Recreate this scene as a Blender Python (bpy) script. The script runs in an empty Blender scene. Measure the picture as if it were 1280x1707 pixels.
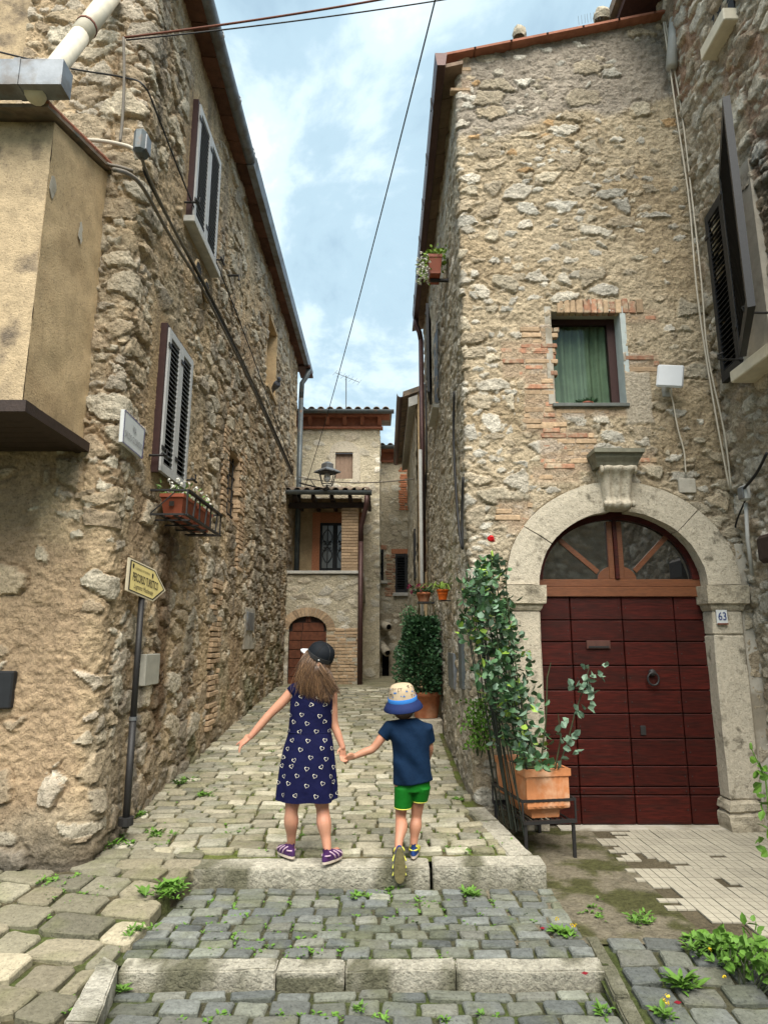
import bpy, bmesh, math, random
import numpy as np
from mathutils import Vector, Matrix

random.seed(7)
RNG = np.random.default_rng(11)
scene = bpy.context.scene
COL = scene.collection
R = math.radians

# ------------------------------------------------------------------ camera
F, PITCH, EYE = 1080.0, math.atan(215 / 1080), 1.5
cam_d = bpy.data.cameras.new("camera")
cam_d.sensor_fit = 'HORIZONTAL'
cam_d.sensor_width = 36
cam_d.lens = F / 1280 * 36
cam_d.clip_start = 0.05
cam_d.clip_end = 2000
cam = bpy.data.objects.new("camera", cam_d)
COL.objects.link(cam)
cam.location = (0, 0, EYE)
cam.rotation_euler = (math.pi / 2 + PITCH, 0, 0)
scene.camera = cam

# ------------------------------------------------------------------ sky, sun, exposure
SUN_EL, SUN_AZ = 56.0, 172.0          # azimuth from +Y clockwise: the soft light comes from behind the camera
world = bpy.data.worlds.new("World")
scene.world = world
world.use_nodes = True
wn, wl = world.node_tree.nodes, world.node_tree.links
wn.clear()
def N_(t, **k):
    n = wn.new(t)
    for a, b in k.items():
        setattr(n, a, b)
    return n
w_out = N_('ShaderNodeOutputWorld')
w_bg = N_('ShaderNodeBackground')
w_bg.inputs[1].default_value = 0.12
w_sky = N_('ShaderNodeTexSky', sky_type='NISHITA', sun_disc=False)
w_sky.sun_elevation = R(SUN_EL)
w_sky.sun_rotation = R(SUN_AZ)
w_sky.altitude = 400
w_tc = N_('ShaderNodeTexCoord')
w_sep = N_('ShaderNodeSeparateXYZ')
wl.new(w_tc.outputs['Generated'], w_sep.inputs[0])
def wmath(op, a, b=None):
    n = N_('ShaderNodeMath', operation=op)
    for i, v in enumerate((a, b)):
        if v is None:
            continue
        if isinstance(v, (int, float)):
            n.inputs[i].default_value = v
        else:
            wl.new(v, n.inputs[i])
    return n.outputs[0]
zc = wmath('ADD', wmath('MAXIMUM', w_sep.outputs[2], 0.0), 0.35)
cx_ = wmath('DIVIDE', w_sep.outputs[0], zc)
cy_ = wmath('DIVIDE', w_sep.outputs[1], zc)
w_cmb = N_('ShaderNodeCombineXYZ')
wl.new(cx_, w_cmb.inputs[0]); wl.new(cy_, w_cmb.inputs[1])
def wnoise(scale, detail, rough, off, dist=0.0):
    m = N_('ShaderNodeMapping')
    m.inputs['Location'].default_value = off
    wl.new(w_cmb.outputs[0], m.inputs[0])
    n = N_('ShaderNodeTexNoise')
    n.inputs['Scale'].default_value = scale
    n.inputs['Detail'].default_value = detail
    n.inputs['Roughness'].default_value = rough
    n.inputs['Distortion'].default_value = dist
    wl.new(m.outputs[0], n.inputs['Vector'])
    return n.outputs[0]
def wramp(fac, stops):
    r = N_('ShaderNodeValToRGB')
    r.color_ramp.interpolation = 'EASE'
    e = r.color_ramp.elements
    e[0].position, e[0].color = stops[0][0], (*stops[0][1], 1)
    e[1].position, e[1].color = stops[-1][0], (*stops[-1][1], 1)
    for p, c in stops[1:-1]:
        x = e.new(p); x.color = (*c, 1)
    wl.new(fac, r.inputs[0])
    return r.outputs[0]
CL = 1.95
body = wramp(wnoise(3.3, 8, 0.56, (3.1, 1.35, 0), 0.3),
             [(0.36, (.36, .51, .63)), (0.48, (.46, .63, .74)), (0.57, (.68, .83, .91)), (0.68, (1.0, 1.02, 1.02))])
w_sc = N_('ShaderNodeVectorMath', operation='SCALE')
w_sc.inputs['Scale'].default_value = CL
wl.new(body, w_sc.inputs[0])
cover = wramp(wnoise(1.5, 6, 0.5, (7.7, 2.2, 0)), [(0.25, (.72, .72, .72)), (0.5, (1, 1, 1))])
w_mix = N_('ShaderNodeMixRGB')
wl.new(cover, w_mix.inputs[0])
wl.new(w_sky.outputs[0], w_mix.inputs[1])
wl.new(w_sc.outputs[0], w_mix.inputs[2])
wl.new(w_mix.outputs[0], w_bg.inputs[0])
wl.new(w_bg.outputs[0], w_out.inputs[0])

sun_d = bpy.data.lights.new("sun", 'SUN')
sun_d.energy = 1.5
sun_d.angle = R(55)
sun_d.color = (1.0, 0.94, 0.84)
sun = bpy.data.objects.new("sun", sun_d)
COL.objects.link(sun)
sun.rotation_euler = (R(90 - SUN_EL), 0, R(180 - SUN_AZ) + math.pi * 0)
# the lamp shines along its -Z: tilt it so that it comes from (sin az, cos az) at the given elevation
_d = Vector((math.sin(R(SUN_AZ)) * math.cos(R(SUN_EL)), math.cos(R(SUN_AZ)) * math.cos(R(SUN_EL)), math.sin(R(SUN_EL))))
sun.rotation_euler = _d.to_track_quat('Z', 'Y').to_euler()
sun.location = (0, -4, 12)
scene.view_settings.view_transform = 'Standard'
scene.view_settings.look = 'None'
scene.view_settings.gamma = 1
scene.view_settings.exposure = 2.45
scene.cycles.use_denoising = True
scene.cycles.max_bounces = 6
scene.cycles.diffuse_bounces = 4

# ------------------------------------------------------------------ picture geometry -> place
_c, _s = math.cos(PITCH), math.sin(PITCH)
def ray(px, py):
    a, b = (px - 640) / F, (853.5 - py) / F
    return Vector((a, _c - b * _s, _s + b * _c))
O = Vector((0, 0, EYE))
def atY(px, py, Y):
    d = ray(px, py); return O + d * (Y / d.y)
def atX(px, py, X):
    d = ray(px, py); return O + d * (X / d.x)
def atZ(px, py, Z):
    d = ray(px, py); return O + d * ((Z - EYE) / d.z)
def atP(px, py, p0, n):
    d = ray(px, py); return O + d * ((Vector(p0) - O).dot(n) / d.dot(n))

# ------------------------------------------------------------------ numpy noise
def _hash(ix, iy, seed):
    h = (ix.astype(np.int64) * 374761393 + iy.astype(np.int64) * 668265263 + seed * 974634777) & 0xffffffff
    h = ((h ^ (h >> 13)) * 1274126177) & 0xffffffff
    h = ((h ^ (h >> 16)) * 2246822519) & 0xffffffff
    return ((h ^ (h >> 15)) & 0xffffff) / float(0x1000000)
def vnoise(x, y, seed=0):
    ix, iy = np.floor(x), np.floor(y)
    fx, fy = x - ix, y - iy
    fx = fx * fx * fx * (fx * (fx * 6 - 15) + 10)
    fy = fy * fy * fy * (fy * (fy * 6 - 15) + 10)
    a, b = _hash(ix, iy, seed), _hash(ix + 1, iy, seed)
    c, d = _hash(ix, iy + 1, seed), _hash(ix + 1, iy + 1, seed)
    return (a * (1 - fx) + b * fx) * (1 - fy) + (c * (1 - fx) + d * fx) * fy
def fbm(x, y, seed=0, octv=4, gain=.5):
    t = np.zeros_like(x); amp = 1.0; tot = 0.0; f = 1.0
    for k in range(octv):
        t += amp * vnoise(x * f + 17.3 * k, y * f + 5.1 * k, seed + k * 13)
        tot += amp; amp *= gain; f *= 2.03
    return t / tot
def ridged(x, y, seed=0, octv=4):
    t = np.zeros_like(x); amp = 1.0; tot = 0.0; f = 1.0
    for k in range(octv):
        t += amp * (1 - np.abs(2 * vnoise(x * f + 9.1 * k, y * f + 3.7 * k, seed + k * 7) - 1))
        tot += amp; amp *= .5; f *= 2.1
    return t / tot
def worley(x, y, seed=0, jit=.9):
    ix, iy = np.floor(x), np.floor(y)
    f1 = np.full(x.shape, 9.0); f2 = np.full(x.shape, 9.0)
    cid = np.zeros(x.shape, np.int64); cu = np.zeros(x.shape); cv = np.zeros(x.shape)
    for dx in (-1, 0, 1):
        for dy in (-1, 0, 1):
            gx, gy = ix + dx, iy + dy
            qx = gx + .5 + jit * (_hash(gx, gy, seed) - .5)
            qy = gy + .5 + jit * (_hash(gx, gy, seed + 1) - .5)
            d = np.sqrt((x - qx) ** 2 + (y - qy) ** 2)
            nid = ((gx.astype(np.int64) + 5000) * 20011 + (gy.astype(np.int64) + 5000))
            n1 = d < f1
            f2 = np.where(n1, f1, np.minimum(f2, d))
            cid = np.where(n1, nid, cid); cu = np.where(n1, qx, cu); cv = np.where(n1, qy, cv)
            f1 = np.where(n1, d, f1)
    return f1, f2, cid, cu, cv
def hid(cid, seed):
    return _hash(cid, cid // 7919 + 3, seed)
def sstep(a, b, x):
    t = np.clip((x - a) / (b - a + 1e-9), 0, 1)
    return t * t * (3 - 2 * t)

# ------------------------------------------------------------------ materials
MATS = {}
def mat(name, color=(.5, .5, .5), rough=.8, nscale=20, namp=.25, bump=.2, bscale=None, metal=0, spec=.3,
        attr=None, rnd=0.0, wave=None, color2=None, c2scale=3, c2lo=.5, c2hi=.65, trans=0, coat=0, sss=0, emit=None, stretch=None, grit=0):
    if name in MATS:
        return MATS[name]
    m = bpy.data.materials.new(name); m.use_nodes = True
    nt = m.node_tree; ns, ls = nt.nodes, nt.links
    b = ns['Principled BSDF']
    b.inputs['Roughness'].default_value = rough
    b.inputs['Metallic'].default_value = metal
    b.inputs['Specular IOR Level'].default_value = spec
    if trans: b.inputs['Transmission Weight'].default_value = trans
    if coat: b.inputs['Coat Weight'].default_value = coat
    if sss:
        b.inputs['Subsurface Weight'].default_value = sss
        b.inputs['Subsurface Radius'].default_value = (.012, .006, .003)
    tc = ns.new('ShaderNodeTexCoord')
    vec = tc.outputs['Object']
    if stretch:
        mp = ns.new('ShaderNodeMapping'); mp.inputs['Scale'].default_value = stretch
        ls.new(vec, mp.inputs[0]); vec = mp.outputs[0]
    def noise(scale, det=5, ro=.6):
        n = ns.new('ShaderNodeTexNoise'); n.inputs['Scale'].default_value = scale
        n.inputs['Detail'].default_value = det; n.inputs['Roughness'].default_value = ro
        ls.new(vec, n.inputs['Vector']); return n.outputs[0]
    def mixrgb(t, f, a, c):
        n = ns.new('ShaderNodeMixRGB'); n.blend_type = t
        for i, v in ((0, f), (1, a), (2, c)):
            if isinstance(v, (int, float)): n.inputs[i].default_value = v
            elif isinstance(v, tuple): n.inputs[i].default_value = (*v, 1)
            else: ls.new(v, n.inputs[i])
        return n.outputs[0]
    def maprange(v, a, c, d, e):
        n = ns.new('ShaderNodeMapRange')
        for i, q in enumerate((a, c, d, e)): n.inputs[i + 1].default_value = q
        ls.new(v, n.inputs[0]); return n.outputs[0]
    if attr:
        an = ns.new('ShaderNodeAttribute'); an.attribute_name = attr
        base = an.outputs['Color']
    else:
        rg = ns.new('ShaderNodeRGB'); rg.outputs[0].default_value = (*color, 1)
        base = rg.outputs[0]
    if color2:
        f = maprange(noise(c2scale), c2lo, c2hi, 0, 1)
        base = mixrgb('MIX', f, base, color2)
    if wave:
        wv = ns.new('ShaderNodeTexWave'); wv.inputs['Scale'].default_value = wave
        wv.inputs['Distortion'].default_value = 6; wv.inputs['Detail'].default_value = 3
        wv.inputs['Detail Scale'].default_value = 2
        ls.new(vec, wv.inputs['Vector'])
        base = mixrgb('MULTIPLY', .45, base, maprange(wv.outputs[1], 0, 1, .55, 1.25))
    if namp:
        v = maprange(noise(nscale, 10 if grit else 5, .78 if grit else .6), .25, .75, 1 - namp, 1 + namp)
        vm = ns.new('ShaderNodeVectorMath'); vm.operation = 'SCALE'
        ls.new(base, vm.inputs[0]); ls.new(v, vm.inputs['Scale']); base = vm.outputs[0]
    if grit:   # pits and grit in the surface
        v = maprange(noise(70, 4, .6), .30, .43, .50, 1.0)
        vm = ns.new('ShaderNodeVectorMath'); vm.operation = 'SCALE'
        ls.new(base, vm.inputs[0]); ls.new(v, vm.inputs['Scale']); base = vm.outputs[0]
    if rnd:
        oi = ns.new('ShaderNodeObjectInfo')
        v = maprange(oi.outputs['Random'], 0, 1, 1 - rnd, 1 + rnd)
        vm = ns.new('ShaderNodeVectorMath'); vm.operation = 'SCALE'
        ls.new(base, vm.inputs[0]); ls.new(v, vm.inputs['Scale']); base = vm.outputs[0]
    ls.new(base, b.inputs['Base Color'])
    if emit:
        b.inputs['Emission Strength'].default_value = emit
        ls.new(base, b.inputs['Emission Color'])
    if bump:
        bn = ns.new('ShaderNodeBump'); bn.inputs['Strength'].default_value = bump
        bn.inputs['Distance'].default_value = .01
        ls.new(noise(bscale or nscale * 3, 6, .65), bn.inputs['Height'])
        if grit:
            b2 = ns.new('ShaderNodeBump'); b2.inputs['Strength'].default_value = grit
            b2.inputs['Distance'].default_value = .03
            vo = ns.new('ShaderNodeTexVoronoi'); vo.inputs['Scale'].default_value = 34
            dv = ns.new('ShaderNodeVectorMath'); dv.operation = 'MULTIPLY_ADD'
            nz_ = ns.new('ShaderNodeTexNoise'); nz_.inputs['Scale'].default_value = 14; nz_.inputs['Detail'].default_value = 4
            ls.new(vec, nz_.inputs['Vector']); ls.new(nz_.outputs[1], dv.inputs[0]); dv.inputs[1].default_value = (.10, .10, .10); ls.new(vec, dv.inputs[2])
            ls.new(dv.outputs[0], vo.inputs['Vector'])
            ad = ns.new('ShaderNodeMath'); ad.operation = 'MULTIPLY_ADD'
            ls.new(vo.outputs['Distance'], ad.inputs[0]); ad.inputs[1].default_value = -.55; ls.new(noise(26, 9, .75), ad.inputs[2])
            ls.new(ad.outputs[0], b2.inputs['Height']); ls.new(b2.outputs[0], bn.inputs['Normal'])
        ls.new(bn.outputs[0], b.inputs['Normal'])
    MATS[name] = m
    return m

mat('rubble', attr='albedo', rough=.93, nscale=34, namp=.55, bump=.8, bscale=110, spec=.12, grit=.75)
mat('cobble', attr='albedo', rough=.82, nscale=34, namp=.45, bump=.6, bscale=90, spec=.22, grit=.30)
mat('plainattr', attr='albedo', rough=.85, nscale=30, namp=.15, bump=.3, bscale=90, spec=.2)
mat('kerb_pale', (.50, .47, .385), .9, 24, .35, .8, 70, color2=(.20, .19, .12), c2scale=8, c2lo=.54, c2hi=.7, grit=.25)
mat('travertine', (.47, .42, .33), .88, 26, .32, .8, 70, color2=(.17, .15, .11), c2scale=9, c2lo=.56, c2hi=.70, grit=.22)
mat('old_stone', (.42, .37, .28), .9, 18, .4, .9, 50, grit=.35, color2=(.16, .14, .10), c2scale=6, c2lo=.5, c2hi=.68)
mat('mossy_kerb', (.40, .375, .30), .9, 26, .4, .9, 60, grit=.35, color2=(.10, .10, .055), c2scale=7, c2lo=.46, c2hi=.62)
mat('brick_red', (.36, .185, .115), .92, 30, .35, .7, 80, rnd=.28, color2=(.42, .335, .235), c2scale=11, c2lo=.46, c2hi=.62)
mat('brick_tan', (.42, .30, .19), .92, 30, .3, .6, 80, rnd=.25)
mat('brick_orange', (.45, .19, .10), .92, 30, .25, .5, 80, rnd=.2)
mat('wood_red', (.044, .0055, .0034), .46, 9, .7, .3, 60, color2=(.028, .006, .004), c2scale=2.2, c2lo=.48, c2hi=.66, rnd=.22, spec=.22, stretch=(1, 4, 9))
mat('wood_warm', (.135, .048, .019), .42, 18, .4, .25, 70, rnd=.12, spec=.4, stretch=(1, 4, 9))
mat('wood_dark', (.035, .022, .017), .6, 20, .3, .3, 70)
mat('wood_brown', (.075, .032, .024), .6, 20, .3, .3, 70, stretch=(1, 1, .2))
mat('wood_pale', (.26, .18, .13), .8, 15, .3, .3, 60, stretch=(8, 1, 1))
mat('iron', (.018, .017, .017), .55, 30, .2, .2, 90, spec=.4)
mat('shutter_grey', (.40, .40, .39), .5, 20, .12, .05, 60, spec=.4)
mat('shutter_slat', (.15, .15, .15), .55, 20, .15, .05, 60)
mat('shutter_dark', (.014, .015, .017), .55, 30, .2, .1, 80, spec=.35)
mat('shutter_rust', (.04, .016, .014), .6, 20, .2, .1, 80)
mat('zinc', (.20, .215, .23), .45, 8, .25, .1, 40, metal=.5, color2=(.14, .13, .12), c2scale=5)
mat('zinc_dark', (.10, .115, .12), .5, 8, .3, .15, 40, metal=.3, color2=(.16, .09, .05), c2scale=4, c2lo=.6, c2hi=.75)
mat('copper_brown', (.075, .040, .036), .45, 8, .25, .1, 40, metal=.3)
mat('soffit', (.12, .055, .035), .85, 12, .35, .4, 50, rnd=.3)
mat('roof_tile', (.20, .15, .11), .9, 14, .4, .5, 60, rnd=.3, color2=(.09, .085, .07), c2scale=7)
mat('terracotta_trim', (.32, .13, .08), .85, 14, .25, .3, 60, rnd=.12)
mat('stucco', (.50, .37, .215), .92, 7, .30, .6, 90, color2=(.40, .285, .16), c2scale=2.2, c2lo=.45, c2hi=.7, grit=.10)
mat('stucco_dark', (.45, .345, .215), .92, 8, .4, .7, 90, color2=(.14, .11, .08), c2scale=3.2, c2lo=.53, c2hi=.68, grit=.22)
mat('plaster_grey', (.42, .39, .33), .9, 9, .2, .4, 70, color2=(.25, .22, .17), c2scale=3)
mat('plaster_blue', (.42, .47, .46), .9, 12, .15, .2, 60)
mat('marble_sill', (.45, .44, .40), .6, 14, .2, .15, 50)
mat('white_plastic', (.60, .62, .64), .4, 10, .04, 0, spec=.4)
mat('cream_pipe', (.58, .53, .42), .5, 10, .15, .05, 40)
mat('grey_pipe', (.42, .42, .40), .55, 10, .15, .1, 40)
mat('enclosure', (.36, .35, .30), .6, 14, .15, .1, 60)
mat('cable_black', (.02, .02, .021), .6, 10, 0, 0)
mat('cable_grey', (.16, .14, .115), .7, 30, .2, .2, 60)
mat('cable_white', (.52, .47, .38), .7, 10, .1, 0)
mat('terracotta', (.42, .15, .07), .8, 12, .2, .2, 70, color2=(.48, .24, .14), c2scale=4)
mat('terracotta_light', (.60, .24, .10), .75, 10, .14, .12, 80, color2=(.62, .36, .22), c2scale=5)
mat('plastic_terracotta', (.26, .07, .035), .5, 10, .12, .05, 60)
mat('orange_plastic', (.62, .12, .015), .45, 10, .05, 0)
mat('soil', (.04, .03, .02), .95, 40, .4, .8, 90)
mat('leaf_dark', (.034, .085, .036), .45, 9, .45, .1, 60, spec=.4)
mat('leaf_rose', (.066, .145, .060), .42, 9, .45, .1, 60, spec=.45)
mat('leaf_grey', (.14, .22, .15), .5, 9, .3, .1, 60, spec=.4)
mat('leaf_weed', (.095, .20, .026), .6, 6, .40, .1, 60)
mat('leaf_lime', (.22, .34, .05), .5, 9, .3, .1, 60)
mat('leaf_pale', (.16, .25, .07), .6, 9, .4, .1, 60)
mat('moss', (.085, .115, .025), .95, 50, .5, .9, 120)
mat('stem', (.045, .055, .025), .7, 20, .3, .2, 60)
mat('stake', (.030, .036, .026), .6, 20, .3, .2, 60)
mat('petal_white', (.80, .78, .70), .6, 20, .1, 0)
mat('petal_red', (.55, .008, .012), .5, 20, .3, 0)
mat('petal_magenta', (.20, .015, .06), .6, 20, .3, 0)
mat('petal_yellow', (.75, .55, .03), .6, 20, .1, 0)
mat('glass_dark', (.012, .014, .016), .06, 3, .2, 0, spec=.8)
mat('black_void', (.004, .004, .004), .9, 5, 0, 0, spec=0)
mat('curtain', (.15, .185, .13), .85, 6, .25, .1, 120)
mat('glass_clear', (.9, .95, .95), .02, 3, 0, 0, trans=1.0, spec=.5)
mat('sign_yellow', (.58, .48, .20), .45, 12, .06, 0)
mat('sign_cream', (.62, .55, .40), .45, 12, .05, 0)
mat('sign_white', (.55, .57, .57), .35, 10, .06, 0)
mat('sign_blue', (.06, .05, .22), .4, 10, 0, 0)
mat('ink', (.03, .025, .02), .6, 10, 0, 0)
mat('ink_grey', (.22, .22, .23), .6, 10, 0, 0)
mat('ink_blue', (.03, .05, .16), .5, 10, 0, 0)
mat('rust', (.14, .05, .03), .8, 10, .3, .2, 60)
mat('skin_girl', (.44, .22, .14), .5, 14, .12, .05, 200, sss=.12, color2=(.47, .21, .14), c2scale=9, c2lo=.45, c2hi=.7)
mat('skin_boy', (.41, .20, .125), .5, 14, .12, .05, 200, sss=.12, color2=(.43, .19, .12), c2scale=9, c2lo=.45, c2hi=.7)
mat('navy', (.0045, .0055, .036), .8, 8, .2, .9, 13, spec=.15)
mat('navy_tee', (.004, .016, .042), .85, 8, .2, 1.0, 11, spec=.12, stretch=(1, 1, .7))
mat('cap_black', (.004, .006, .009), .75, 20, .1, .2, 300, spec=.2)
mat('green_cloth', (.003, .115, .007), .7, 8, .15, .9, 13, spec=.2)
mat('yellow_trim', (.62, .60, .10), .7, 8, .1, 0)
mat('print_white', (.74, .70, .58), .8, 8, .05, 0)
mat('hat_tan', (.44, .345, .23), .85, 12, .1, .25, 300)
mat('hat_blue', (.02, .14, .42), .8, 12, .1, .2, 300)
mat('hat_navy', (.007, .018, .085), .8, 12, .1, .2, 300)
mat('hair', (.075, .040, .020), .42, 60, .55, 0, spec=.5, stretch=(3, 3, .4))
mat('hair_light', (.17, .095, .046), .42, 60, .45, 0, spec=.5, stretch=(3, 3, .4))
mat('shoe_purple', (.055, .016, .085), .6, 40, .4, .3, 120)
mat('shoe_lilac', (.45, .32, .40), .6, 20, .1, .1)
mat('shoe_blue', (.012, .04, .17), .6, 40, .4, .3, 120)
mat('sole_tan', (.50, .42, .34), .7, 20, .15, .2)
mat('sole_olive', (.14, .12, .055), .8, 30, .3, .5, 80)
mat('pigeon', (.07, .075, .09), .7, 20, .3, .2)
mat('concrete', (.16, .14, .10), .92, 10, .3, .5, 60, color2=(.075, .07, .035), c2scale=2.2, c2lo=.5, c2hi=.68)
mat('tile', (.36, .33, .26), .8, 14, .15, .2, 60, rnd=.10, color2=(.30, .27, .19), c2scale=3, c2lo=.52, c2hi=.72)
mat('slate', (.12, .13, .12), .6, 14, .2, .3, 60)

def pane_mat(name, refl, tint=(.9, .95, .92), back=None):
    m = bpy.data.materials.new(name); m.use_nodes = True
    ns, ls = m.node_tree.nodes, m.node_tree.links
    ns.clear()
    o = ns.new('ShaderNodeOutputMaterial'); mx = ns.new('ShaderNodeMixShader'); gl = ns.new('ShaderNodeBsdfGlossy')
    gl.inputs['Roughness'].default_value = .03; mx.inputs[0].default_value = refl
    if back:
        b = ns.new('ShaderNodeBsdfDiffuse'); b.inputs[0].default_value = (*back, 1)
    else:
        b = ns.new('ShaderNodeBsdfTransparent'); b.inputs[0].default_value = (*tint, 1)
    ls.new(b.outputs[0], mx.inputs[1]); ls.new(gl.outputs[0], mx.inputs[2]); ls.new(mx.outputs[0], o.inputs[0])
    MATS[name] = m
pane_mat('glass_thin', .025)
pane_mat('glass_fan', .30, back=(.012, .013, .014))
# ------------------------------------------------------------------ object helpers
ORG = {}
def tag(o, label=None, cat=None, group=None, kind=None):
    if label: o['label'] = label
    if cat: o['category'] = cat
    if group: o['group'] = group
    if kind: o['kind'] = kind
    return o
def thing(name, label, cat, loc=(0, 0, 0), group=None):
    o = bpy.data.objects.new(name, None)
    COL.objects.link(o)
    o.location = loc
    o.empty_display_size = .1
    ORG[o.name] = Vector(loc)
    return tag(o, label, cat, group)
def link(name, me, m, parent=None, label=None, cat=None, group=None, kind=None):
    o = bpy.data.objects.new(name, me)
    COL.objects.link(o)
    if m is not None and not me.materials:
        me.materials.append(MATS[m] if isinstance(m, str) else m)
    if parent is not None:
        o.parent = parent
        ORG[o.name] = ORG.get(parent.name, Vector((0, 0, 0)))
    return tag(o, label, cat, group, kind)
def smooth(me):
    me.polygons.foreach_set('use_smooth', np.ones(len(me.polygons), bool))
def raw_mesh(name, V, faces, m, parent=None, sm=False, albedo=None, **k):
    """V in world coordinates; the parent's base is taken off."""
    org = ORG.get(parent.name, Vector((0, 0, 0))) if parent is not None else Vector((0, 0, 0))
    A = np.asarray(V, dtype=np.float64).reshape(-1, 3) - np.array(org)
    me = bpy.data.meshes.new(name)
    if isinstance(faces, np.ndarray):
        n, c = faces.shape
        me.vertices.add(len(A)); me.vertices.foreach_set('co', A.ravel())
        me.loops.add(n * c); me.loops.foreach_set('vertex_index', faces.ravel().astype(np.int32))
        me.polygons.add(n)
        me.polygons.foreach_set('loop_start', np.arange(0, n * c, c, dtype=np.int32))
        me.update(calc_edges=True)
    else:
        me.from_pydata(A.tolist(), [], faces)
    if albedo is not None:
        at = me.attributes.new('albedo', 'FLOAT_COLOR', 'POINT')
        c4 = np.ones((len(A), 4)); c4[:, :3] = albedo
        at.data.foreach_set('color', c4.ravel())
    if sm: smooth(me)
    me.validate()
    return link(name, me, m, parent, **k)

class MB:
    def __init__(s): s.v = []; s.f = []
    def add(s, vs, fs):
        o = len(s.v); s.v += [tuple(p) for p in vs]; s.f += [tuple(i + o for i in f) for f in fs]
        return s
    def box(s, c, size, rot=None):
        c = Vector(c); h = Vector(size) / 2
        vs = [Vector((x * h.x, y * h.y, z * h.z)) for x in (-1, 1) for y in (-1, 1) for z in (-1, 1)]
        if rot is not None: vs = [rot @ v for v in vs]
        return s.add([c + v for v in vs], [(0, 1, 3, 2), (4, 6, 7, 5), (0, 4, 5, 1), (2, 3, 7, 6), (0, 2, 6, 4), (1, 5, 7, 3)])
    def box2(s, a, b):
        a, b = Vector(a), Vector(b)
        return s.box((a + b) / 2, [abs(q) for q in (b - a)])
    def hexa(s, q):   # eight corners: bottom four, top four (same winding)
        return s.add(q, [(3, 2, 1, 0), (4, 5, 6, 7), (0, 1, 5, 4), (1, 2, 6, 5), (2, 3, 7, 6), (3, 0, 4, 7)])
    def prism(s, pts, off):   # planar outline swept by a vector
        off = Vector(off); n = len(pts)
        vs = [Vector(p) for p in pts] + [Vector(p) + off for p in pts]
        return s.add(vs, [tuple(range(n))[::-1], tuple(range(n, 2 * n))] + [(i, (i + 1) % n, n + (i + 1) % n, n + i) for i in range(n)])
    def tube(s, pts, r, seg=8, caps=True, sx=1, sy=1):
        pts = [Vector(p) for p in pts]; n = len(pts)
        rs = r if isinstance(r, (list, tuple)) else [r] * n
        base = len(s.v); prev = None
        for i, p in enumerate(pts):
            t = (pts[min(i + 1, n - 1)] - pts[max(i - 1, 0)])
            t = t.normalized() if t.length > 1e-9 else Vector((0, 0, 1))
            if prev is None:
                u = t.cross(Vector((0, 0, 1)))
                if u.length < 1e-3: u = t.cross(Vector((1, 0, 0)))
                u.normalize()
            else:
                u = (prev - t * prev.dot(t)).normalized()
            prev = u; w = t.cross(u)
            for k in range(seg):
                a = 2 * math.pi * k / seg
                s.v.append(tuple(p + u * math.cos(a) * rs[i] * sx + w * math.sin(a) * rs[i] * sy))
        for i in range(n - 1):
            for k in range(seg):
                a, b = base + i * seg + k, base + i * seg + (k + 1) % seg
                s.f.append((a, b, b + seg, a + seg))
        if caps:
            s.f.append(tuple(base + k for k in range(seg))[::-1])
            s.f.append(tuple(base + (n - 1) * seg + k for k in range(seg)))
        return s
    def lathe(s, prof, c=(0, 0, 0), seg=24, rot=None, sx=1, sy=1, a0=0, a1=2 * math.pi):
        c = Vector(c); base = len(s.v); full = abs(a1 - a0 - 2 * math.pi) < 1e-6
        cols = seg if full else seg + 1
        for r, z in prof:
            for k in range(cols):
                a = a0 + (a1 - a0) * k / seg
                v = Vector((r * math.cos(a) * sx, r * math.sin(a) * sy, z))
                if rot is not None: v = rot @ v
                s.v.append(tuple(c + v))
        for i in range(len(prof) - 1):
            for k in range(seg):
                a, b = base + i * cols + k, base + i * cols + (k + 1) % cols
                s.f.append((a, b, b + cols, a + cols))
        return s
    def build(s, name, m, parent=None, sm=False, bevel=0, **k):
        o = raw_mesh(name, s.v, s.f, m, parent, sm, **k)
        if bevel:
            bm = bmesh.new(); bm.from_mesh(o.data)
            bmesh.ops.bevel(bm, geom=bm.edges[:], offset=bevel, segments=1, affect='EDGES', clamp_overlap=True)
            bm.to_mesh(o.data); bm.free()
        return o

def noisy(o, amp, freq, seed=0):
    """small real unevenness on a mesh"""
    me = o.data; n = len(me.vertices)
    A = np.empty(n * 3); me.vertices.foreach_get('co', A); A = A.reshape(-1, 3)
    for ax in range(3):
        A[:, ax] += amp * 2 * (fbm(A[:, 0] * freq + A[:, 2] * freq * .7 + 11 * ax + seed, A[:, 1] * freq - A[:, 2] * freq * .8 + 5 * ax, 31 + ax, 3) - .5)
    me.vertices.foreach_set('co', A.ravel()); me.update()
    return o
def subdiv(o, cuts):
    bm = bmesh.new(); bm.from_mesh(o.data)
    bmesh.ops.subdivide_edges(bm, edges=bm.edges[:], cuts=cuts, use_grid_fill=True)
    bm.to_mesh(o.data); bm.free()
    return o
def sag(a, b, drop, n=14):
    a, b = Vector(a), Vector(b)
    return [a.lerp(b, i / n) - Vector((0, 0, drop * 4 * (i / n) * (1 - i / n))) for i in range(n + 1)]
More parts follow.
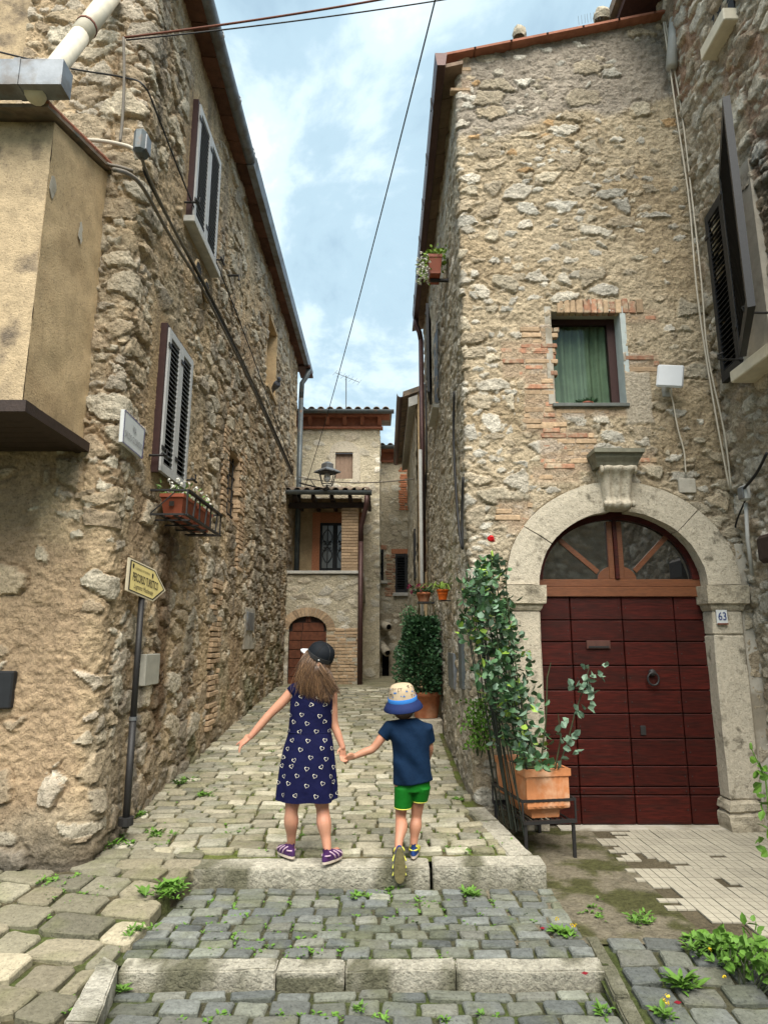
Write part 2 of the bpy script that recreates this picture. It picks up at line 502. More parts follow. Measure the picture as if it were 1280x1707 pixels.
def cable(name, pts, r, m, label, group=None, wob=0.0):
    """a smooth cable through the points"""
    pts = [Vector(p) for p in pts]; q = []
    n = len(pts)
    for i in range(n - 1):
        p0, p1, p2, p3 = pts[max(i - 1, 0)], pts[i], pts[i + 1], pts[min(i + 2, n - 1)]
        for k in range(5):
            t = k / 5
            v = .5 * ((2 * p1) + (p2 - p0) * t + (2 * p0 - 5 * p1 + 4 * p2 - p3) * t * t + (3 * p1 - p0 - 3 * p2 + p3) * t ** 3)
            if wob: v += Vector([random.uniform(-wob, wob) for _ in range(3)])
            q.append(v)
    q.append(pts[-1])
    return MB().tube(q, r, 6).build(name, m, None, True, label=label, cat='cable', group=group)
def text_verts(s, shear=0, bold=0):
    cu = bpy.data.curves.new('lettering', 'FONT'); cu.body = s; cu.shear = shear; cu.offset = bold
    cu.align_x = 'CENTER'; cu.align_y = 'CENTER'; cu.resolution_u = 3
    o = bpy.data.objects.new('lettering', cu); COL.objects.link(o)
    dg = bpy.context.evaluated_depsgraph_get()
    me = bpy.data.meshes.new_from_object(o.evaluated_get(dg))
    vs = [v.co.copy() for v in me.vertices]; fs = [tuple(p.vertices) for p in me.polygons]
    bpy.data.objects.remove(o); bpy.data.curves.remove(cu); bpy.data.meshes.remove(me)
    return vs, fs
def lettering(name, s, c, ex, ey, w, h, m, parent, shear=0, off=0.004, bold=0):
    """flat print of a string, centred at c, w wide along ex and h high along ey"""
    vs, fs = text_verts(s, shear, bold)
    x0, x1 = min(v.x for v in vs), max(v.x for v in vs); y0, y1 = min(v.y for v in vs), max(v.y for v in vs)
    ex, ey = Vector(ex).normalized(), Vector(ey).normalized(); n = ex.cross(ey).normalized()
    out = [Vector(c) + ex * ((v.x - x0) / (x1 - x0) - .5) * w + ey * ((v.y - y0) / (y1 - y0) - .5) * h + n * off for v in vs]
    return raw_mesh(name, out, fs, m, parent)
def voxel(name, mb, size, m, parent, smooth_it=4, **k):
    """one continuous surface from overlapping closed volumes"""
    t = raw_mesh('volume', mb.v, mb.f, None)
    bm = bmesh.new(); bm.from_mesh(t.data); bmesh.ops.recalc_face_normals(bm, faces=bm.faces[:]); bm.to_mesh(t.data); bm.free()
    md = t.modifiers.new('r', 'REMESH'); md.mode = 'VOXEL'; md.voxel_size = size
    ms = t.modifiers.new('s', 'SMOOTH'); ms.factor = .5; ms.iterations = smooth_it
    dg = bpy.context.evaluated_depsgraph_get()
    me = bpy.data.meshes.new_from_object(t.evaluated_get(dg))
    V = np.empty(len(me.vertices) * 3); me.vertices.foreach_get('co', V)
    fs = [tuple(p.vertices) for p in me.polygons]
    old = t.data; bpy.data.objects.remove(t); bpy.data.meshes.remove(old); bpy.data.meshes.remove(me)
    return raw_mesh(name, V.reshape(-1, 3), fs, m, parent, True, **k)

# ------------------------------------------------------------------ rubble masonry: a height field, its stones cut out as pieces
def field(U, V, P):
    """height, albedo and stone id over wall coordinates U (along) and V (up)"""
    sd = P['seed']
    wu = U + P['warp'] * (fbm(U * 6, V * 6, sd + 1, 6, .62) - .5) * 2.4
    wv = V + P['warp'] * (fbm(U * 6, V * 6, sd + 2, 6, .62) - .5) * 2.0
    expo = P['expo'](U, V) if callable(P['expo']) else np.full(U.shape, P['expo'])
    rough = P.get('rough', lambda u, v: np.ones_like(u))(U, V)
    mort = P['mortar'](U, V) if callable(P['mortar']) else np.array(P['mortar'])[None, None, :] * np.ones(U.shape + (1,))
    n1 = fbm(U * 14, V * 14, sd + 5, 4); n2 = fbm(U * 3, V * 3, sd + 6, 4)
    rg = ridged(U * 17, V * 22, sd + 8, 3)
    h = P['mortar_amp'] * (n1 - .5) * 2 + P['swell'] * (n2 - .5) * 2 + P.get('crag', 0) * (rg - .6) * 2
    alb = mort * (.80 + .4 * n1 + .34 * (n2 - .5))[..., None]
    ids = np.full(U.shape, -1, np.int64)
    pal = np.array(P['palette'])
    for lev, (a, b, ex, amp) in enumerate(P['levels']):
        f1, f2, cid, cu, cv = worley(wu / a + 31 * lev, wv / b + 17 * lev, sd + 40 * lev)
        r1, r2, r3, r4 = (hid(cid, sd + 50 + lev * 9 + k) for k in range(4))
        # exposure is judged at the stone's own centre, so that a stone shows whole or not at all
        shown = r1 < ex * expo
        t = P['inset'] * (.4 + 1.3 * r2)
        d = (f2 - f1) * .5
        m = sstep(t, t + P['edge'], d) * shown
        dome = np.sqrt(np.clip(d / .42, 0, 1))
        tilt = ((wu / a + 31 * lev - cu) * (r3 - .5) + (wv / b + 17 * lev - cv) * (r4 - .5)) * amp * 1.4
        gv = np.exp(-((d - t * .75) / .035) ** 2) * shown
        hs = amp * (.35 + .9 * r3) + amp * .35 * dome + tilt + P['stone_amp'] * (fbm(U * 22 + 9 * r1, V * 22, sd + 9, 4) - .5) * 2
        if lev == 0 or P.get('fill_all'):
            free = ids < 0
        else:
            free = (ids < 0) & (h_lev < .15)
        mm = m * free * rough
        h = h * (1 - .7 * mm) + mm * hs - P.get('groove', 0) * gv * free * rough * (1 - mm) * (.5 if lev else 1)
        k = np.minimum((r4 * len(pal)).astype(int), len(pal) - 1)
        sc = pal[k] * (.78 + .44 * r2)[..., None] * (.78 + .44 * fbm(U * 9 + 20 * r3, V * 9, sd + 11, 4))[..., None]
        mc = sstep(.25, .75, mm)[..., None]
        alb = alb * (1 - mc) + sc * mc
        ids = np.where((mm > .45), cid + lev * 10 ** 9, ids)
        h_lev = m if lev == 0 else np.maximum(h_lev, m)
    return h, alb, ids

def masonry(name, parent, path, s, z, P, holes=None, n_stone=300, post=None, matname='rubble', px_scale=None):
    """path(s) -> x, y, nx, ny arrays. Returns the wall part; its most visible stones become its children."""
    S, Z = np.meshgrid(s, z)
    x, y, nx, ny = path(s, Z) if P.get('path2d') else [np.broadcast_to(q, S.shape) for q in path(s)]
    h, alb, ids = field(S, Z, P)
    if post is not None:
        h, alb, ids = post(S, Z, h, alb, ids)
    X, Y = x + nx * h, y + ny * h
    V = np.stack([X, Y, Z], -1).reshape(-1, 3)
    nz, ns = S.shape
    i = (np.arange(nz - 1)[:, None] * ns + np.arange(ns - 1)[None, :])
    quads = np.stack([i, i + 1, i + ns + 1, i + ns], -1).reshape(-1, 4)
    Sc = (.25 * (S[:-1, :-1] + S[1:, :-1] + S[:-1, 1:] + S[1:, 1:])).ravel()
    Zc = (.25 * (Z[:-1, :-1] + Z[1:, :-1] + Z[:-1, 1:] + Z[1:, 1:])).ravel()
    keep = np.ones(len(quads), bool)
    for hf in (holes or []):
        keep &= ~hf(Sc, Zc)
    fid = ids.ravel()[quads]
    f_id = np.where((fid == fid[:, :1]).all(1), fid[:, 0], -1)
    f_id[~keep] = -2
    A = alb.reshape(-1, 3)
    # screen size of each face, to find the stones that show largest
    c = V[quads].mean(1) - np.array([0, 0, EYE])
    e1 = V[quads[:, 1]] - V[quads[:, 0]]; e2 = V[quads[:, 3]] - V[quads[:, 0]]
    nrm = np.cross(e1, e2); dist = np.linalg.norm(c, axis=1)
    vis = np.abs((nrm * c).sum(1)) / dist ** 3 * F * F
    depth = c[:, 1] * _c + c[:, 2] * _s
    sx = 640 + F * c[:, 0] / depth; sy = 853.5 - F * (c[:, 2] * _c - c[:, 1] * _s) / depth
    vis = np.where((sx > -10) & (sx < 1290) & (sy > -10) & (sy < 1717), vis, 0)
    u, inv = np.unique(f_id, return_inverse=True)
    area = np.bincount(inv, vis); area[u < 0] = 0
    order = np.argsort(-area)[:n_stone]
    chosen = [k for k in order if area[k] > 60]
    sel = np.zeros(len(u), bool); sel[chosen] = True
    rest = quads[(f_id != -2) & ~sel[inv]]
    used, ri = np.unique(rest, return_inverse=True)
    wall = raw_mesh(name, V[used], ri.reshape(-1, 4), matname, parent, True, A[used])
    srt = np.argsort(inv, kind='stable'); bounds = np.searchsorted(inv[srt], np.arange(len(u) + 1))
    for k in chosen:
        q = quads[srt[bounds[k]:bounds[k + 1]]]
        used, ri = np.unique(q, return_inverse=True)
        raw_mesh('stone', V[used], ri.reshape(-1, 4), matname, wall, True, A[used])
    return wall
def rect_hole(u0, u1, z0, z1):
    return lambda S, Z: (S > u0) & (S < u1) & (Z > z0) & (Z < z1)
def with_edges(arr, edges):
    arr = np.asarray(arr)
    for e in edges:
        i = np.argmin(np.abs(arr - e)); arr[i] = e
    return np.unique(arr)
def blend(alb, col, m):
    return alb * (1 - m[..., None]) + np.array(col) * m[..., None]
# ================================================================== GROUND
Z0, ZK, SL = 0.0, 0.125, 0.077      # court level, top of the upper kerb, slope of the street
Y2, Y1 = 4.345, 3.353               # fronts of the upper and the lower kerb
CREST = 11.8
def zstreet(y):
    y = np.asarray(y, float)
    return np.where(y < CREST, ZK + SL * (y - Y2 - .15), ZK + SL * (CREST - Y2 - .15) + .012 * (y - CREST))
def zleft(y):
    y = np.asarray(y, float)
    return np.interp(y, [2.4, 3.2, 4.5, 4.7], [-.06, -.02, .125, float(zstreet(4.7))])
def xright(y):                        # the street's right edge: kerb above the court, then the house wall
    return np.interp(y, [Y2, 5.45, 6.0, 20], [1.0, .80, .70, .70])

def ground_sheet(name, x0, x1, y0, y1, zf, n=(60, 60), cols=((.10, .09, .05), (.085, .10, .035)), amp=.006, **k):
    xs, ys = np.linspace(x0, x1, n[0]), np.linspace(y0, y1, n[1])
    X, Y = np.meshgrid(xs, ys)
    Zv = zf(X, Y) + amp * 2 * (fbm(X * 12, Y * 12, 3, 3) - .5)
    i = (np.arange(n[1] - 1)[:, None] * n[0] + np.arange(n[0] - 1)[None, :])
    q = np.stack([i, i + 1, i + n[0] + 1, i + n[0]], -1).reshape(-1, 4)
    m = sstep(.42, .62, fbm(X * 5, Y * 5, 77, 4))
    alb = blend(np.array(cols[0]) * np.ones(X.shape + (1,)), cols[1], m) * (.7 + .6 * fbm(X * 20, Y * 20, 9, 3))[..., None]
    return raw_mesh(name, np.stack([X, Y, Zv], -1).reshape(-1, 3), q, 'rubble', None, True, alb.reshape(-1, 3), kind='structure', **k)

def cobble_geo(cx, cy, w, d, zf, top, rot=0.0, jit=.10, round_=.2):
    """one setts's rings: skirt, shoulder, crown"""
    out = []
    hw, hd = w / 2, d / 2
    cor = [Vector((sx * hw * (1 + random.uniform(-jit, jit)), sy * hd * (1 + random.uniform(-jit, jit)))) for sx, sy in ((-1, -1), (1, -1), (1, 1), (-1, 1))]
    ring = []
    for i in range(4):
        a, b = cor[i], cor[(i + 1) % 4]
        p = cor[i - 1]
        ring += [cor[i].lerp(p, round_ * .35), cor[i].lerp(b, round_ * .35),
                 a.lerp(b, .5) * (1 + random.uniform(-.04, .05))]
    n = len(ring)
    cr, sr = math.cos(rot), math.sin(rot)
    tx, ty = random.uniform(-.05, .05), random.uniform(-.05, .05)
    vs = []
    for sc, dz in ((1.0, -.05), (1.0, top - .008), (.93, top - .0008), (.62, top + .002)):
        for p in ring:
            q = p * sc
            if sc == .93: q = p * (1 - .0065 / max(p.length, .03))
            x, y = cx + q.x * cr - q.y * sr, cy + q.x * sr + q.y * cr
            z = zf(x, y) + dz + (tx * q.x + ty * q.y) + random.uniform(-.002, .002)
            vs.append((x, y, z))
    vs.append((cx, cy, zf(cx, cy) + top + .003))
    fs = []
    for r in range(3):
        for k in range(n):
            a, b = r * n + k, r * n + (k + 1) % n
            fs.append((a, b, b + n, a + n))
    for k in range(n):
        fs.append((3 * n + k, 3 * n + (k + 1) % n, 4 * n))
    return vs, fs

def lay_cobbles(parent, cells, zf, pal, limit=300, name='cobble', top=.022, moss=.35, round_=.2, jit=.10, **kw):
    rest_v, rest_f, rest_c = [], [], []
    cells = sorted(cells, key=lambda c: c[1])
    for i, (cx, cy, w, d, rot) in enumerate(cells):
        vs, fs = cobble_geo(cx, cy, w, d, zf, top + random.uniform(-.006, .006), rot, jit, round_)
        col = np.array(random.choice(pal)) * random.uniform(.75, 1.25)
        if random.random() < .12: col = col * 1.35
        A = np.asarray(vs)
        c = np.repeat(col[None, :], len(A), 0)
        mn = sstep(.5, .72, fbm(A[:, 0] * 7, A[:, 1] * 7, 51, 3)) * moss
        c = c * (1 - mn[:, None]) + np.array((.13, .14, .05)) * mn[:, None]
        n = (len(A) - 1) // 4
        edge = np.zeros(len(A)); edge[:2 * n] = moss * .8
        c = c * (1 - edge[:, None]) + np.array((.085, .09, .04)) * edge[:, None]
        if i < limit:
            raw_mesh(name, A, fs, 'cobble', parent, False, c)
        else:
            o = len(rest_v); rest_v += vs; rest_f += [tuple(q + o for q in f) for f in fs]; rest_c.append(c)
    if rest_v:
        raw_mesh(name + '_field', rest_v, rest_f, 'cobble', parent, False, np.concatenate(rest_c), kind='stuff')

ground = ground_sheet('ground', -90, 90, -60, 150, lambda X, Y: np.full(X.shape, -.30), (20, 20), amp=.0)

# ---- the climbing street
street = ground_sheet('street', -2.05, 1.02, Y2 + .13, CREST, lambda X, Y: np.where(X > xright(Y) + .02, -.25, zstreet(Y)), (70, 160), cols=((.14, .12, .065), (.115, .14, .035)))
cells = []
y = Y2 + .20
row = 0
while y < CREST - .05:
    d = random.uniform(.088, .128)
    x = -1.93 + random.uniform(-.15, 0) ; xr = float(xright(y)) - (.16 if y < 5.5 else .04)
    while x < xr:
        w = random.uniform(.13, .27)
        if x + w > xr: w = xr - x
        if w > .07:
            if x < -1.35:   # the drain strip of long flags by the wall
                cells.append((x + w / 2, y + d / 2 + random.uniform(-.012, .012), w - .016, d - .014, random.uniform(-.10, .10)))
            else:
                cells.append((x + w / 2, y + d / 2 + random.uniform(-.008, .008) + .02 * math.sin(x * 3), w - .017, d - .016, random.uniform(-.05, .05)))
        x += w
    y += d
PAL_TAN = [(.30, .27, .19), (.34, .31, .23), (.26, .235, .165), (.39, .365, .28), (.29, .27, .205), (.235, .225, .175)]
PAL_GREY = [(.125, .132, .122), (.155, .163, .15), (.105, .113, .108), (.165, .165, .14), (.14, .145, .118)]
lay_cobbles(street, cells, lambda x, y: float(zstreet(y)), PAL_TAN, 300, moss=.38)
# the brow of the street before the far houses
brow = ground_sheet('upper_street', -3.2, 2.2, CREST - .02, 24, lambda X, Y: zstreet(Y), (30, 60), cols=((.30, .27, .19), (.24, .23, .14)))

# ---- paved landing between the two kerbs, and the lower one
def rows(x0, x1, y0, y1, wr, dr, xf0=None, xf1=None, skew=0.0, gap=.018):
    cells, y = [], y0
    while y < y1 - .03:
        d = min(random.uniform(*dr), y1 - y)
        a = xf0(y + d / 2) if xf0 else x0; b = xf1(y + d / 2) if xf1 else x1
        x = a
        while x < b - .02:
            w = random.uniform(*wr)
            if b - x - w < wr[0] * .5: w = b - x
            cells.append((x + w / 2, y + d / 2 + random.uniform(-.008, .008), w - gap, d - gap, random.uniform(-.07, .07) + skew))
            x += w
        y += d
    return cells
landing = ground_sheet('paved_landing', -1.30, 1.06, Y1 + .06, Y2 + .02, lambda X, Y: np.full(X.shape, -.004), (60, 40), cols=((.085, .08, .05), (.075, .095, .03)))
lay_cobbles(landing, rows(-1.2, 1.02, Y1 + .11, Y2 - .01, (.125, .185), (.088, .108), xf0=lambda y: -1.17 - .12 * (4.35 - y), xf1=lambda y: 1.03), lambda x, y: 0.0, PAL_GREY, 300, top=.014, moss=.30)
lower = ground_sheet('lower_landing', -1.5, 1.02, 1.2, Y1 + .02, lambda X, Y: np.full(X.shape, -.091), (60, 50), cols=((.085, .08, .05), (.075, .095, .03)))
lay_cobbles(lower, rows(-1.2, 1.0, 2.55, Y1 - .01, (.14, .22), (.105, .13), xf0=lambda y: -1.24 + .30 * (3.35 - y), xf1=lambda y: 1.0), lambda x, y: -.086, PAL_GREY, 300, top=.014, moss=.30)

# ---- broad flags on the left, at the foot of the house
left = ground_sheet('left_pavement', -4.2, -1.12, 1.2, 4.55, lambda X, Y: np.where(np.where(Y < Y1 + .02, X > -1.32 + .42 * (Y1 - Y), (X > -1.19 - .12 * (4.35 - Y)) & (Y < Y2)), -.2, zleft(Y) - .004), (140, 140), cols=((.10, .085, .05), (.09, .11, .035)))
cells = []
ang = R(14)
for j in range(-7, 16):
    yy = 2.2 + j * .205
    x = -4.6 + random.uniform(0, .25)
    while x < -.6:
        w = random.uniform(.19, .36)
        cx0, cy0 = x + w / 2, yy + random.uniform(-.02, .02)
        cx = cx0; cy = cy0 + (cx0 + 1.2) * math.tan(ang) * -1.0 * .9
        lim = -1.17 - .12 * (4.35 - cy) if cy > Y1 else -1.36 + .42 * (Y1 - cy) * .9
        if cx + w / 2 < lim + .05 and 2.3 < cy < 4.36 and cx > -3.4:
            cells.append((cx, cy, w - .02, .205 - .018, -ang * .8 + random.uniform(-.06, .06)))
        elif cx - w / 2 < lim - .08 and 2.3 < cy < 4.36 and cx > -3.4:
            w2 = lim - (cx - w / 2)
            cells.append((cx - w / 2 + w2 / 2, cy, w2 - .02, .205 - .018, -ang * .5))
        x += w
# flags between the pavement and the street, left of the upper kerb
for yy in (4.40, 4.55):
    x = -1.95
    while x < -1.2:
        w = random.uniform(.18, .32); w = min(w, -1.15 - x)
        if w > .08: cells.append((x + w / 2, yy + random.uniform(-.01, .01), w - .015, .13, random.uniform(-.08, .08)))
        x += w
lay_cobbles(left, cells, lambda x, y: float(zleft(y)), [(.215, .19, .13), (.195, .178, .126), (.25, .22, .155), (.175, .162, .118)], 300, name='flagstone', top=.020, moss=.30, round_=.35, jit=.09)

# ---- the court on the right: setts, concrete apron, small tiles
def zright(y):
    return np.interp(y, [1.0, 2.9, 3.65, 9], [-.16, -.085, 0, 0])
court = ground_sheet('court_paving', 1.0, 4.5, 1.2, 3.74, lambda X, Y: zright(Y) - .006, (60, 50), cols=((.085, .08, .05), (.075, .095, .03)))
lay_cobbles(court, rows(1.1, 3.0, 2.6, 3.67, (.15, .21), (.125, .155), xf0=lambda y: 1.085 + random.uniform(0, .04)), lambda x, y: float(zright(y)), PAL_GREY, 300, top=.013, moss=.22)
apron_v = ground_sheet('concrete_apron', .62, 1.66, 3.62, 5.85, lambda X, Y: np.where(X < 1.0, -.002, .003), (60, 100), cols=((.20, .175, .125), (.085, .085, .035)), amp=.004)
terrace = ground_sheet('tile_terrace', 1.60, 4.3, 3.66, 5.72, lambda X, Y: np.full(X.shape, .000), (20, 20), cols=((.12, .10, .065), (.12, .10, .065)), amp=0)
TS = .168
tm = MB()
sub = TS / 3
for a in range(3):
    for b in range(3):
        x0, y0 = a * sub + .0022, b * sub + .0022
        x1, y1 = (a + 1) * sub - .0022 - (.003 if a == 2 else 0), (b + 1) * sub - .0022 - (.003 if b == 2 else 0)
        tm.add([(x0, y0, 0), (x1, y0, 0), (x1, y1, 0), (x0, y1, 0), (x0, y0, .009), (x1, y0, .009), (x1, y1, .009), (x0, y1, .009)],
               [(4, 5, 6, 7), (0, 1, 5, 4), (1, 2, 6, 5), (2, 3, 7, 6), (3, 0, 4, 7)])
tile_me = bpy.data.meshes.new('tile'); tile_me.from_pydata(tm.v, [], tm.f); tile_me.materials.append(MATS['tile'])
broken = []
for miss in ({(0, 0), (0, 1)}, {(0, 2), (0, 1), (1, 2)}, {(0, 0), (1, 0), (0, 1), (0, 2)}, {(1, 1), (0, 1)}):
    bmv = MB(); 
    for k, (a, b) in enumerate([(a, b) for a in range(3) for b in range(3)]):
        if (a, b) in miss: continue
        bmv.add(tm.v[k * 8:k * 8 + 8], [(4, 5, 6, 7), (0, 1, 5, 4), (1, 2, 6, 5), (2, 3, 7, 6), (3, 0, 4, 7)])
    me_ = bpy.data.meshes.new('tile'); me_.from_pydata(bmv.v, [], bmv.f); me_.materials.append(MATS['tile']); broken.append(me_)
lost = {(0, 0), (1, 0), (0, 1), (0, 3), (0, 6), (1, 6), (0, 10), (0, 11), (1, 11)}
for i in range(11):
    for j in range(12):
        if (i, j) in lost: continue
        edge_ = (i - 1, j) in lost or i == 0 or (i, j - 1) in lost
        o = bpy.data.objects.new('tile', random.choice(broken) if (edge_ and random.random() < .75) or random.random() < .05 else tile_me); COL.objects.link(o); o.parent = terrace
        o.location = (1.60 + i * TS + .02 * (j > 5), 3.69 + j * TS, .001 + random.uniform(0, .003))
        o.rotation_euler = (random.uniform(-.008, .008), random.uniform(-.008, .008), random.uniform(-.006, .006))
door_step = MB().box2((1.42, 5.60, -.05), (3.2, 5.95, .012)).build('threshold', 'plaster_grey', None, kind='structure')

# ---- kerbs: long worn blocks
def kerb_stone(parent, tl, tr, br, bl, h, m='mossy_kerb', amp=.008, top_gap=.004):
    """top outline (front left, front right, back right, back left) swept down by h"""
    q = [Vector(p) for p in (tl, tr, br, bl)]
    c = sum(q, Vector()) / 4
    q = [p + (c - p).normalized() * top_gap for p in q]
    mb = MB().hexa([p - Vector((0, 0, h)) for p in q] + q)
    o = mb.build('kerb_stone', m, parent)
    L = max((q[1] - q[0]).length, (q[2] - q[1]).length)
    bm = bmesh.new(); bm.from_mesh(o.data)
    bmesh.ops.bevel(bm, geom=bm.edges[:], offset=.007, segments=2, affect='EDGES')
    long_e = [e for e in bm.edges if e.calc_length() > L * .5]
    bmesh.ops.subdivide_edges(bm, edges=long_e, cuts=max(3, int(L / .05)), use_grid_fill=True)
    bm.to_mesh(o.data); bm.free()
    noisy(o, amp * .8, 9, random.random() * 40); noisy(o, .0025, 40, random.random() * 40)
    me = o.data; me.update(); n = len(me.vertices)
    C = np.empty(n * 3); me.vertices.foreach_get('co', C); C = C.reshape(-1, 3)
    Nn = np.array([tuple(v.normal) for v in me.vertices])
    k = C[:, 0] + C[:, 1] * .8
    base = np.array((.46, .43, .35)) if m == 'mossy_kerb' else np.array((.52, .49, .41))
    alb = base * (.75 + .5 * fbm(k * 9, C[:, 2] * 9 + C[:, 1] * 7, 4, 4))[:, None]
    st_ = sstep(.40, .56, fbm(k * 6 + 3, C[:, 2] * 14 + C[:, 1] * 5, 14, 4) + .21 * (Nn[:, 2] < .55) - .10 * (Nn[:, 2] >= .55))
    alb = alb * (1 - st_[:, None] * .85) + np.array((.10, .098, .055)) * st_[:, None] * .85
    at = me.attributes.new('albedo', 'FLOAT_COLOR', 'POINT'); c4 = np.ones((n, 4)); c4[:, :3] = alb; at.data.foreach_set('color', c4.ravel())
    me.materials.clear(); me.materials.append(MATS['rubble'])
    return o
kerb_up = bpy.data.objects.new('upper_kerb', None); COL.objects.link(kerb_up); tag(kerb_up, kind='structure')
kerb_lo = bpy.data.objects.new('lower_kerb', None); COL.objects.link(kerb_lo); tag(kerb_lo, kind='structure')
xs = [-1.20, -.74, .29, 1.0]
xs = [-1.20, .285, 1.005]
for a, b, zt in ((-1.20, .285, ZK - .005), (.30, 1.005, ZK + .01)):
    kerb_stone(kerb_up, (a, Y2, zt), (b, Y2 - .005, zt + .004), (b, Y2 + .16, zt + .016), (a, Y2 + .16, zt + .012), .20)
# side kerb along the court
ye = [Y2 + .16, 4.86, 5.15, 5.46]
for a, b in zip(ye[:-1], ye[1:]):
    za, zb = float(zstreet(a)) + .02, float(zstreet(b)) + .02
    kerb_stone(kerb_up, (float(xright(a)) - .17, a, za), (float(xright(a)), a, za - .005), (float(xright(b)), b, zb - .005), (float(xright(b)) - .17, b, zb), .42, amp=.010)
xx = [-1.235, -.50, -.18, .335, 1.03]
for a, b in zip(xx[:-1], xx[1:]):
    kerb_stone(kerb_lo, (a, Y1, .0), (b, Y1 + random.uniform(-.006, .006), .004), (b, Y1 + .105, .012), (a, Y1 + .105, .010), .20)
# the flared cheek on the left and the strip on the right
p = [(-1.26, 3.40), (-1.13, 2.98), (-.99, 2.55)]
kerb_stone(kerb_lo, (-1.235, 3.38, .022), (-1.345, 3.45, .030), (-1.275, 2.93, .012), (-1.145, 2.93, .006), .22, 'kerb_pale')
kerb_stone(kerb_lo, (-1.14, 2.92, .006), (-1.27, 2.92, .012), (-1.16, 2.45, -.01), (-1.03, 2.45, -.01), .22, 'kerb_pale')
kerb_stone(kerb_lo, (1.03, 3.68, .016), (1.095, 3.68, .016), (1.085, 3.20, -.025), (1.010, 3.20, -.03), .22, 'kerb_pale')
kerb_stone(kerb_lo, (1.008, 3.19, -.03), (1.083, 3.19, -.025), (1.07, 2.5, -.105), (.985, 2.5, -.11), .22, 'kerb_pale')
# ================================================================== LEFT HOUSE
XL, YL, RC = -1.9, 4.4, .12
left_house = thing('stone_house', 'tall rough stone house with louvred shutters along the left of the street', 'house', (-2.6, 8, 0))
L1 = 3.5 + XL - RC; LA = RC * math.pi / 2
def left_path(s):
    x, y, nx, ny = (np.zeros_like(s) for _ in range(4))
    a = s < L1
    x[a] = -3.5 + s[a]; y[a] = YL; ny[a] = -1
    b = (s >= L1) & (s < L1 + LA)
    ph = -math.pi / 2 + (s[b] - L1) / RC
    x[b] = XL - RC + RC * np.cos(ph); y[b] = YL + RC + RC * np.sin(ph); nx[b] = np.cos(ph); ny[b] = np.sin(ph)
    c = s >= L1 + LA
    x[c] = XL; y[c] = YL + RC + s[c] - L1 - LA; nx[c] = 1
    return x, y, nx, ny
def sY(Y): return Y - YL - RC + L1 + LA
def sX(X): return X + 3.5

def leftY(px, py, o=.03): return atX(px, py, XL + o).y
# openings on the street side
LW = dict(y0=leftY(283, 600, .09), y1=leftY(323, 640, .09), z0=atX(272, 785, XL + .09).z, z1=atX(285, 543, XL + .09).z)          # lower shuttered door
UW = dict(y0=leftY(332, 260, .09), y1=leftY(368, 330, .09), z0=atX(327, 366, XL + .09).z, z1=atX(336, 168, XL + .09).z)          # upper shuttered window
GW = dict(y0=leftY(381, 800), y1=leftY(402, 800), z0=atX(380, 862, XL).z, z1=atX(383, 748, XL).z)                      # barred window
NW = dict(y0=leftY(447, 590), y1=leftY(463, 590), z0=atX(450, 655, XL).z, z1=atX(450, 528, XL).z)                      # blind recess
ss = [np.arange(.60, L1, .0102), np.linspace(L1, L1 + LA, 20)]
yy = YL + RC
st = []
while yy < 13.35:
    st.append(sY(yy)); yy += max(.0105, .0105 * (yy / 4.6) ** 1.9)
ss = np.unique(np.concatenate(ss + [np.array(st)]))
zz = np.concatenate([np.arange(-.15, 7.5, .0108)])
edges_s = [sY(v) for w in (GW, NW) for v in (w['y0'], w['y1'])]
ss = with_edges(ss, edges_s)
for w in (GW, NW): zz = with_edges(zz, [w['z0'], w['z1']])

def left_expo(U, V):
    dc = np.abs(U - (L1 + LA / 2))
    q = sstep(.55, .15, dc) * sstep(2.0, 2.8, V)
    n = fbm(U * .9, V * .9, 91, 3)
    top = sstep(4.6, 5.3, V) * (U < L1 + .1)
    return np.clip(.12 + .95 * sstep(.40, .62, n) * .62 + q * .8 + top * .75 + .25 * (U > sY(9.0)), 0, 1)
def left_mortar(U, V):
    base = np.ones(U.shape + (3,)) * np.array((.50, .38, .24))
    base = blend(base, (.39, .285, .18), sstep(.50, .66, fbm(U * 1.1, V * .8, 21, 4)))
    base = blend(base, (.40, .335, .235), .7 * sstep(.55, .7, fbm(U * 1.6 + 7, V * 1.2, 23, 4)))
    return base
LP = dict(seed=5, groove=.016, warp=.05, expo=left_expo, mortar=left_mortar, mortar_amp=.012, swell=.014, crag=.012, stone_amp=.015,
          inset=.075, edge=.055, levels=[(.34, .20, .95, .022), (.15, .085, .70, .012)],
          palette=[(.49, .42, .31), (.43, .345, .235), (.55, .49, .38), (.40, .315, .215), (.47, .405, .315)])
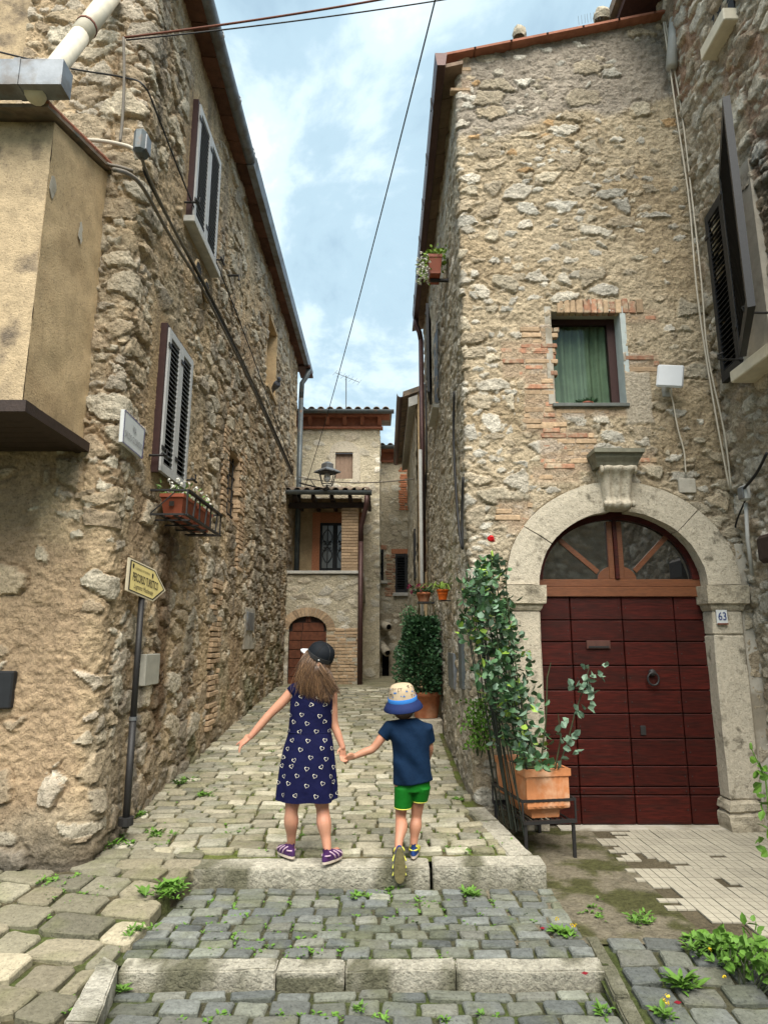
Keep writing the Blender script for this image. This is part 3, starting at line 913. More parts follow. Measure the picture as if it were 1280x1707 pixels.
def left_post(S, Z, h, alb, ids):
    Yc = S - L1 - LA + YL + RC
    street_side = S > L1 + LA * .5
    # swollen foot of the corner
    foot = np.exp(-(np.clip(Z, 0, 9) / .55) ** 2) * np.exp(-((S - L1 - .1) / .9) ** 2)
    h = h + .10 * foot * (.6 + .8 * fbm(S * 2, Z * 2, 61, 3))
    # smooth render round the shuttered openings
    for w, mg in ((LW, .16), (UW, .13)):
        a = sstep(mg + .12, mg * .5, np.maximum(np.maximum(w['y0'] - Yc, Yc - w['y1']), np.maximum(w['z0'] - Z, Z - w['z1']))) * street_side
        a = a * sstep(.25, .45, fbm(S * 4, Z * 4, 62, 3) + a * .35)
        h = h * (1 - a) + a * (.006 + .006 * (fbm(S * 25, Z * 25, 7, 2) - .5))
        alb = blend(alb, (.40, .29, .165), a * .9)
        ids = np.where(a > .4, -1, ids)
    # rust run below the flower balcony, soot and damp along the foot
    r = sstep(.30, .05, np.abs(Yc - 5.62)) * sstep(2.62, 2.4, Z) * sstep(.3, 1.1, Z) * street_side
    r = r * (.4 + .9 * fbm(S * 16, Z * 1.2, 63, 4))
    alb = blend(alb, (.115, .062, .030), np.clip(r, 0, .85))
    g = sstep(.16, .04, np.abs(Yc - 5.14)) * sstep(2.3, 2.0, Z) * sstep(.2, .5, Z) * street_side * sstep(.35, .55, fbm(S * 9, Z * 3, 64, 3))
    alb = blend(alb, (.30, .28, .245), g * .8); h = h * (1 - .7 * g)
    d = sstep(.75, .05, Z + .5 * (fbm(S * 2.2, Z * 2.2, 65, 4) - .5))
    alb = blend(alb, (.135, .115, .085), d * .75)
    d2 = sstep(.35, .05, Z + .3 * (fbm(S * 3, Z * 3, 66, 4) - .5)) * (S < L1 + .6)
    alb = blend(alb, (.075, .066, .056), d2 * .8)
    # weather streaks below the eaves and the sills
    k = sstep(.52, .72, fbm(S * 5, Z * .35, 67, 4)) * street_side
    alb = blend(alb, (.17, .145, .115), k * .55)
    mo = sstep(.52, .66, fbm(S * 2.5, Z * 2.5, 68, 4)) * sstep(1.6, .3, Z - np.interp(Yc, [4, 12], [0, .8])) * (Yc > 6.5)
    alb = blend(alb, (.10, .105, .045), mo * .7)
    tz = sstep(4.85, 5.3, Z) * (S < L1)
    alb = alb * (1 + .12 * tz)[..., None]
    return h, alb, ids
left_holes = [rect_hole(sY(w['y0']), sY(w['y1']), w['z0'], w['z1']) for w in (GW, NW)]
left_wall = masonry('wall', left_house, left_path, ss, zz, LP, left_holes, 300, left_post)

# body behind the faces
MB().box2((-7.0, YL + .25, -.2), (XL - .45, 13.2, 7.45)).build('inner_core', 'stucco_dark', left_house)
MB().box2((-7.0, 13.22, -.2), (XL + .01, 13.34, 7.5)).build('end_wall', 'stucco_dark', left_house)

# generic openings on a wall: frame of reference o (near bottom corner), eu along, n outwards
def V3(o, eu, n, u, v, w): return Vector(o) + Vector(eu) * u + Vector((0, 0, v)) + Vector(n) * w
def obox(mb, o, eu, n, u0, u1, v0, v1, w0, w1):
    q = [V3(o, eu, n, u, v, w) for v in (v0, v1) for u, w in ((u0, w0), (u1, w0), (u1, w1), (u0, w1))]
    return mb.hexa(q)
def shutter(house, o, eu, n, w, h, nsl, m_frame, m_slat, m_back, thick=.035, rail=.055, label=None, mid=False, hinge=True):
    mb = MB()
    r = min(rail, w * .16)
    obox(mb, o, eu, n, 0, r, 0, h, 0, thick); obox(mb, o, eu, n, w - r, w, 0, h, 0, thick)
    obox(mb, o, eu, n, r, w - r, 0, rail * 1.3, .001, thick - .001); obox(mb, o, eu, n, r, w - r, h - rail * 1.2, h, .001, thick - .001)
    part = mb.build('shutter', m_frame, house, label=label)
    b = MB(); obox(b, o, eu, n, r * .8, w - r * .8, rail, h - rail, .002, .006); b.build('backing', m_back, part)
    y0, y1 = rail * 1.3, h - rail * 1.2
    st = (y1 - y0) / nsl
    for i in range(nsl):
        v = y0 + (i + .2) * st
        q = [V3(o, eu, n, u, v + dv, ww) for dv, ww in ((0, thick - .004), (.006, thick - .004), (.006 + st * .30, .010), (st * .30, .010)) for u in (r, w - r)]
        # thin tilted blade
        mb2 = MB().add([q[0], q[1], q[3], q[2], q[6], q[7], q[5], q[4]],
                       [(0, 1, 2, 3), (3, 2, 6, 7), (7, 6, 5, 4), (0, 4, 5, 1), (0, 3, 7, 4), (1, 5, 6, 2)])
        mb2.build('slat', m_slat, part)
    if hinge:
        hb = MB()
        for v in (.14 * h, .86 * h):
            hb = MB(); obox(hb, o, eu, n, -.02, r * .9, v, v + .035, thick, thick + .008)
            hb.build('hinge', 'iron', part)
    return part
EX, EY = Vector((1, 0, 0)), Vector((0, 1, 0))
def double_shutters(house, w, X, n, nsl, base):
    wd = w['y1'] - w['y0']; hh = w['z1'] - w['z0']
    o = Vector((X, w['y0'], w['z0']))
    fr = MB()
    obox(fr, o, EY, n, -.03, 0, -.02, hh + .03, -.06, .030); obox(fr, o, EY, n, wd, wd + .03, -.02, hh + .03, -.06, .028)
    obox(fr, o, EY, n, 0, wd, hh, hh + .03, -.06, .029)
    fr.build('window_frame', 'shutter_rust', house)
    shutter(house, o + Vector(n) * .012, EY, n, wd / 2 - .004, hh, nsl, 'shutter_grey', 'shutter_slat', 'black_void', label=base + ', near leaf')
    shutter(house, o + Vector(n) * .012 + EY * (wd / 2 + .004), EY, n, wd / 2 - .004, hh, nsl, 'shutter_grey', 'shutter_slat', 'black_void', label=base + ', far leaf')
double_shutters(left_house, LW, XL + .03, (1, 0, 0), 26, 'pale grey louvred shutter above the flower balcony')
double_shutters(left_house, UW, XL + .03, (1, 0, 0), 24, 'pale grey louvred shutter under the eaves')
mb = MB(); obox(mb, (XL, UW['y0'], UW['z0']), EY, (1, 0, 0), -.08, UW['y1'] - UW['y0'] + .08, -.09, -.022, -.05, .11)
mb.build('window_sill', 'marble_sill', left_house, bevel=.006)
for w in (LW, UW):     # shutter catches
    for yv in (w['y0'] - .09, w['y1'] + .03):
        c = MB(); zc_ = w['z0'] + .10
        c.tube([(XL, yv, zc_), (XL + .15, yv, zc_), (XL + .15, yv, zc_ + .05)], .010, 6); c.tube([(XL + .13, yv - .05, zc_), (XL + .13, yv + .10, zc_)], .012, 6)
        c.build('shutter_catch', 'iron', left_house)
# lower door: lock bar, two round vents, hooks
for px, py in ((329, 453), (343, 485)):
    p = atX(px, py, XL + .03)
    rot = Matrix.Rotation(math.pi / 2, 3, 'Y')
    v = MB().lathe([(.0, .0), (.115, .0), (.125, .012), (.10, .02), (.092, .012)], p, 20, rot).build('vent', 'stucco', left_house, True)
    MB().lathe([(.0, .016), (.092, .016), (.092, .005)], p, 20, rot).build('vent_mesh', 'black_void', v)
    for k in range(7):
        MB().box(p + Vector((.018, -.075 + .025 * k, 0)), (.006, .006, 2 * math.sqrt(.0085 - (-.075 + .025 * k) ** 2))).build('slat', 'iron', v)
p = atX(376, 459, XL); MB().tube([p, p + Vector((.16, 0, 0)), p + Vector((.16, 0, -.06))], .014, 6).build('wall_hook', 'iron', left_house)
# barred window
w = GW; wd, hh = w['y1'] - w['y0'], w['z1'] - w['z0']
mb = MB(); o = (XL, w['y0'], w['z0'])
obox(mb, o, EY, (1, 0, 0), 0, wd, 0, hh, -.40, -.36)
mb.build('window_back', 'black_void', left_house)
mb = MB()
obox(mb, o, EY, (1, 0, 0), -.05, 0, -.05, hh + .05, -.38, .004); obox(mb, o, EY, (1, 0, 0), wd, wd + .05, -.05, hh + .05, -.38, .004)
obox(mb, o, EY, (1, 0, 0), 0, wd, hh, hh + .05, -.38, .003); obox(mb, o, EY, (1, 0, 0), 0, wd, -.05, 0, -.38, .012)
mb.build('window_reveal', 'brick_tan', left_house)
gr = MB()
for k in range(5): gr.tube([(XL - .06, w['y0'], w['z0'] + hh * (k + .5) / 5), (XL - .06, w['y1'], w['z0'] + hh * (k + .5) / 5)], .012, 6)
for k in range(3): gr.tube([(XL - .06, w['y0'] + wd * (k + .5) / 3, w['z0']), (XL - .06, w['y0'] + wd * (k + .5) / 3, w['z1'])], .011, 6)
gr.build('window_grille', 'iron', left_house)
# brick jambs and brick chase beside it, and further up the street
def brick_run(parent, o, eu, n, u0, u1, v0, v1, bl=(.16, .27), bh=.058, m='brick_red', skip=.12, proud=.012, tan=.0):
    v = v0
    while v + bh * .8 < v1:
        u = u0 - random.uniform(0, .06)
        while u < u1:
            L = random.uniform(*bl)
            if u + L > u1 + .05: L = max(.06, u1 - u + random.uniform(-.02, .04))
            if random.random() > skip:
                b = MB(); pr = proud + random.uniform(-.006, .008)
                obox(b, o, eu, n, u + .004, u + L - .005, v + .004 + random.uniform(-.003, .003), v + bh - .007, -.06, pr)
                ob = b.build('brick', ('brick_tan' if random.random() < tan else m), parent, bevel=.006)
                noisy(ob, .004, 18, random.random() * 30)
            u += L
        v += bh + random.uniform(-.004, .004)
oo = Vector((XL, 0, 0))
brick_run(left_wall, oo, EY, (1, 0, 0), w['y1'] + .02, w['y1'] + .30, w['z0'] - .6, w['z1'] + .2, m='brick_tan', proud=.030)
brick_run(left_wall, oo, EY, (1, 0, 0), w['y0'] - .22, w['y0'] - .03, w['z0'] - .1, w['z1'] + .25, m='brick_tan', proud=.030)
yb = leftY(357, 1100)
brick_run(left_wall, oo, EY, (1, 0, 0), yb - .12, yb + .22, .55, atX(357, 960, XL).z, m='brick_tan', proud=.035, skip=.2)
# blind recess
w = NW; wd, hh = w['y1'] - w['y0'], w['z1'] - w['z0']; o = (XL, w['y0'], w['z0'])
mb = MB(); obox(mb, o, EY, (1, 0, 0), -.05, wd + .05, -.05, hh + .05, -.22, -.16)
obox(mb, o, EY, (1, 0, 0), -.05, 0, -.05, hh + .05, -.16, .01); obox(mb, o, EY, (1, 0, 0), wd, wd + .05, -.05, hh + .05, -.16, .01)
obox(mb, o, EY, (1, 0, 0), 0, wd, hh, hh + .05, -.16, .01); obox(mb, o, EY, (1, 0, 0), 0, wd, -.05, 0, -.16, .05)
mb.build('window_recess', 'stucco', left_house)
# meter plates
def plate(px0, py0, px1, py1, m, name, frame=None, th=.03):
    a, b = atX(px0, py0, XL + .05), atX(px1, py1, XL + .05)
    mb = MB(); obox(mb, (XL, a.y, min(a.z, b.z)), EY, (1, 0, 0), 0, b.y - a.y, 0, abs(a.z - b.z), -.02, .022 + th)
    return mb.build(name, m, left_house, bevel=.006)
plate(244, 1091, 264, 1140, 'enclosure', 'meter_box')
pb = plate(413, 1012, 426, 1082, 'plaster_grey', 'meter_niche', th=.0)
plate(415, 1020, 424, 1052, 'zinc', 'meter_door', th=.02)
# eaves: flat tiles on rafters, gutter, downpipe
for k in range(25):
    y0 = 4.15 + k * .385
    b = MB(); b.hexa([(XL - .3, y0, 7.50), (-1.69, y0, 7.45), (-1.69, y0 + .375, 7.45), (XL - .3, y0 + .375, 7.50),
                      (XL - .3, y0, 7.54), (-1.69, y0, 7.49), (-1.69, y0 + .375, 7.49), (XL - .3, y0 + .375, 7.54)])
    b.build('soffit_tile', 'soffit', left_house)
rb = MB(); rb.hexa([(-4.6, 4.1, 8.6), (-1.68, 4.1, 7.51), (-1.68, 13.85, 7.51), (-4.6, 13.85, 8.6), (-4.6, 4.1, 8.72), (-1.68, 4.1, 7.60), (-1.68, 13.85, 7.60), (-4.6, 13.85, 8.72)])
roof_l = rb.build('roof', 'roof_tile', left_house)
def gutter(parent, a, b, r, m, name='gutter', seg=14, n=2):
    a, b = Vector(a), Vector(b); d = (b - a).normalized(); side = d.cross(Vector((0, 0, 1))).normalized()
    mb = MB(); base = 0; pr = []
    for k in range(seg + 1):
        an = math.pi + math.pi * k / seg
        pr.append((math.cos(an) * r, math.sin(an) * r))
    for k in range(seg, -1, -1):
        an = math.pi + math.pi * k / seg
        pr.append((math.cos(an) * (r - .008), math.sin(an) * (r - .008)))
    m_ = len(pr)
    vs = [p + side * x + Vector((0, 0, z)) for p in (a, b) for x, z in pr]
    fs = [(i, (i + 1) % m_, m_ + (i + 1) % m_, m_ + i) for i in range(m_)] + [tuple(range(m_))[::-1], tuple(range(m_, 2 * m_))]
    return mb.add(vs, fs).build(name, m, parent)
g = gutter(left_house, (-1.70, 4.05, 7.53), (-1.70, 7.2, 7.51), .075, 'zinc')
for yv in (4.7, 5.5, 6.3, 7.1):
    MB().lathe([(.078, -.015), (.082, -.015), (.082, .015), (.078, .015)], (-1.70, yv, 7.525), 20, Matrix.Rotation(math.pi / 2, 3, 'X')).build('gutter_bracket', 'zinc', g)
MB().prism([(-1.74, 7.2, 7.42), (-1.65, 7.2, 7.42), (-1.62, 7.2, 7.54), (-1.74, 7.2, 7.54)], (0, 6.75, 0)).build('gutter', 'zinc', left_house, label='pale weathered box gutter on the far stretch of the eaves')
MB().box2((-1.9, 13.30, 7.40), (-1.62, 13.95, 7.44)).build('soffit_board', 'wood_brown', left_house)
dp = [(-1.67, 13.45, 7.42), (-1.67, 13.42, 7.30), (-1.72, 13.40, 7.18), (-1.80, 13.40, 7.05), (-1.81, 13.40, 6.7)]
MB().tube(dp, .055, 10).tube([(-1.81, 13.40, 6.7), (-1.81, 13.40, 2.6)], .055, 10).build('downpipe', 'zinc_dark', left_house, True)
MB().tube([(-1.81, 13.40, 2.6), (-1.81, 13.40, .4)], .063, 10).build('downpipe', 'rust', left_house, True, label='rusty brown lower length of the downpipe')
MB().tube([(-1.81 + .12, 13.42, 2.4), (-1.81 + .12, 13.42, .4)], .022, 8).build('conduit', 'rust', left_house, True)

# ---- the yellow rendered oriel box on the left
XB, YB = -2.12, 3.6
oriel = thing('oriel', 'ochre plastered box room jutting from the stone house above a dark beam', 'oriel', (-2.8, 4.0, 2.85))
def gridface(parent, name, p00, p10, p11, p01, m, n=(30, 40), amp=.006, seed=0):
    p = [Vector(q) for q in (p00, p10, p11, p01)]; vs = []; fs = []
    nn = (p[1] - p[0]).cross(p[3] - p[0]).normalized()
    for j in range(n[1] + 1):
        for i in range(n[0] + 1):
            u, v = i / n[0], j / n[1]
            q = p[0].lerp(p[1], u).lerp(p[3].lerp(p[2], u), v)
            vs.append(q)
    A = np.array([tuple(q) for q in vs])
    d = amp * 2 * (fbm(A[:, 0] * 5 + A[:, 1] * 4 + seed, A[:, 2] * 5, 15, 4) - .5)
    A += np.outer(d, np.array(nn))
    for j in range(n[1]):
        for i in range(n[0]):
            a = j * (n[0] + 1) + i; fs.append((a, a + 1, a + n[0] + 2, a + n[0] + 1))
    return raw_mesh(name, A, fs, m, parent, True)
gridface(oriel, 'front_wall', (-4.2, YB, 2.86), (XB, YB, 2.86), (XB, YB, 4.78), (-4.2, YB, 4.78), 'stucco_dark', (50, 50), .008)
gridface(oriel, 'side_wall', (XB, YB, 2.86), (XB - .01, YL + .06, 2.86), (XB - .01, YL + .06, 5.06), (XB, YB, 4.78), 'stucco', (24, 50), .012)
for px, py, sz in ((88, 308, .085), (134, 386, .075)):     # where the render has come away
    c = atX(px, py, XB + .004)
    pts = [c + Vector((.0, math.cos(a) * sz * .45 * random.uniform(.5, 1.2), math.sin(a) * sz * random.uniform(.7, 1.3))) for a in [k * math.pi / 6 for k in range(12)]]
    MB().prism(pts, (.003, 0, 0)).build('bare_patch', 'plaster_grey', oriel)
MB().box2((-4.2, YB - .05, 2.80), (XB + .05, YB + .06, 2.87)).build('beam', 'wood_dark', oriel)
MB().box2((XB - .06, YB + .061, 2.802), (XB + .048, YL + .02, 2.868)).build('beam', 'wood_dark', oriel)
for k in range(7):
    MB().box2((-4.2, YB + .064 + k * .105, 2.81), (XB - .064, YB + .064 + k * .105 + .10, 2.84)).build('plank', 'wood_dark', oriel)
mb = MB().hexa([(-4.3, YB - .14, 4.76), (XB + .03, YB - .14, 4.76), (XB + .03, YL + .05, 5.08), (-4.3, YL + .05, 5.08),
                (-4.3, YB - .14, 4.80), (XB + .03, YB - .14, 4.785), (XB + .03, YL + .05, 5.105), (-4.3, YL + .05, 5.12)])
rf = mb.build('roof', 'roof_tile', oriel)
for k in range(6):
    t0, t1 = k / 6, (k + 1) / 6
    y0, y1 = YB - .14 + t0 * .95, YB - .14 + t1 * .95
    MB().tube([(XB + .01, y0, 4.80 + t0 * .32 - .008), (XB + .01, y1 + .03, 4.80 + t1 * .32 + .008)], [.026, .020], 10).build('roof_tile', 'terracotta_trim', rf)
gb = MB()
gx0, gx1, gy0, gy1, gz0, gz1 = -4.2, atY(108, 180, YB - .2).x, YB - .27, YB - .15, 4.80, 4.98
gb.box2((gx0, gy0, gz0), (gx1, gy1, gz0 + .012)).box2((gx0, gy0, gz0 + .0125), (gx1, gy0 + .01, gz1)).box2((gx0, gy1 - .01, gz0 + .0125), (gx1, gy1, gz1)).box2((gx1 - .008, gy0 + .0105, gz0 + .0125), (gx1, gy1 - .0105, gz1 - .001))
gbo = gb.build('gutter', 'zinc', oriel)
MB().box2((gx1 - .30, gy0 - .006, gz0 - .005), (gx1 - .26, gy1 + .004, gz1 + .004)).build('gutter_bracket', 'zinc', gbo)
a, b = atY(58, 158, YB - .2), atY(185, -8, YL - .12)
MB().tube([a, a.lerp(b, .55)], .062, 14).tube([a.lerp(b, .53), a.lerp(b, 1.05)], .068, 14).build('rain_pipe', 'cream_pipe', oriel, True)
MB().tube([a.lerp(b, .62) - (b - a).normalized() * .012, a.lerp(b, .62) + (b - a).normalized() * .012], .074, 14).build('pipe_clip', 'rust', oriel)
# dark niche plate low on the front
c = atY(3, 1150, YL - .02)
MB().box(c, (.16, .06, .24)).build('wall_socket_box', 'shutter_dark', left_house, bevel=.01)
# ================================================================== RIGHT HOUSE (arched door)
XR, YR, RR = .73, 5.6, .05
right_house = thing('arched_house', 'stone house with a big arched dark red wooden door and small curtained window', 'house', (1.9, 6.5, 0))
LS = 11.0 - YR - RR; LB = RR * math.pi / 2
def right_path(s):
    x, y, nx, ny = (np.zeros_like(s) for _ in range(4))
    a = s < LS
    x[a] = XR; y[a] = 11.0 - s[a]; nx[a] = -1
    b = (s >= LS) & (s < LS + LB)
    ph = math.pi + (s[b] - LS) / RR
    x[b] = XR + RR + RR * np.cos(ph); y[b] = YR + RR + RR * np.sin(ph); nx[b] = np.cos(ph); ny[b] = np.sin(ph)
    c = s >= LS + LB
    x[c] = XR + RR + s[c] - LS - LB; y[c] = YR; ny[c] = -1
    return x, y, nx, ny
def rX(X): return X - XR - RR + LS + LB
def rY(Y): return 11.0 - Y
WN = dict(x0=atY(922, 600, YR).x, x1=atY(1043, 660, YR).x, z0=atY(980, 673, YR).z, z1=atY(980, 519, YR).z)
AC = atY(1038, 976, YR)                     # arch centre at the springing
AR = (atY(1178, 976, YR).x - atY(898, 976, YR).x) / 2
ARZ = atY(1034, 853, YR).z - AC.z
AO, AOZ = AR + .285, ARZ + .27
st = []; y = 11.0
while y > YR + RR:
    st.append(rY(y)); y -= max(.022, .022 * (y / 5.6) ** 1.5)
ss = np.unique(np.concatenate([np.array(st), np.linspace(LS, LS + LB, 8), np.arange(LS + LB, rX(3.35), .0102)]))
zz = np.arange(-.2, 8.15, .0104)
ss = with_edges(ss, [rX(WN['x0']), rX(WN['x1'])]); zz = with_edges(zz, [WN['z0'], WN['z1']])
def roofline(X): return 7.36 + .235 * (X - .7)
BR = []      # brick regions in facade coordinates (x0, x1, z0, z1)
def breg(px0, py0, px1, py1):
    a, b = atY(px0, py1, YR), atY(px1, py0, YR)
    BR.append((a.x, b.x, a.z, b.z))
for q in ((876, 545, 922, 600), (842, 572, 922, 626), (880, 628, 920, 668), (880, 668, 926, 716), (905, 722, 986, 760), (908, 760, 1000, 782), (892, 782, 960, 800),
          (835, 838, 880, 868), (850, 868, 876, 885), (1048, 592, 1092, 620), (930, 674, 1044, 690), (1044, 520, 1092, 534), (757, 104, 780, 118), (757, 134, 780, 152), (1060, 755, 1085, 772), (905, 700, 940, 722)):
    breg(*q)
def right_expo(U, V):
    X = U - LS - LB + XR + RR
    side = U < LS
    n = fbm(U * .8, V * .8, 191, 3)
    e = .30 + .55 * sstep(.38, .66, n)
    corner = sstep(.55, .15, np.abs(X - XR)) * (~side)
    top = (V > 6.05 + .28 * X) & ~side
    midband = sstep(5.3, 5.8, V)
    return np.clip(e + .5 * corner + .12 * midband - .22 * top + .15 * side, 0, 1)
def right_mortar(U, V):
    X = U - LS - LB + XR + RR
    base = np.ones(U.shape + (3,)) * np.array((.47, .385, .265))
    base = blend(base, (.40, .315, .205), sstep(.47, .66, fbm(U * 1.4, V * 1.4, 121, 4)))
    top = sstep(-.06, .06, V - (6.12 + .30 * X) + .5 * (fbm(U * 1.7, V * 1.7, 122, 3) - .5)) * (U > LS)
    base = blend(base, (.34, .295, .24), top * .95)
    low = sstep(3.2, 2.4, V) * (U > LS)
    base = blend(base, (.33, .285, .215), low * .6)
    base = blend(base, (.50, .455, .36), .9 * (U < LS))
    return base
RP = dict(seed=105, groove=.012, warp=.05, expo=right_expo, mortar=right_mortar, mortar_amp=.013, swell=.012, crag=.010, stone_amp=.010,
          inset=.09, edge=.07, levels=[(.31, .155, .75, .013), (.13, .07, .55, .009)],
          palette=[(.52, .475, .39), (.48, .42, .315), (.56, .52, .44), (.44, .365, .26), (.50, .47, .40), (.47, .40, .295)])
def right_post(S, Z, h, alb, ids):
    X = S - LS - LB + XR + RR
    fac = S > LS + LB
    for x0, x1, z0, z1 in BR:
        d = np.maximum(np.maximum(x0 - X, X - x1), np.maximum(z0 - Z, Z - z1))
        a = sstep(.05, .0, d) * fac
        h = h * (1 - a) + a * (.000 + .018 * (fbm(S * 13, Z * 13, 44, 4) - .5)); ids = np.where(a > .3, -1, ids)
        alb = blend(alb, (.40, .29, .20), a * .6)
    # odd orange stones in the upper band, a coat of smooth plaster by the window
    o = (hid(np.abs(ids), 77) < .03) & (ids >= 0) & (Z > 5.6) & fac
    alb = np.where(o[..., None], np.array((.44, .29, .15)) * (.7 + .6 * fbm(S * 12, Z * 12, 8, 3))[..., None], alb)
    a = atY(1046, 705, YR); b = atY(1082, 622, YR)
    d = np.maximum(np.maximum(a.x - X, X - b.x), np.maximum(a.z - Z, Z - b.z)) + .05 * (fbm(S * 9, Z * 9, 31, 3) - .5)
    m = sstep(.02, -.01, d) * fac
    h = h * (1 - m) + .014 * m; ids = np.where(m > .3, -1, ids); alb = blend(alb, (.46, .40, .31), m)
    # behind the arch stones keep the face back
    e = ((X - AC.x) / (AO + .0)) ** 2 + (np.clip(Z - AC.z, 0, 9) / AOZ) ** 2
    m = sstep(1.03, .97, e) * fac * (Z > 0)
    h = h * (1 - m) - .02 * m; ids = np.where(m > .3, -1, ids)
    # damp, grey foot on the street side; facade colour darker towards the ground
    k = sstep(.50, .70, fbm(S * 6, Z * .5, 32, 4)) * (S < LS)
    alb = blend(alb, (.22, .195, .16), k * .4)
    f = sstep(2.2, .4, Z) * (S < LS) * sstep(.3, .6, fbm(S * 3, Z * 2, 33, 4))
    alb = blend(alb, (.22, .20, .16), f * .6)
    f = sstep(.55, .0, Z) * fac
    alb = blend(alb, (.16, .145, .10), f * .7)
    return h, alb, ids
right_holes = [rect_hole(rX(WN['x0']), rX(WN['x1']), WN['z0'], WN['z1']),
               lambda S, Z: (S > LS + LB) & ((((S - LS - LB + XR + RR - AC.x) / (AR + .10)) ** 2 + (np.clip(Z - AC.z, 0, 9) / (ARZ + .10)) ** 2) < 1),
               lambda S, Z: Z > np.where(S > LS, roofline(S - LS - LB + XR + RR), roofline(.72)) - .04]
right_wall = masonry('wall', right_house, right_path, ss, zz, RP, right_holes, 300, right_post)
for x0, x1, z0, z1 in BR:
    brick_run(right_wall, (0, YR, 0), EX, (0, -1, 0), x0, x1, z0, z1, (.15, .30), .056, 'brick_red', .16, .002, .55)
# soldier course over the window
a, b = atY(928, 522, YR), atY(1060, 497, YR)
u = a.x
while u < b.x:
    t = random.uniform(.052, .075)
    m = MB(); obox(m, (0, YR, 0), EX, (0, -1, 0), u + .004, u + t - .004, a.z, a.z + random.uniform(.12, .15), -.06, .010 + random.uniform(-.004, .006))
    noisy(m.build('brick', random.choice(['brick_red', 'brick_tan', 'brick_red']), right_wall, bevel=.006), .003, 18, u * 9)
    u += t
MB().box2((XR + .30, YR + .40, -.2), (6.0, 10.9, 7.3)).build('inner_core', 'stucco_dark', right_house)
MB().box2((XR + .02, 10.85, -.2), (6.0, 10.99, 7.35)).build('end_wall', 'stucco_dark', right_house)

# ---- curtained window
x0, x1, z0, z1 = WN['x0'], WN['x1'], WN['z0'], WN['z1']
mb = MB(); mb.box2((x0 - .06, YR - .004, z0), (x0 - .001, YR + .30, z1 + .05)); mb.box2((x0 - .001, YR + .006, z1 + .001), (x1 + .001, YR + .30, z1 + .05))
mb.build('window_reveal', 'plaster_grey', right_house)
MB().box2((x1 + .001, YR - .006, z0), (x1 + .05, YR + .30, z1 + .05)).build('window_reveal', 'plaster_blue', right_house)
MB().box2((x0 - .03, YR - .035, z0 - .035), (x1 + .02, YR + .30, z0 - .001)).build('window_sill', 'slate', right_house, bevel=.004)
fr = MB(); yf = YR + .15
for q in (((x0, yf, z0), (x0 + .045, yf + .05, z1)), ((x1 - .075, yf, z0), (x1, yf + .05, z1)), ((x0 + .0455, yf + .002, z1 - .055), (x1 - .0755, yf + .05, z1)), ((x0 + .0455, yf + .002, z0), (x1 - .0755, yf + .05, z0 + .03))):
    fr.box2(*q)
win_fr = fr.build('window_frame', 'shutter_rust', right_house)
cv = []; cf = []
nu, nv = 60, 12
for j in range(nv + 1):
    for i in range(nu + 1):
        u, v = i / nu, j / nv
        x = x0 + .02 + (x1 - x0 - .04) * u; z = z0 + .01 + (z1 - z0) * v
        cv.append((x, yf + .10 + .016 * math.sin(u * 46 + .8 * math.sin(v * 3)) + .010 * math.sin(u * 19 + v), z))
for j in range(nv):
    for i in range(nu):
        a = j * (nu + 1) + i; cf.append((a, a + 1, a + nu + 2, a + nu + 1))
raw_mesh('curtain', cv, cf, 'curtain', right_house, True)
MB().box2((x0 + .045, yf + .022, z0 + .03), (x1 - .075, yf + .026, z1 - .055)).build('pane', 'glass_thin', right_house)

# ---- carved arch: voussoirs, keystone, shelf, imposts, jambs
YF = YR - .035
def ell(a, rx, rz): return (AC.x + rx * math.cos(a), AC.z + rz * math.sin(a))
def voussoir(a0, a1, name='voussoir', yf=YF, ri=0.0, ro=0.0, m='travertine'):
    n = max(4, int(abs(a1 - a0) / R(6))); vs = []; fs = []
    rr = [0, .25, .5, .75, 1.0]
    for i in range(n + 1):
        a = R(0) + a0 + (a1 - a0) * i / n
        for t in rr:
            x, z = ell(a, AR + ri + (AO - AR + ro - ri) * t, ARZ + ri + (AOZ - ARZ + ro - ri) * t)
            vs.append((x, yf + (.006 if t in (0, 1.0) else 0), z))
        x, z = ell(a, AR + ri + .006, ARZ + ri + .006); vs.append((x, YR + .24, z))
        x, z = ell(a, AO + ro, AOZ + ro); vs.append((x, YR + .24, z))
    c = 7
    for i in range(n):
        b, d = i * c, (i + 1) * c
        for k in range(4): fs.append((b + k, d + k, d + k + 1, b + k + 1))
        fs.append((b + 5, d + 5, d, b)); fs.append((b + 4, d + 4, d + 6, b + 6)); fs.append((b + 6, d + 6, d + 5, b + 5))
    for b in (0, n * c):
        f = (b, b + 1, b + 2, b + 3, b + 4, b + 6, b + 5); fs.append(f if b else f[::-1])
    o = raw_mesh(name, vs, fs, m, right_house)
    bm = bmesh.new(); bm.from_mesh(o.data); bmesh.ops.recalc_face_normals(bm, faces=bm.faces[:]); bm.to_mesh(o.data); bm.free()
    noisy(o, .006, 10, a0 * 5)
    return o
G = R(.35)
voussoir(0 + G, R(46) - G); voussoir(R(46) + G, R(84)); voussoir(R(96), R(146) - G); voussoir(R(146) + G, R(180) - G)
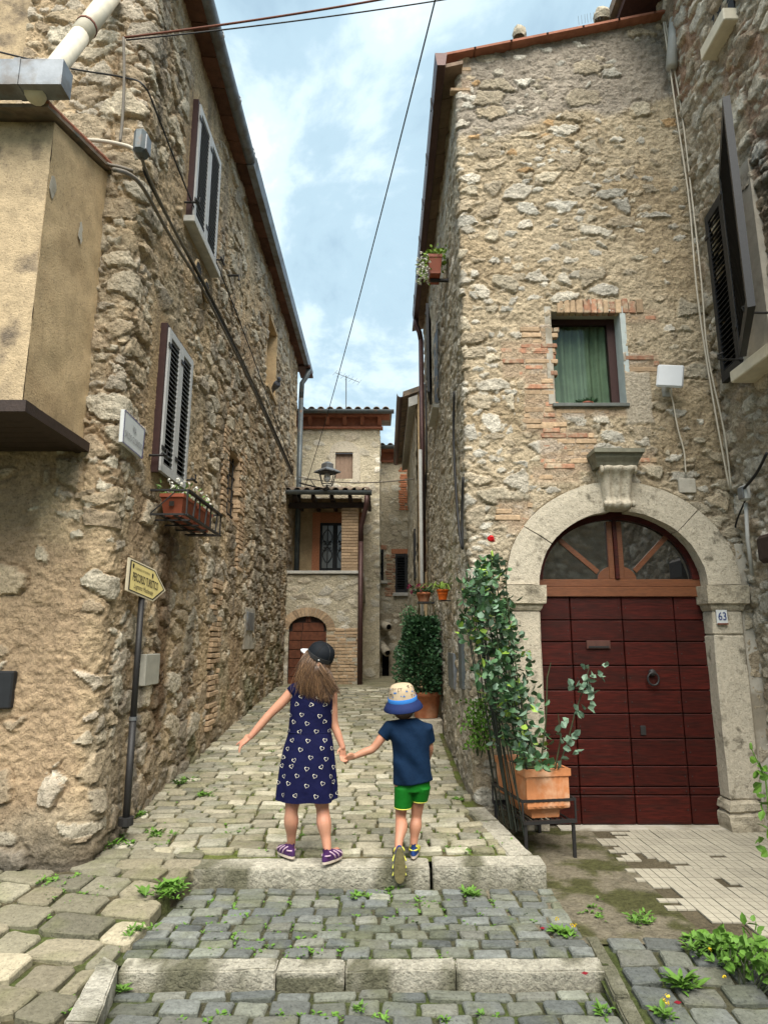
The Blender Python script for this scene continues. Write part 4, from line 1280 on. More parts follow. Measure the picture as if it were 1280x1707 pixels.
# scrolled keystone
kx0, kx1 = atY(998, 815, YF).x, atY(1052, 815, YF).x
kz0, kz1 = atY(1026, 850, YF).z, atY(1026, 783, YF).z
kc = (kx0 + kx1) / 2; kw = (kx1 - kx0) / 2; kh = kz1 - kz0
prof = []
for i in range(25):
    t = i / 24; z = kz0 + kh * t
    out = .055 + .075 * t + .03 * math.exp(-((t - .93) / .10) ** 2) + .045 * math.exp(-((t - .10) / .09) ** 2) - .02 * math.sin(t * math.pi)
    prof.append((z, out, kw * (.80 + .20 * t) * (1 + .06 * math.exp(-((t - .93) / .08) ** 2))))
vs = []; fs = []; nc = 25
for z, out, hw in prof:
    for k in range(nc):
        u = -1 + 2 * k / (nc - 1)
        fl = .012 * math.cos(u * math.pi * 3.0) * (1 if abs(u) < .95 else 0)
        vs.append((kc + u * hw, YF - (out + fl if abs(u) < .999 else -.10), z))
for j in range(24):
    for k in range(nc - 1):
        a = j * nc + k; fs.append((a, a + 1, a + nc + 1, a + nc))
fs.append(tuple(range(nc))[::-1]); fs.append(tuple(24 * nc + k for k in range(nc)))
key = raw_mesh('keystone', vs, fs, 'travertine', right_house, True); noisy(key, .004, 20)
for sx in (-1, 1):
    for t, r in ((.93, .040), (.10, .030)):
        z = kz0 + kh * t
        MB().tube([(kc + sx * kw * (.95 if t > .5 else .78), YF - .10 + .02 * (t < .5), z), (kc + sx * (kw * (.95 if t > .5 else .78) + .018), YF - .10 + .02 * (t < .5), z)], r, 14).build('volute', 'travertine', key, True)
sx0, sx1 = atY(980, 770, YF).x, atY(1062, 770, YF).x; sz0, sz1 = atY(1020, 783, YF).z, atY(1020, 757, YF).z
sp = [(0, .10, .80), (.28, .12, .84), (.5, .15, .90), (.72, .165, .97), (.75, .19, 1.0), (1.0, .19, 1.0)]
vs = []; fs = []
for t, o_, k in sp:
    z = sz0 + (sz1 - sz0) * t; c = (sx0 + sx1) / 2; hw = (sx1 - sx0) / 2 * k
    vs += [(c - hw, YF + .1, z), (c - hw, YF - o_, z), (c + hw, YF - o_, z), (c + hw, YF + .1, z)]
for j in range(len(sp) - 1):
    for k in range(4): a, b = j * 4 + k, j * 4 + (k + 1) % 4; fs.append((a, b, b + 4, a + 4))
fs += [(3, 2, 1, 0), tuple(len(vs) - 4 + k for k in range(4))]
noisy(raw_mesh('shelf', vs, fs, mat('shelf_stone', (.17, .165, .125), .9, 20, .3, .4, 60), right_house), .003, 10)
def profile_block(name, x0, x1, y0, y1, prof, m, amp=.004):
    """prof: list of (z, overhang)"""
    vs = []; fs = []
    for z, e in prof:
        vs += [(x0 - e, y1, z), (x0 - e, y0 - e, z), (x1 + e, y0 - e, z), (x1 + e, y1, z)]
    for j in range(len(prof) - 1):
        for k in range(4): a, b = j * 4 + k, j * 4 + (k + 1) % 4; fs.append((a, b, b + 4, a + 4))
    fs += [(3, 2, 1, 0), tuple(len(vs) - 4 + k for k in range(4))]
    o = raw_mesh(name, vs, fs, m, right_house); subdiv(o, 3); noisy(o, amp, 10, x0)
    return o
iz0, iz1 = atY(1195, 1018, YF).z, atY(1195, 976, YF).z
jl0, jl1 = AC.x - AO + .02, AC.x - AR - .005
jr0, jr1 = AC.x + AR + .005, AC.x + AO - .02
for a, b in ((jl0, jl1), (jr0, jr1)):
    profile_block('impost', a, b, YF, YR + .26, [(iz0, .0), (iz0 + .02, .012), (iz0 + .05, .02), (iz0 + .06, .045), (iz1 - .02, .05), (iz1 - .001, .05)], 'old_stone')
zb = atY(1235, 1335, YF).z
def jamb(x0, x1, z0, z1, m='travertine'):
    o = MB().box2((x0, YF + .004, z0), (x1, YR + .26, z1 - .002)).build('jamb_stone', m, right_house, bevel=.012)
    subdiv(o, 6); noisy(o, .007, 7, z0 * 5); return o
zj = atY(1235, 1058, YF).z
jamb(jr0, jr1, zj, iz0); jamb(jr0, jr1, zb, zj - .003); jamb(jl0, jl1, .0, iz0)
ob = profile_block('plinth', jr0 - .01, jr1 - .05, YF - .02, YR + .26, [(-.02, .02), (.07, .03), (.13, .028), (.15, .0), (.17, .025), (zb - .02, .02), (zb, .0)], 'old_stone', .014)
MB().box2((jr1 + .003, YF + .03, -.02), (3.4, YR + .26, atY(1235, 905, YF).z)).build('pilaster', 'plaster_grey', right_house, bevel=.01)

# ---- the door itself
YD = YR + .13
cols = [893, 949, 1035, 1122, 1190]
rows_ = [993, 1034, 1070, 1110, 1151, 1190, 1232, 1277, 1312, 1326, 1386]
door = MB().box2((atY(885, 1100, YD).x, YD + .03, .0), (atY(1200, 1100, YD).x, YD + .06, atY(1040, 985, YD).z)).build('door', 'wood_dark', right_house)
X_ = [atY(c, 1000, YD).x for c in cols]; Z_ = [atY(1050, r, YD).z for r in rows_]; Z_[-1] = .014
for j in range(len(Z_) - 1):
    for i in range(4):
        sk = .0
        b = MB().box2((X_[i] + .004, YD - random.uniform(0, .006), Z_[j + 1] + .004), (X_[i + 1] - .004, YD + .045, Z_[j] - .004))
        b.build('panel', 'wood_red', door, bevel=.005)
        nb = MB()
        for nx_ in (X_[i] + .03, X_[i + 1] - .03):
            nb.lathe([(.0, .003), (.004, .003), (.006, 0)], (nx_, YD - .006, (Z_[j] + Z_[j + 1]) / 2), 6, Matrix.Rotation(math.pi / 2, 3, 'X'))
        nb.build('nail', 'iron', door)
for px0, py0, px1, py1 in ((977, 1068, 1016, 1082),):
    a, b = atY(px0, py1, YD), atY(px1, py0, YD)
    MB().box2((a.x, YD - .02, a.z), (b.x, YD - .004, b.z)).build('letter_slot', 'wood_brown', door, bevel=.004)
    MB().box2((a.x + .015, YD - .026, a.z + .01), (b.x - .015, YD - .0205, a.z + .025)).build('letter_flap', 'iron', door)
kc_ = atY(1088, 1132, YD - .03)
kn = MB()
for k in range(25):
    pass
ring = [kc_ + Vector((.047 * math.sin(2 * math.pi * k / 24), -.012, .052 * math.cos(2 * math.pi * k / 24))) for k in range(25)]
kn.tube(ring, .009, 8, caps=False).lathe([(0, .02), (.022, .018), (.030, .004), (.030, -.01)], kc_ + Vector((0, .0, .052)), 14, Matrix.Rotation(math.pi / 2, 3, 'X'))
kn.build('knocker', 'iron', door, True)
kp = atY(1072, 1218, YD - .01); MB().box(kp, (.045, .012, .075)).build('keyhole_plate', 'iron', door, bevel=.003)
# fanlight
tz1, tz0 = atY(1034, 966, YD).z, atY(1034, 995, YD).z
fan = MB().box2((AC.x - AR - .03, YD - .03, tz0), (AC.x + AR + .03, YD + .06, (tz0 + tz1) / 2 + .01)).build('transom', 'wood_warm', right_house, bevel=.004)
MB().box2((AC.x - AR - .03, YD - .015, (tz0 + tz1) / 2 + .012), (AC.x + AR + .03, YD + .06, tz1)).build('transom_rail', 'wood_warm', fan, bevel=.004)
FZ = tz1
def fan_pt(a, k): return Vector((AC.x + (AR + .02) * k * math.cos(a), 0, FZ + (AC.z + ARZ + .02 - FZ) * k * math.sin(a)))
n = 28; vs = []; fs = []
for i in range(n + 1):
    a = math.pi * i / n
    for k, yv in ((1.02, YD - .02), (.885, YD - .02), (.885, YD + .04), (1.02, YD + .04)):
        p = fan_pt(a, k); vs.append((p.x, yv, p.z + .0))
for i in range(n):
    for k in range(4): a, b = i * 4 + k, i * 4 + (k + 1) % 4; fs.append((a, b, b + 4, a + 4))
raw_mesh('fan_frame', vs, fs, 'wood_red', fan)
pz = FZ
for sx in (-1, 1):
    MB().box2((AC.x + sx * .018, YD - .012, FZ + .001), (AC.x + sx * .068, YD + .035, AC.z + ARZ * .90)).build('mullion', 'wood_warm', fan, bevel=.004)
MB().box2((AC.x - .0175, YD - .03, FZ + .001), (AC.x + .0175, YD + .03, AC.z + ARZ * .93)).build('mullion', 'wood_red', fan, bevel=.004)
hub = []
for i in range(17):
    a = math.pi * i / 16; hub.append(Vector((AC.x + .17 * math.cos(a), YD - .004, FZ + .002 + .12 * math.sin(a))))
MB().prism(hub[::-1], (0, .03, 0)).build('hub', 'wood_warm', fan)
for (ax, ay), (bx, by) in (((930, 898), (997, 954)), ((1112, 893), (1058, 952))):
    p, q = atY(ax, ay, YD), atY(bx, by, YD); d = (q - p).normalized(); s_ = Vector((-d.z, 0, d.x)) * .022
    MB().prism([p + s_, q + s_, q - s_, p - s_], (0, .035, 0)).build('glazing_bar', 'wood_warm', fan)
pts = [Vector((fan_pt(math.pi * i / n, .95).x, YD + .02, fan_pt(math.pi * i / n, .95).z)) for i in range(n + 1)]
sect = [(0, R(45)), (R(45), R(90)), (R(90), R(135)), (R(135), R(180))]
for a0, a1 in sect:
    q = [Vector((AC.x, YD + .012, FZ))] + [Vector((fan_pt(a0 + (a1 - a0) * i / 10, .95).x, YD + .012, fan_pt(a0 + (a1 - a0) * i / 10, .95).z)) for i in range(11)]
    MB().prism(q[::-1], (0, .004, 0)).build('pane', 'glass_fan', fan)
MB().box2((AC.x - AR - .1, YD + .30, FZ - .1), (AC.x + AR + .1, YD + .32, AC.z + ARZ + .1)).build('dark_room', 'black_void', right_house)
# house number
nc_ = atY(1203, 1029, YF - .01); npx = atY(1212, 1029, YF - .01).x - nc_.x
nh = (atY(1203, 1017, YF).z - atY(1203, 1041, YF).z) / 2
num = thing('number_plaque', 'small white house number tile reading 63 on the right door jamb', 'plaque', nc_)
MB().box(nc_, (npx * 2.0, .014, nh * 2)).build('tile', 'sign_white', num, bevel=.002)
MB().box(nc_ - Vector((0, .0085, nh * .93)), (npx * 2.0, .004, nh * .22)).build('lower_border', 'rust', num)
lettering('numerals', '63', nc_ - Vector((0, .0072, -.008)), EX, (0, 0, 1), npx * 1.5, nh * 1.15, 'ink_blue', num, off=.003, bold=.01)

# ---- eaves and verge
for k in range(14):
    y0 = 5.48 + k * .40
    b = MB().hexa([(.52, y0, 7.10), (XR + .06, y0, 7.17), (XR + .06, y0 + .39, 7.17), (.52, y0 + .39, 7.10),
                   (.52, y0, 7.14), (XR + .06, y0, 7.21), (XR + .06, y0 + .39, 7.21), (.52, y0 + .39, 7.14)])
    b.build('soffit_tile', mat('soffit_pale', (.24, .17, .12), .9, 12, .3, .4, 50, rnd=.25), right_house)
gt = MB().prism([(.52, 5.36, 7.03), (.60, 5.36, 7.03), (.62, 5.36, 7.17), (.50, 5.36, 7.17)], (0, 5.2, 0)).build('gutter', 'copper_brown', right_house)
for yv in np.arange(5.9, 10.5, .8):
    MB().box2((.494, yv, 7.025), (.504, yv + .03, 7.175)).build('gutter_joint', 'iron', gt)
MB().tube([(.56, 10.45, 7.05), (.56, 10.47, 6.92), (.62, 10.5, 6.80), (.645, 10.5, 6.65)], .045, 10).tube([(.645, 10.5, 6.66), (.645, 10.5, 2.6)], .045, 10).build('downpipe', 'copper_brown', right_house, True)
MB().tube([(.60, 10.3, 4.6), (.60, 10.3, .9)], .030, 8).build('conduit', 'grey_pipe', right_house, True)
zv = lambda X: roofline(X) - .045
vt = MB()
for k in range(7):
    xa, xb = .54 + k * .37, .54 + (k + 1) * .37 + .02
    za, zb_ = zv(xa), zv(xb)
    t = MB().hexa([(xa, YR - .10, za), (xb, YR - .10, zb_), (xb, YR + .4, zb_), (xa, YR + .4, za),
                   (xa, YR - .10, za + .026), (xb, YR - .10, zb_ + .026), (xb, YR + .4, zb_ + .026), (xa, YR + .4, za + .026)])
    t.build('verge_tile', 'terracotta_trim', right_house)
rt = MB().hexa([(.54, YR - .04, zv(.54) + .03), (6.0, YR - .04, zv(6.0) + .03), (6.0, 10.9, zv(6.0) + .03), (.54, 10.9, zv(.54) + .03),
                (.54, YR - .04, zv(.54) + .075), (6.0, YR - .04, zv(6.0) + .075), (6.0, 10.9, zv(6.0) + .12), (.54, 10.9, zv(.54) + .12)])
rt.build('roof', 'roof_tile', right_house)
for px, py, r in ((866, 56, .06), (1002, 27, .075)):
    c = atY(px, py, YR + .15)
    s_ = MB().lathe([(0, .10), (.06, .09), (.10, .05), (.12, 0), (.10, -.06)], c, 9, None, r / .10, r / .10).build('roof_stone', 'old_stone', right_house)
    noisy(s_, .02, 12, px)
sp_ = MB()
for k in range(9):
    c = atY(965 + k * 5, 40 - k * 1.2, YR + .1); sp_.tube([c, c + Vector((.004 * (k % 3 - 1), 0, .11))], .0022, 4)
sp_.build('bird_spikes', 'zinc', right_house)
# street side: window shutter standing open, its flower box is a thing of its own
p = atX(731, 372, XR - .02); q = atX(735, 470, XR - .02)
yA, yB = 7.55, 8.35
zA, zB = 4.55, 5.75
sh = shutter(right_house, (XR - .16, 7.62, zA), Vector((.06, .42, 0)).normalized(), Vector((-.42, .06, 0)).normalized(), .46, zB - zA, 18, 'shutter_dark', 'shutter_dark', 'black_void', label='dark open shutter on the street side above the door wall')
mb = MB(); obox(mb, (XR, 8.1, zA), EY, (-1, 0, 0), 0, .6, 0, zB - zA, -.05, .012); mb.build('window_recess', 'shutter_dark', right_house)
mb = MB(); obox(mb, (XR, 8.02, zA - .06), EY, (-1, 0, 0), 0, .8, 0, .055, -.05, .10); mb.build('window_sill', 'marble_sill', right_house, bevel=.005)
for px0, py0, px1, py1, m in ((747, 1088, 757, 1150, 'zinc'), (764, 1064, 771, 1150, 'zinc_dark')):
    a, b = atX(px0, py0, XR - .03), atX(px1, py1, XR - .03)
    mb = MB(); obox(mb, (XR, b.y, b.z), EY, (-1, 0, 0), 0, a.y - b.y, 0, a.z - b.z, -.02, .035); mb.build('meter_box', m, right_house, bevel=.004)

# ================================================================== RIGHTMOST HOUSE
side_house = thing('corner_house', 'rough whitish stone house wall with open dark shutters at the right edge', 'house', (3.6, 4.5, 0))
SX = 3.22
def side_path(s): return np.full_like(s, SX), YR + .02 - s, np.full_like(s, -1.0), np.zeros_like(s)
def side_mortar(U, V):
    base = np.ones(U.shape + (3,)) * np.array((.42, .355, .265))
    base = blend(base, (.36, .22, .15), .8 * sstep(.55, .68, fbm(U * 2.5, V * 1.0, 221, 4)) * sstep(4.5, 5.5, V))
    return blend(base, (.30, .25, .185), sstep(.5, .7, fbm(U * 2, V * 1.3, 222, 4)))
SP = dict(seed=205, groove=.014, warp=.05, expo=.62, mortar=side_mortar, mortar_amp=.016, swell=.02, crag=.022, stone_amp=.014, inset=.09, edge=.07,
          levels=[(.26, .16, 1.0, .034), (.12, .075, .7, .018)], palette=[(.52, .47, .38), (.46, .40, .31), (.57, .53, .45), (.42, .34, .25)])
def side_post(S, Z, h, alb, ids):
    f = sstep(.6, 0, Z); alb = blend(alb, (.2, .18, .13), f * .6)
    return h * .8 + .042 * np.clip(Z, 0, 9), alb, ids
side_wall = masonry('wall', side_house, side_path, np.arange(0, 2.6, .016), np.arange(-.15, 8.5, .014), SP, None, 220, side_post)
MB().box2((SX + .10, 2.9, -.2), (7, YR + .02, 8.5)).build('inner_core', 'stucco_dark', side_house)
def leaf(a, b, z0, z1, nsl, label):
    a, b = Vector((*a, 0)), Vector((*b, 0)); eu = (b - a).normalized(); n = Vector((eu.y, -eu.x, 0))
    if n.x > 0: n = -n
    shutter(side_house, (a.x, a.y, z0), eu, n, (b - a).length, z1 - z0, nsl, 'shutter_dark', 'shutter_dark', 'black_void', label=label, thick=.05, rail=.07)
leaf((3.02, 5.36), (2.985, 5.0), 3.72, 5.35, 30, 'dark louvred shutter folded back beside the facade')
leaf((2.905, 4.85), (2.53, 4.05), 3.74, 5.42, 30, 'dark louvred shutter swung out over the court')
mb = MB(); obox(mb, (3.00, 4.62, 3.72), EY, (-1, 0, 0), 0, .38, 0, 1.65, -.08, .035); mb.build('window_recess', 'plaster_grey', side_house)
mb = MB(); obox(mb, (3.02, 4.24, 3.58), EY, (-1, 0, 0), 0, .78, 0, .10, -.08, .17); mb.build('window_sill', 'cream_pipe', side_house, bevel=.008)
for q in ((2.84, 5.0, 3.78), (2.64, 4.26, 3.80)):
    MB().tube([Vector(q) + Vector((.14, 0, 0)), Vector(q) + Vector((-.06, 0, 0)), Vector(q) + Vector((-.08, 0, .04)), Vector(q) + Vector((-.04, 0, .06))], .009, 6).build('shutter_catch', 'iron', side_house)
a = atX(1172, 50, 2.86); b = atX(1172, 108, 2.86)
mb = MB(); obox(mb, (2.98, a.y - .38, b.z), EY, (-1, 0, 0), 0, .40, 0, .12, -.05, .16); mb.build('window_sill', 'cream_pipe', side_house, bevel=.008, label='cream stone sill near the top of the wall')
mb = MB(); obox(mb, (2.98, a.y - .36, b.z + .125), EY, (-1, 0, 0), 0, .36, 0, .9, -.05, .05); mb.build('window_recess', 'shutter_dark', side_house)
MB().box2((2.50, 5.30, 8.02), (3.4, 6.2, 8.10)).build('eave', 'wood_brown', side_house)
MB().box2((2.44, 4.6, 8.12), (4.4, 6.3, 8.24)).build('roof', 'roof_tile', side_house)
p0, p1 = atY(1128, -10, 5.45), atY(1119, 112, 5.45)
MB().tube([p0, p1], .055, 10).build('downpipe', 'grey_pipe', side_house, True)
p0, p1 = atX(1240, 870, 3.06), atX(1262, 960, 3.08)
MB().tube([atX(1243, 838, 3.02), atX(1246, 900, 3.03), atX(1254, 960, 3.06)], .016, 8).build('conduit', 'grey_pipe', side_house, True)
c = atX(1274, 915, 2.98)
MB().box(c + Vector((.1, -.1, .0)), (.26, .34, .22)).build('door_hood', 'wood_dark', side_house, bevel=.03)
jb = atX(1241, 822, 3.0)
box_r = thing('junction_box', 'grey electrical junction box on the right edge wall above the door', 'junction box', jb)
MB().box(jb, (.05, .11, .13)).build('case', 'grey_pipe', box_r, bevel=.012)
MB().box(jb + Vector((-.03, 0, 0)), (.014, .08, .10)).build('lid', 'zinc', box_r, bevel=.004)

# the house across the court, mirrored in the fanlight panes
back_house = thing('opposite_house', 'rough stone house behind the viewer seen only as a reflection in the fanlight', 'house', (3, -5, 0))
def back_path(s): return 9 - s, np.full_like(s, -4.5), np.zeros_like(s), np.ones_like(s)
BP = dict(LP); BP.update(seed=305, expo=.8, mortar=(.33, .28, .2)); BP.pop('path2d', None)
masonry('wall', back_house, back_path, np.arange(0, 9, .05), np.arange(-.3, 7.5, .05), BP, None, 0)
# ================================================================== FAR HOUSES
FM = dict(warp=.04, expo=.55, mortar=(.48, .43, .32), mortar_amp=.008, swell=.008, crag=.004, stone_amp=.006, inset=.10, edge=.09,
          levels=[(.34, .20, .85, .014), (.16, .10, .5, .008)], palette=[(.57, .53, .43), (.52, .47, .37), (.60, .56, .47), (.48, .42, .32)])
def flat_path_x(x0, Y): return lambda s: (x0 + s, np.full_like(s, Y), np.zeros_like(s), np.full_like(s, -1.0))
def flat_path_y(X, y0, sgn):   # facing -X (sgn -1, y falling) or +X (sgn 1, y rising)
    return lambda s: (np.full_like(s, X), y0 + sgn * s, np.full_like(s, float(sgn)), np.zeros_like(s))
YA = 12.6
loggia = thing('loggia_house', 'low stone house block with covered balcony and arched brown door at the street end', 'house', (-1.4, 13.4, .7))
XA1 = atY(599, 1040, YA).x; XA0 = -2.7
zS = atY(550, 957, YA).z; zE = atY(550, 838, YA).z; zB_ = .66
dx0, dx1 = atY(480, 1090, YA).x, atY(544, 1090, YA).x; dzs = atY(515, 1050, YA).z; dzt = atY(515, 1027, YA).z
P = dict(FM); P.update(seed=401, expo=.75, mortar=(.50, .445, .33))
dc = (dx0 + dx1) / 2; dr = (dx1 - dx0) / 2
arch_hole = lambda S, Z: (np.abs(S + XA0 - dc) < dr) & (Z < dzs + (dzt - dzs) * np.sqrt(np.clip(1 - ((S + XA0 - dc) / dr) ** 2, 0, 1)))
lw = masonry('wall', loggia, flat_path_x(XA0, YA), np.arange(0, XA1 - XA0 + .001, .02), np.arange(.5, zS, .02), P, [arch_hole], 160)
brick_run(lw, (0, YA, 0), EX, (0, -1, 0), atY(546, 1080, YA).x, XA1 - .04, .68, atY(560, 1045, YA).z, (.14, .26), .062, 'brick_tan', .05, .016)
P2 = dict(P); P2.update(seed=402)
side = masonry('wall', loggia, flat_path_y(XA1, YA, 1), np.arange(0, 2.2, .04), np.arange(.5, zS, .022), P2, None, 60)
# arched door with brick ring
n = 16; mbd = MB()
pts = [Vector((dx0 - .0, YA + .10, .55)), Vector((dx1, YA + .10, .55))] + [Vector((dc + dr * math.cos(math.pi * i / n), YA + .10, dzs + (dzt - dzs) * math.sin(math.pi * i / n))) for i in range(n + 1)]
dr_o = mbd.prism(pts, (0, .05, 0)).build('door', 'wood_dark', loggia)
zz_ = .66
while zz_ < dzt:
    t = .17
    hw = dr if zz_ + t < dzs else dr * math.sqrt(max(0.0, 1 - ((min(zz_ + t, dzt) - dzs) / (dzt - dzs + 1e-6)) ** 2))
    for a, b in ((-1, -.35), (-.35, 1)):
        x0_, x1_ = dc + a * max(hw, .05), dc + b * max(hw, .05)
        if x1_ - x0_ > .03: MB().box2((x0_ + .006, YA + .075, zz_ + .006), (x1_ - .006, YA + .11, min(zz_ + t, dzt) - .006)).build('plank', mat('door_far', (.13, .045, .022), .55, 14, .35, .2, 50, rnd=.15), dr_o)
    zz_ += t
for i in range(n + 4):
    a0, a1 = math.pi * i / (n + 4), math.pi * (i + 1) / (n + 4) - .02
    q = [Vector((dc + (dr + e) * math.cos(a), YA - .02, dzs + (dzt - dzs + e) * math.sin(a))) for a, e in ((a0, 0), (a0, .16), (a1, .16), (a1, 0))]
    MB().prism(q, (0, .10, 0)).build('arch_brick', 'brick_tan', loggia)
jb_ = MB().box2((dx1, YA + .01, .5), (dx1 + .05, YA + .12, dzs)).build('door_jamb', 'brick_tan', loggia)
# parapet slab, brick pier, deep porch
MB().box2((XA0, YA - .06, zS), (XA1 + .06, YA + .30, zS + .06)).build('parapet_slab', 'marble_sill', loggia, bevel=.008)
sl = MB().hexa([(XA1 - .05, YA + .31, zS - .02), (XA1 + .07, YA + .31, zS - .02), (XA1 + .07, 14.6, zS - .55), (XA1 - .05, 14.6, zS - .55),
                (XA1 - .05, YA + .31, zS + .05), (XA1 + .07, YA + .31, zS + .05), (XA1 + .07, 14.6, zS - .48), (XA1 - .05, 14.6, zS - .48)]).build('stair_coping', 'marble_sill', loggia)
px0, px1 = atY(569, 900, YA).x, atY(597, 900, YA).x
pier = MB().box2((px0 + .01, YA + .02, zS + .06), (px1 - .01, YA + .40, zE - .05)).build('pier', 'stucco', loggia)
v = zS + .062
while v < zE - .10:
    cuts = [px0, px0 + random.uniform(.10, .24), px1]
    for a, b in zip(cuts[:-1], cuts[1:]):
        noisy(MB().box2((a + .003, YA, v + .004), (b - .003, YA + .40, v + .054)).build('brick', 'brick_tan', pier), .003, 20, v * 9)
    v += .060
YBk = 13.55
gridface(loggia, 'porch_wall', (XA0, YBk, zS), (XA1, YBk, zS), (XA1, YBk, zE + .3), (XA0, YBk, zE + .3), 'stucco', (30, 20), .006)
wx0, wx1 = atY(533, 910, YBk - .03).x, atY(584, 910, YBk - .03).x; wz0, wz1 = zS + .02, atY(550, 872, YBk).z
MB().box2((wx0 - .16, YBk - .05, wz0), (wx0, YBk + .02, wz1 + .22)).build('brick_surround', 'brick_orange', loggia)
MB().box2((wx0, YBk - .05, wz1), (wx1 + .3, YBk + .02, wz1 + .22)).build('brick_surround', 'brick_orange', loggia)
wd_ = MB().box2((wx0, YBk - .02, wz0), (wx1, YBk + .01, wz1)).build('glazed_door', 'shutter_dark', loggia)
for k in range(2):
    a = wx0 + .05 + k * (wx1 - wx0) / 2; b = a + (wx1 - wx0) / 2 - .10
    MB().box2((a, YBk - .026, wz0 + .2), (b, YBk - .021, wz1 - .06)).build('pane', mat('pane_far', (.16, .17, .16), .15, 4, .3, 0, spec=.6), wd_)
    cxk = (a + b) / 2; gz = (wz0 + wz1) / 2 + .08; ir = MB()
    ir.tube([(cxk, YBk - .045, wz0 + .2), (cxk, YBk - .045, wz1 - .06)], .010, 5)
    for s1 in (-1, 1):
        for s2 in (-1, 1):
            ir.tube([(cxk + s1 * (.015 + .085 * math.sin(t * math.pi)), YBk - .045, gz + s2 * (.02 + t * .33)) for t in [i / 8 for i in range(9)]], .009, 5)
            ir.tube([(cxk + s1 * (.06 + .035 * math.cos(t)), YBk - .045, gz + s2 * (.07 + .035 * math.sin(t))) for t in [i * .6 for i in range(10)]], .008, 5)
    ir.build('scroll_grille', 'iron', wd_)
# porch roof: rafters, canal tiles, gutter, downpipe
rx1 = atY(617, 830, YA - .35).x
for k in range(7):
    x = -2.5 + k * .36
    MB().box2((x, YA - .28, zE + .01), (x + .07, YBk, zE + .11)).build('rafter', 'wood_dark', loggia)
MB().box2((XA0, YA - .02, zE - .10), (rx1 - .10, YA + .10, zE + .005)).build('beam', 'wood_dark', loggia)
rfA = MB().hexa([(XA0, YA - .34, zE + .115), (rx1, YA - .34, zE + .115), (rx1, YBk + .6, zE + .60), (XA0, YBk + .6, zE + .60),
           (XA0, YA - .34, zE + .15), (rx1, YA - .34, zE + .15), (rx1, YBk + .6, zE + .64), (XA0, YBk + .6, zE + .64)]).build('roof', 'wood_dark', loggia)
def canal(parent, x, y0, z0, y1, z1, r=.075):
    """one course of a curved roof tile seen from its end"""
    mb = MB(); vs = []; sg = 7
    for (yy_, zz2) in ((y0, z0), (y1, z1)):
        for rr in (r, r - .016):
            for k in range(sg + 1):
                a = math.pi * k / sg; vs.append((x + rr * math.cos(a), yy_, zz2 + rr * math.sin(a)))
    m = sg + 1; fs = []
    for k in range(sg):
        fs += [(k, k + 1, 2 * m + k + 1, 2 * m + k), (m + k + 1, m + k, 3 * m + k, 3 * m + k + 1), (k + 1, k, m + k, m + k + 1)]
    fs += [(0, 2 * m, 3 * m, m), (sg, m + sg, 3 * m + sg, 2 * m + sg)]
    mb.add(vs, fs).build('roof_tile', 'roof_tile', parent, True)
x = XA0 + .1
while x < rx1 - .05:
    canal(rfA, x, YA - .40, zE + .15, YBk + .4, zE + .58); x += .185
gutter(loggia, (XA0, YA - .40, zE + .16), (rx1 + .03, YA - .40, zE + .14), .075, 'zinc_dark', 'gutter')
MB().tube([(rx1 - .06, YA - .40, zE + .06), (rx1 - .07, YA - .36, zE - .12), (XA1 + .02, YA - .10, zE - .50), (XA1 + .02, YA - .09, zE - .8)], .05, 10).tube([(XA1 + .02, YA - .09, zE - .79), (XA1 + .02, YA - .09, .6)], .05, 10).build('downpipe', 'copper_brown', loggia, True)

# ---- taller house behind it
YT = 14.3
tall = thing('tall_house', 'tall pale stone house with terracotta cornice and shuttered arched-lintel window', 'house', (-1.4, 15, .7))
tx0, tx1 = -3.0, atY(633, 900, YT).x; tz = atY(560, 712, YT).z
P = dict(FM); P.update(seed=411, expo=.5, mortar=(.52, .46, .335))
ww = dict(x0=atY(559, 780, YT).x, x1=atY(588, 780, YT).x, z0=atY(570, 798, YT).z, z1=atY(570, 754, YT).z)
tw = masonry('wall', tall, flat_path_x(tx0, YT), with_edges(np.arange(0, tx1 - tx0 + .001, .022), [ww['x0'] - tx0, ww['x1'] - tx0]), with_edges(np.arange(.5, tz, .022), [ww['z0'], ww['z1']]), P,
             [rect_hole(ww['x0'] - tx0, ww['x1'] - tx0, ww['z0'], ww['z1'])], 200)
P2 = dict(P); P2.update(seed=412)
masonry('wall', tall, flat_path_y(tx1, YT, 1), np.arange(0, 2.0, .05), np.arange(.5, tz, .03), P2, None, 0)
pw = MB().box2((ww['x0'], YT + .10, ww['z0']), (ww['x1'], YT + .13, ww['z1'])).build('wooden_shutter', 'wood_pale', tall)
for k in range(4):
    w4 = (ww['x1'] - ww['x0']) / 4
    MB().box2((ww['x0'] + k * w4 + .004, YT + .085, ww['z0'] + .005), (ww['x0'] + (k + 1) * w4 - .004, YT + .099, ww['z1'] - .005)).build('plank', 'wood_pale', pw)
lc = Vector(((ww['x0'] + ww['x1']) / 2, YT - .025, ww['z1']))
q = [lc + Vector((-.33, 0, .0)), lc + Vector((.33, 0, .0))] + [lc + Vector((.33 * math.cos(R(20 + 7 * i)), 0, .02 + .24 * math.sin(R(20 + 7 * i)))) for i in range(21)]
noisy(MB().prism(q, (0, .12, 0)).build('lintel', 'travertine', tall), .006, 8)
MB().box2((ww['x1'], YT - .02, ww['z0'] - .1), (ww['x1'] + .17, YT + .14, ww['z1'] - .002)).build('jamb_stone', 'travertine', tall)
MB().box2((ww['x0'] - .13, YT - .02, ww['z0'] - .1), (ww['x0'], YT + .14, ww['z1'] - .002)).build('jamb_stone', 'travertine', tall)
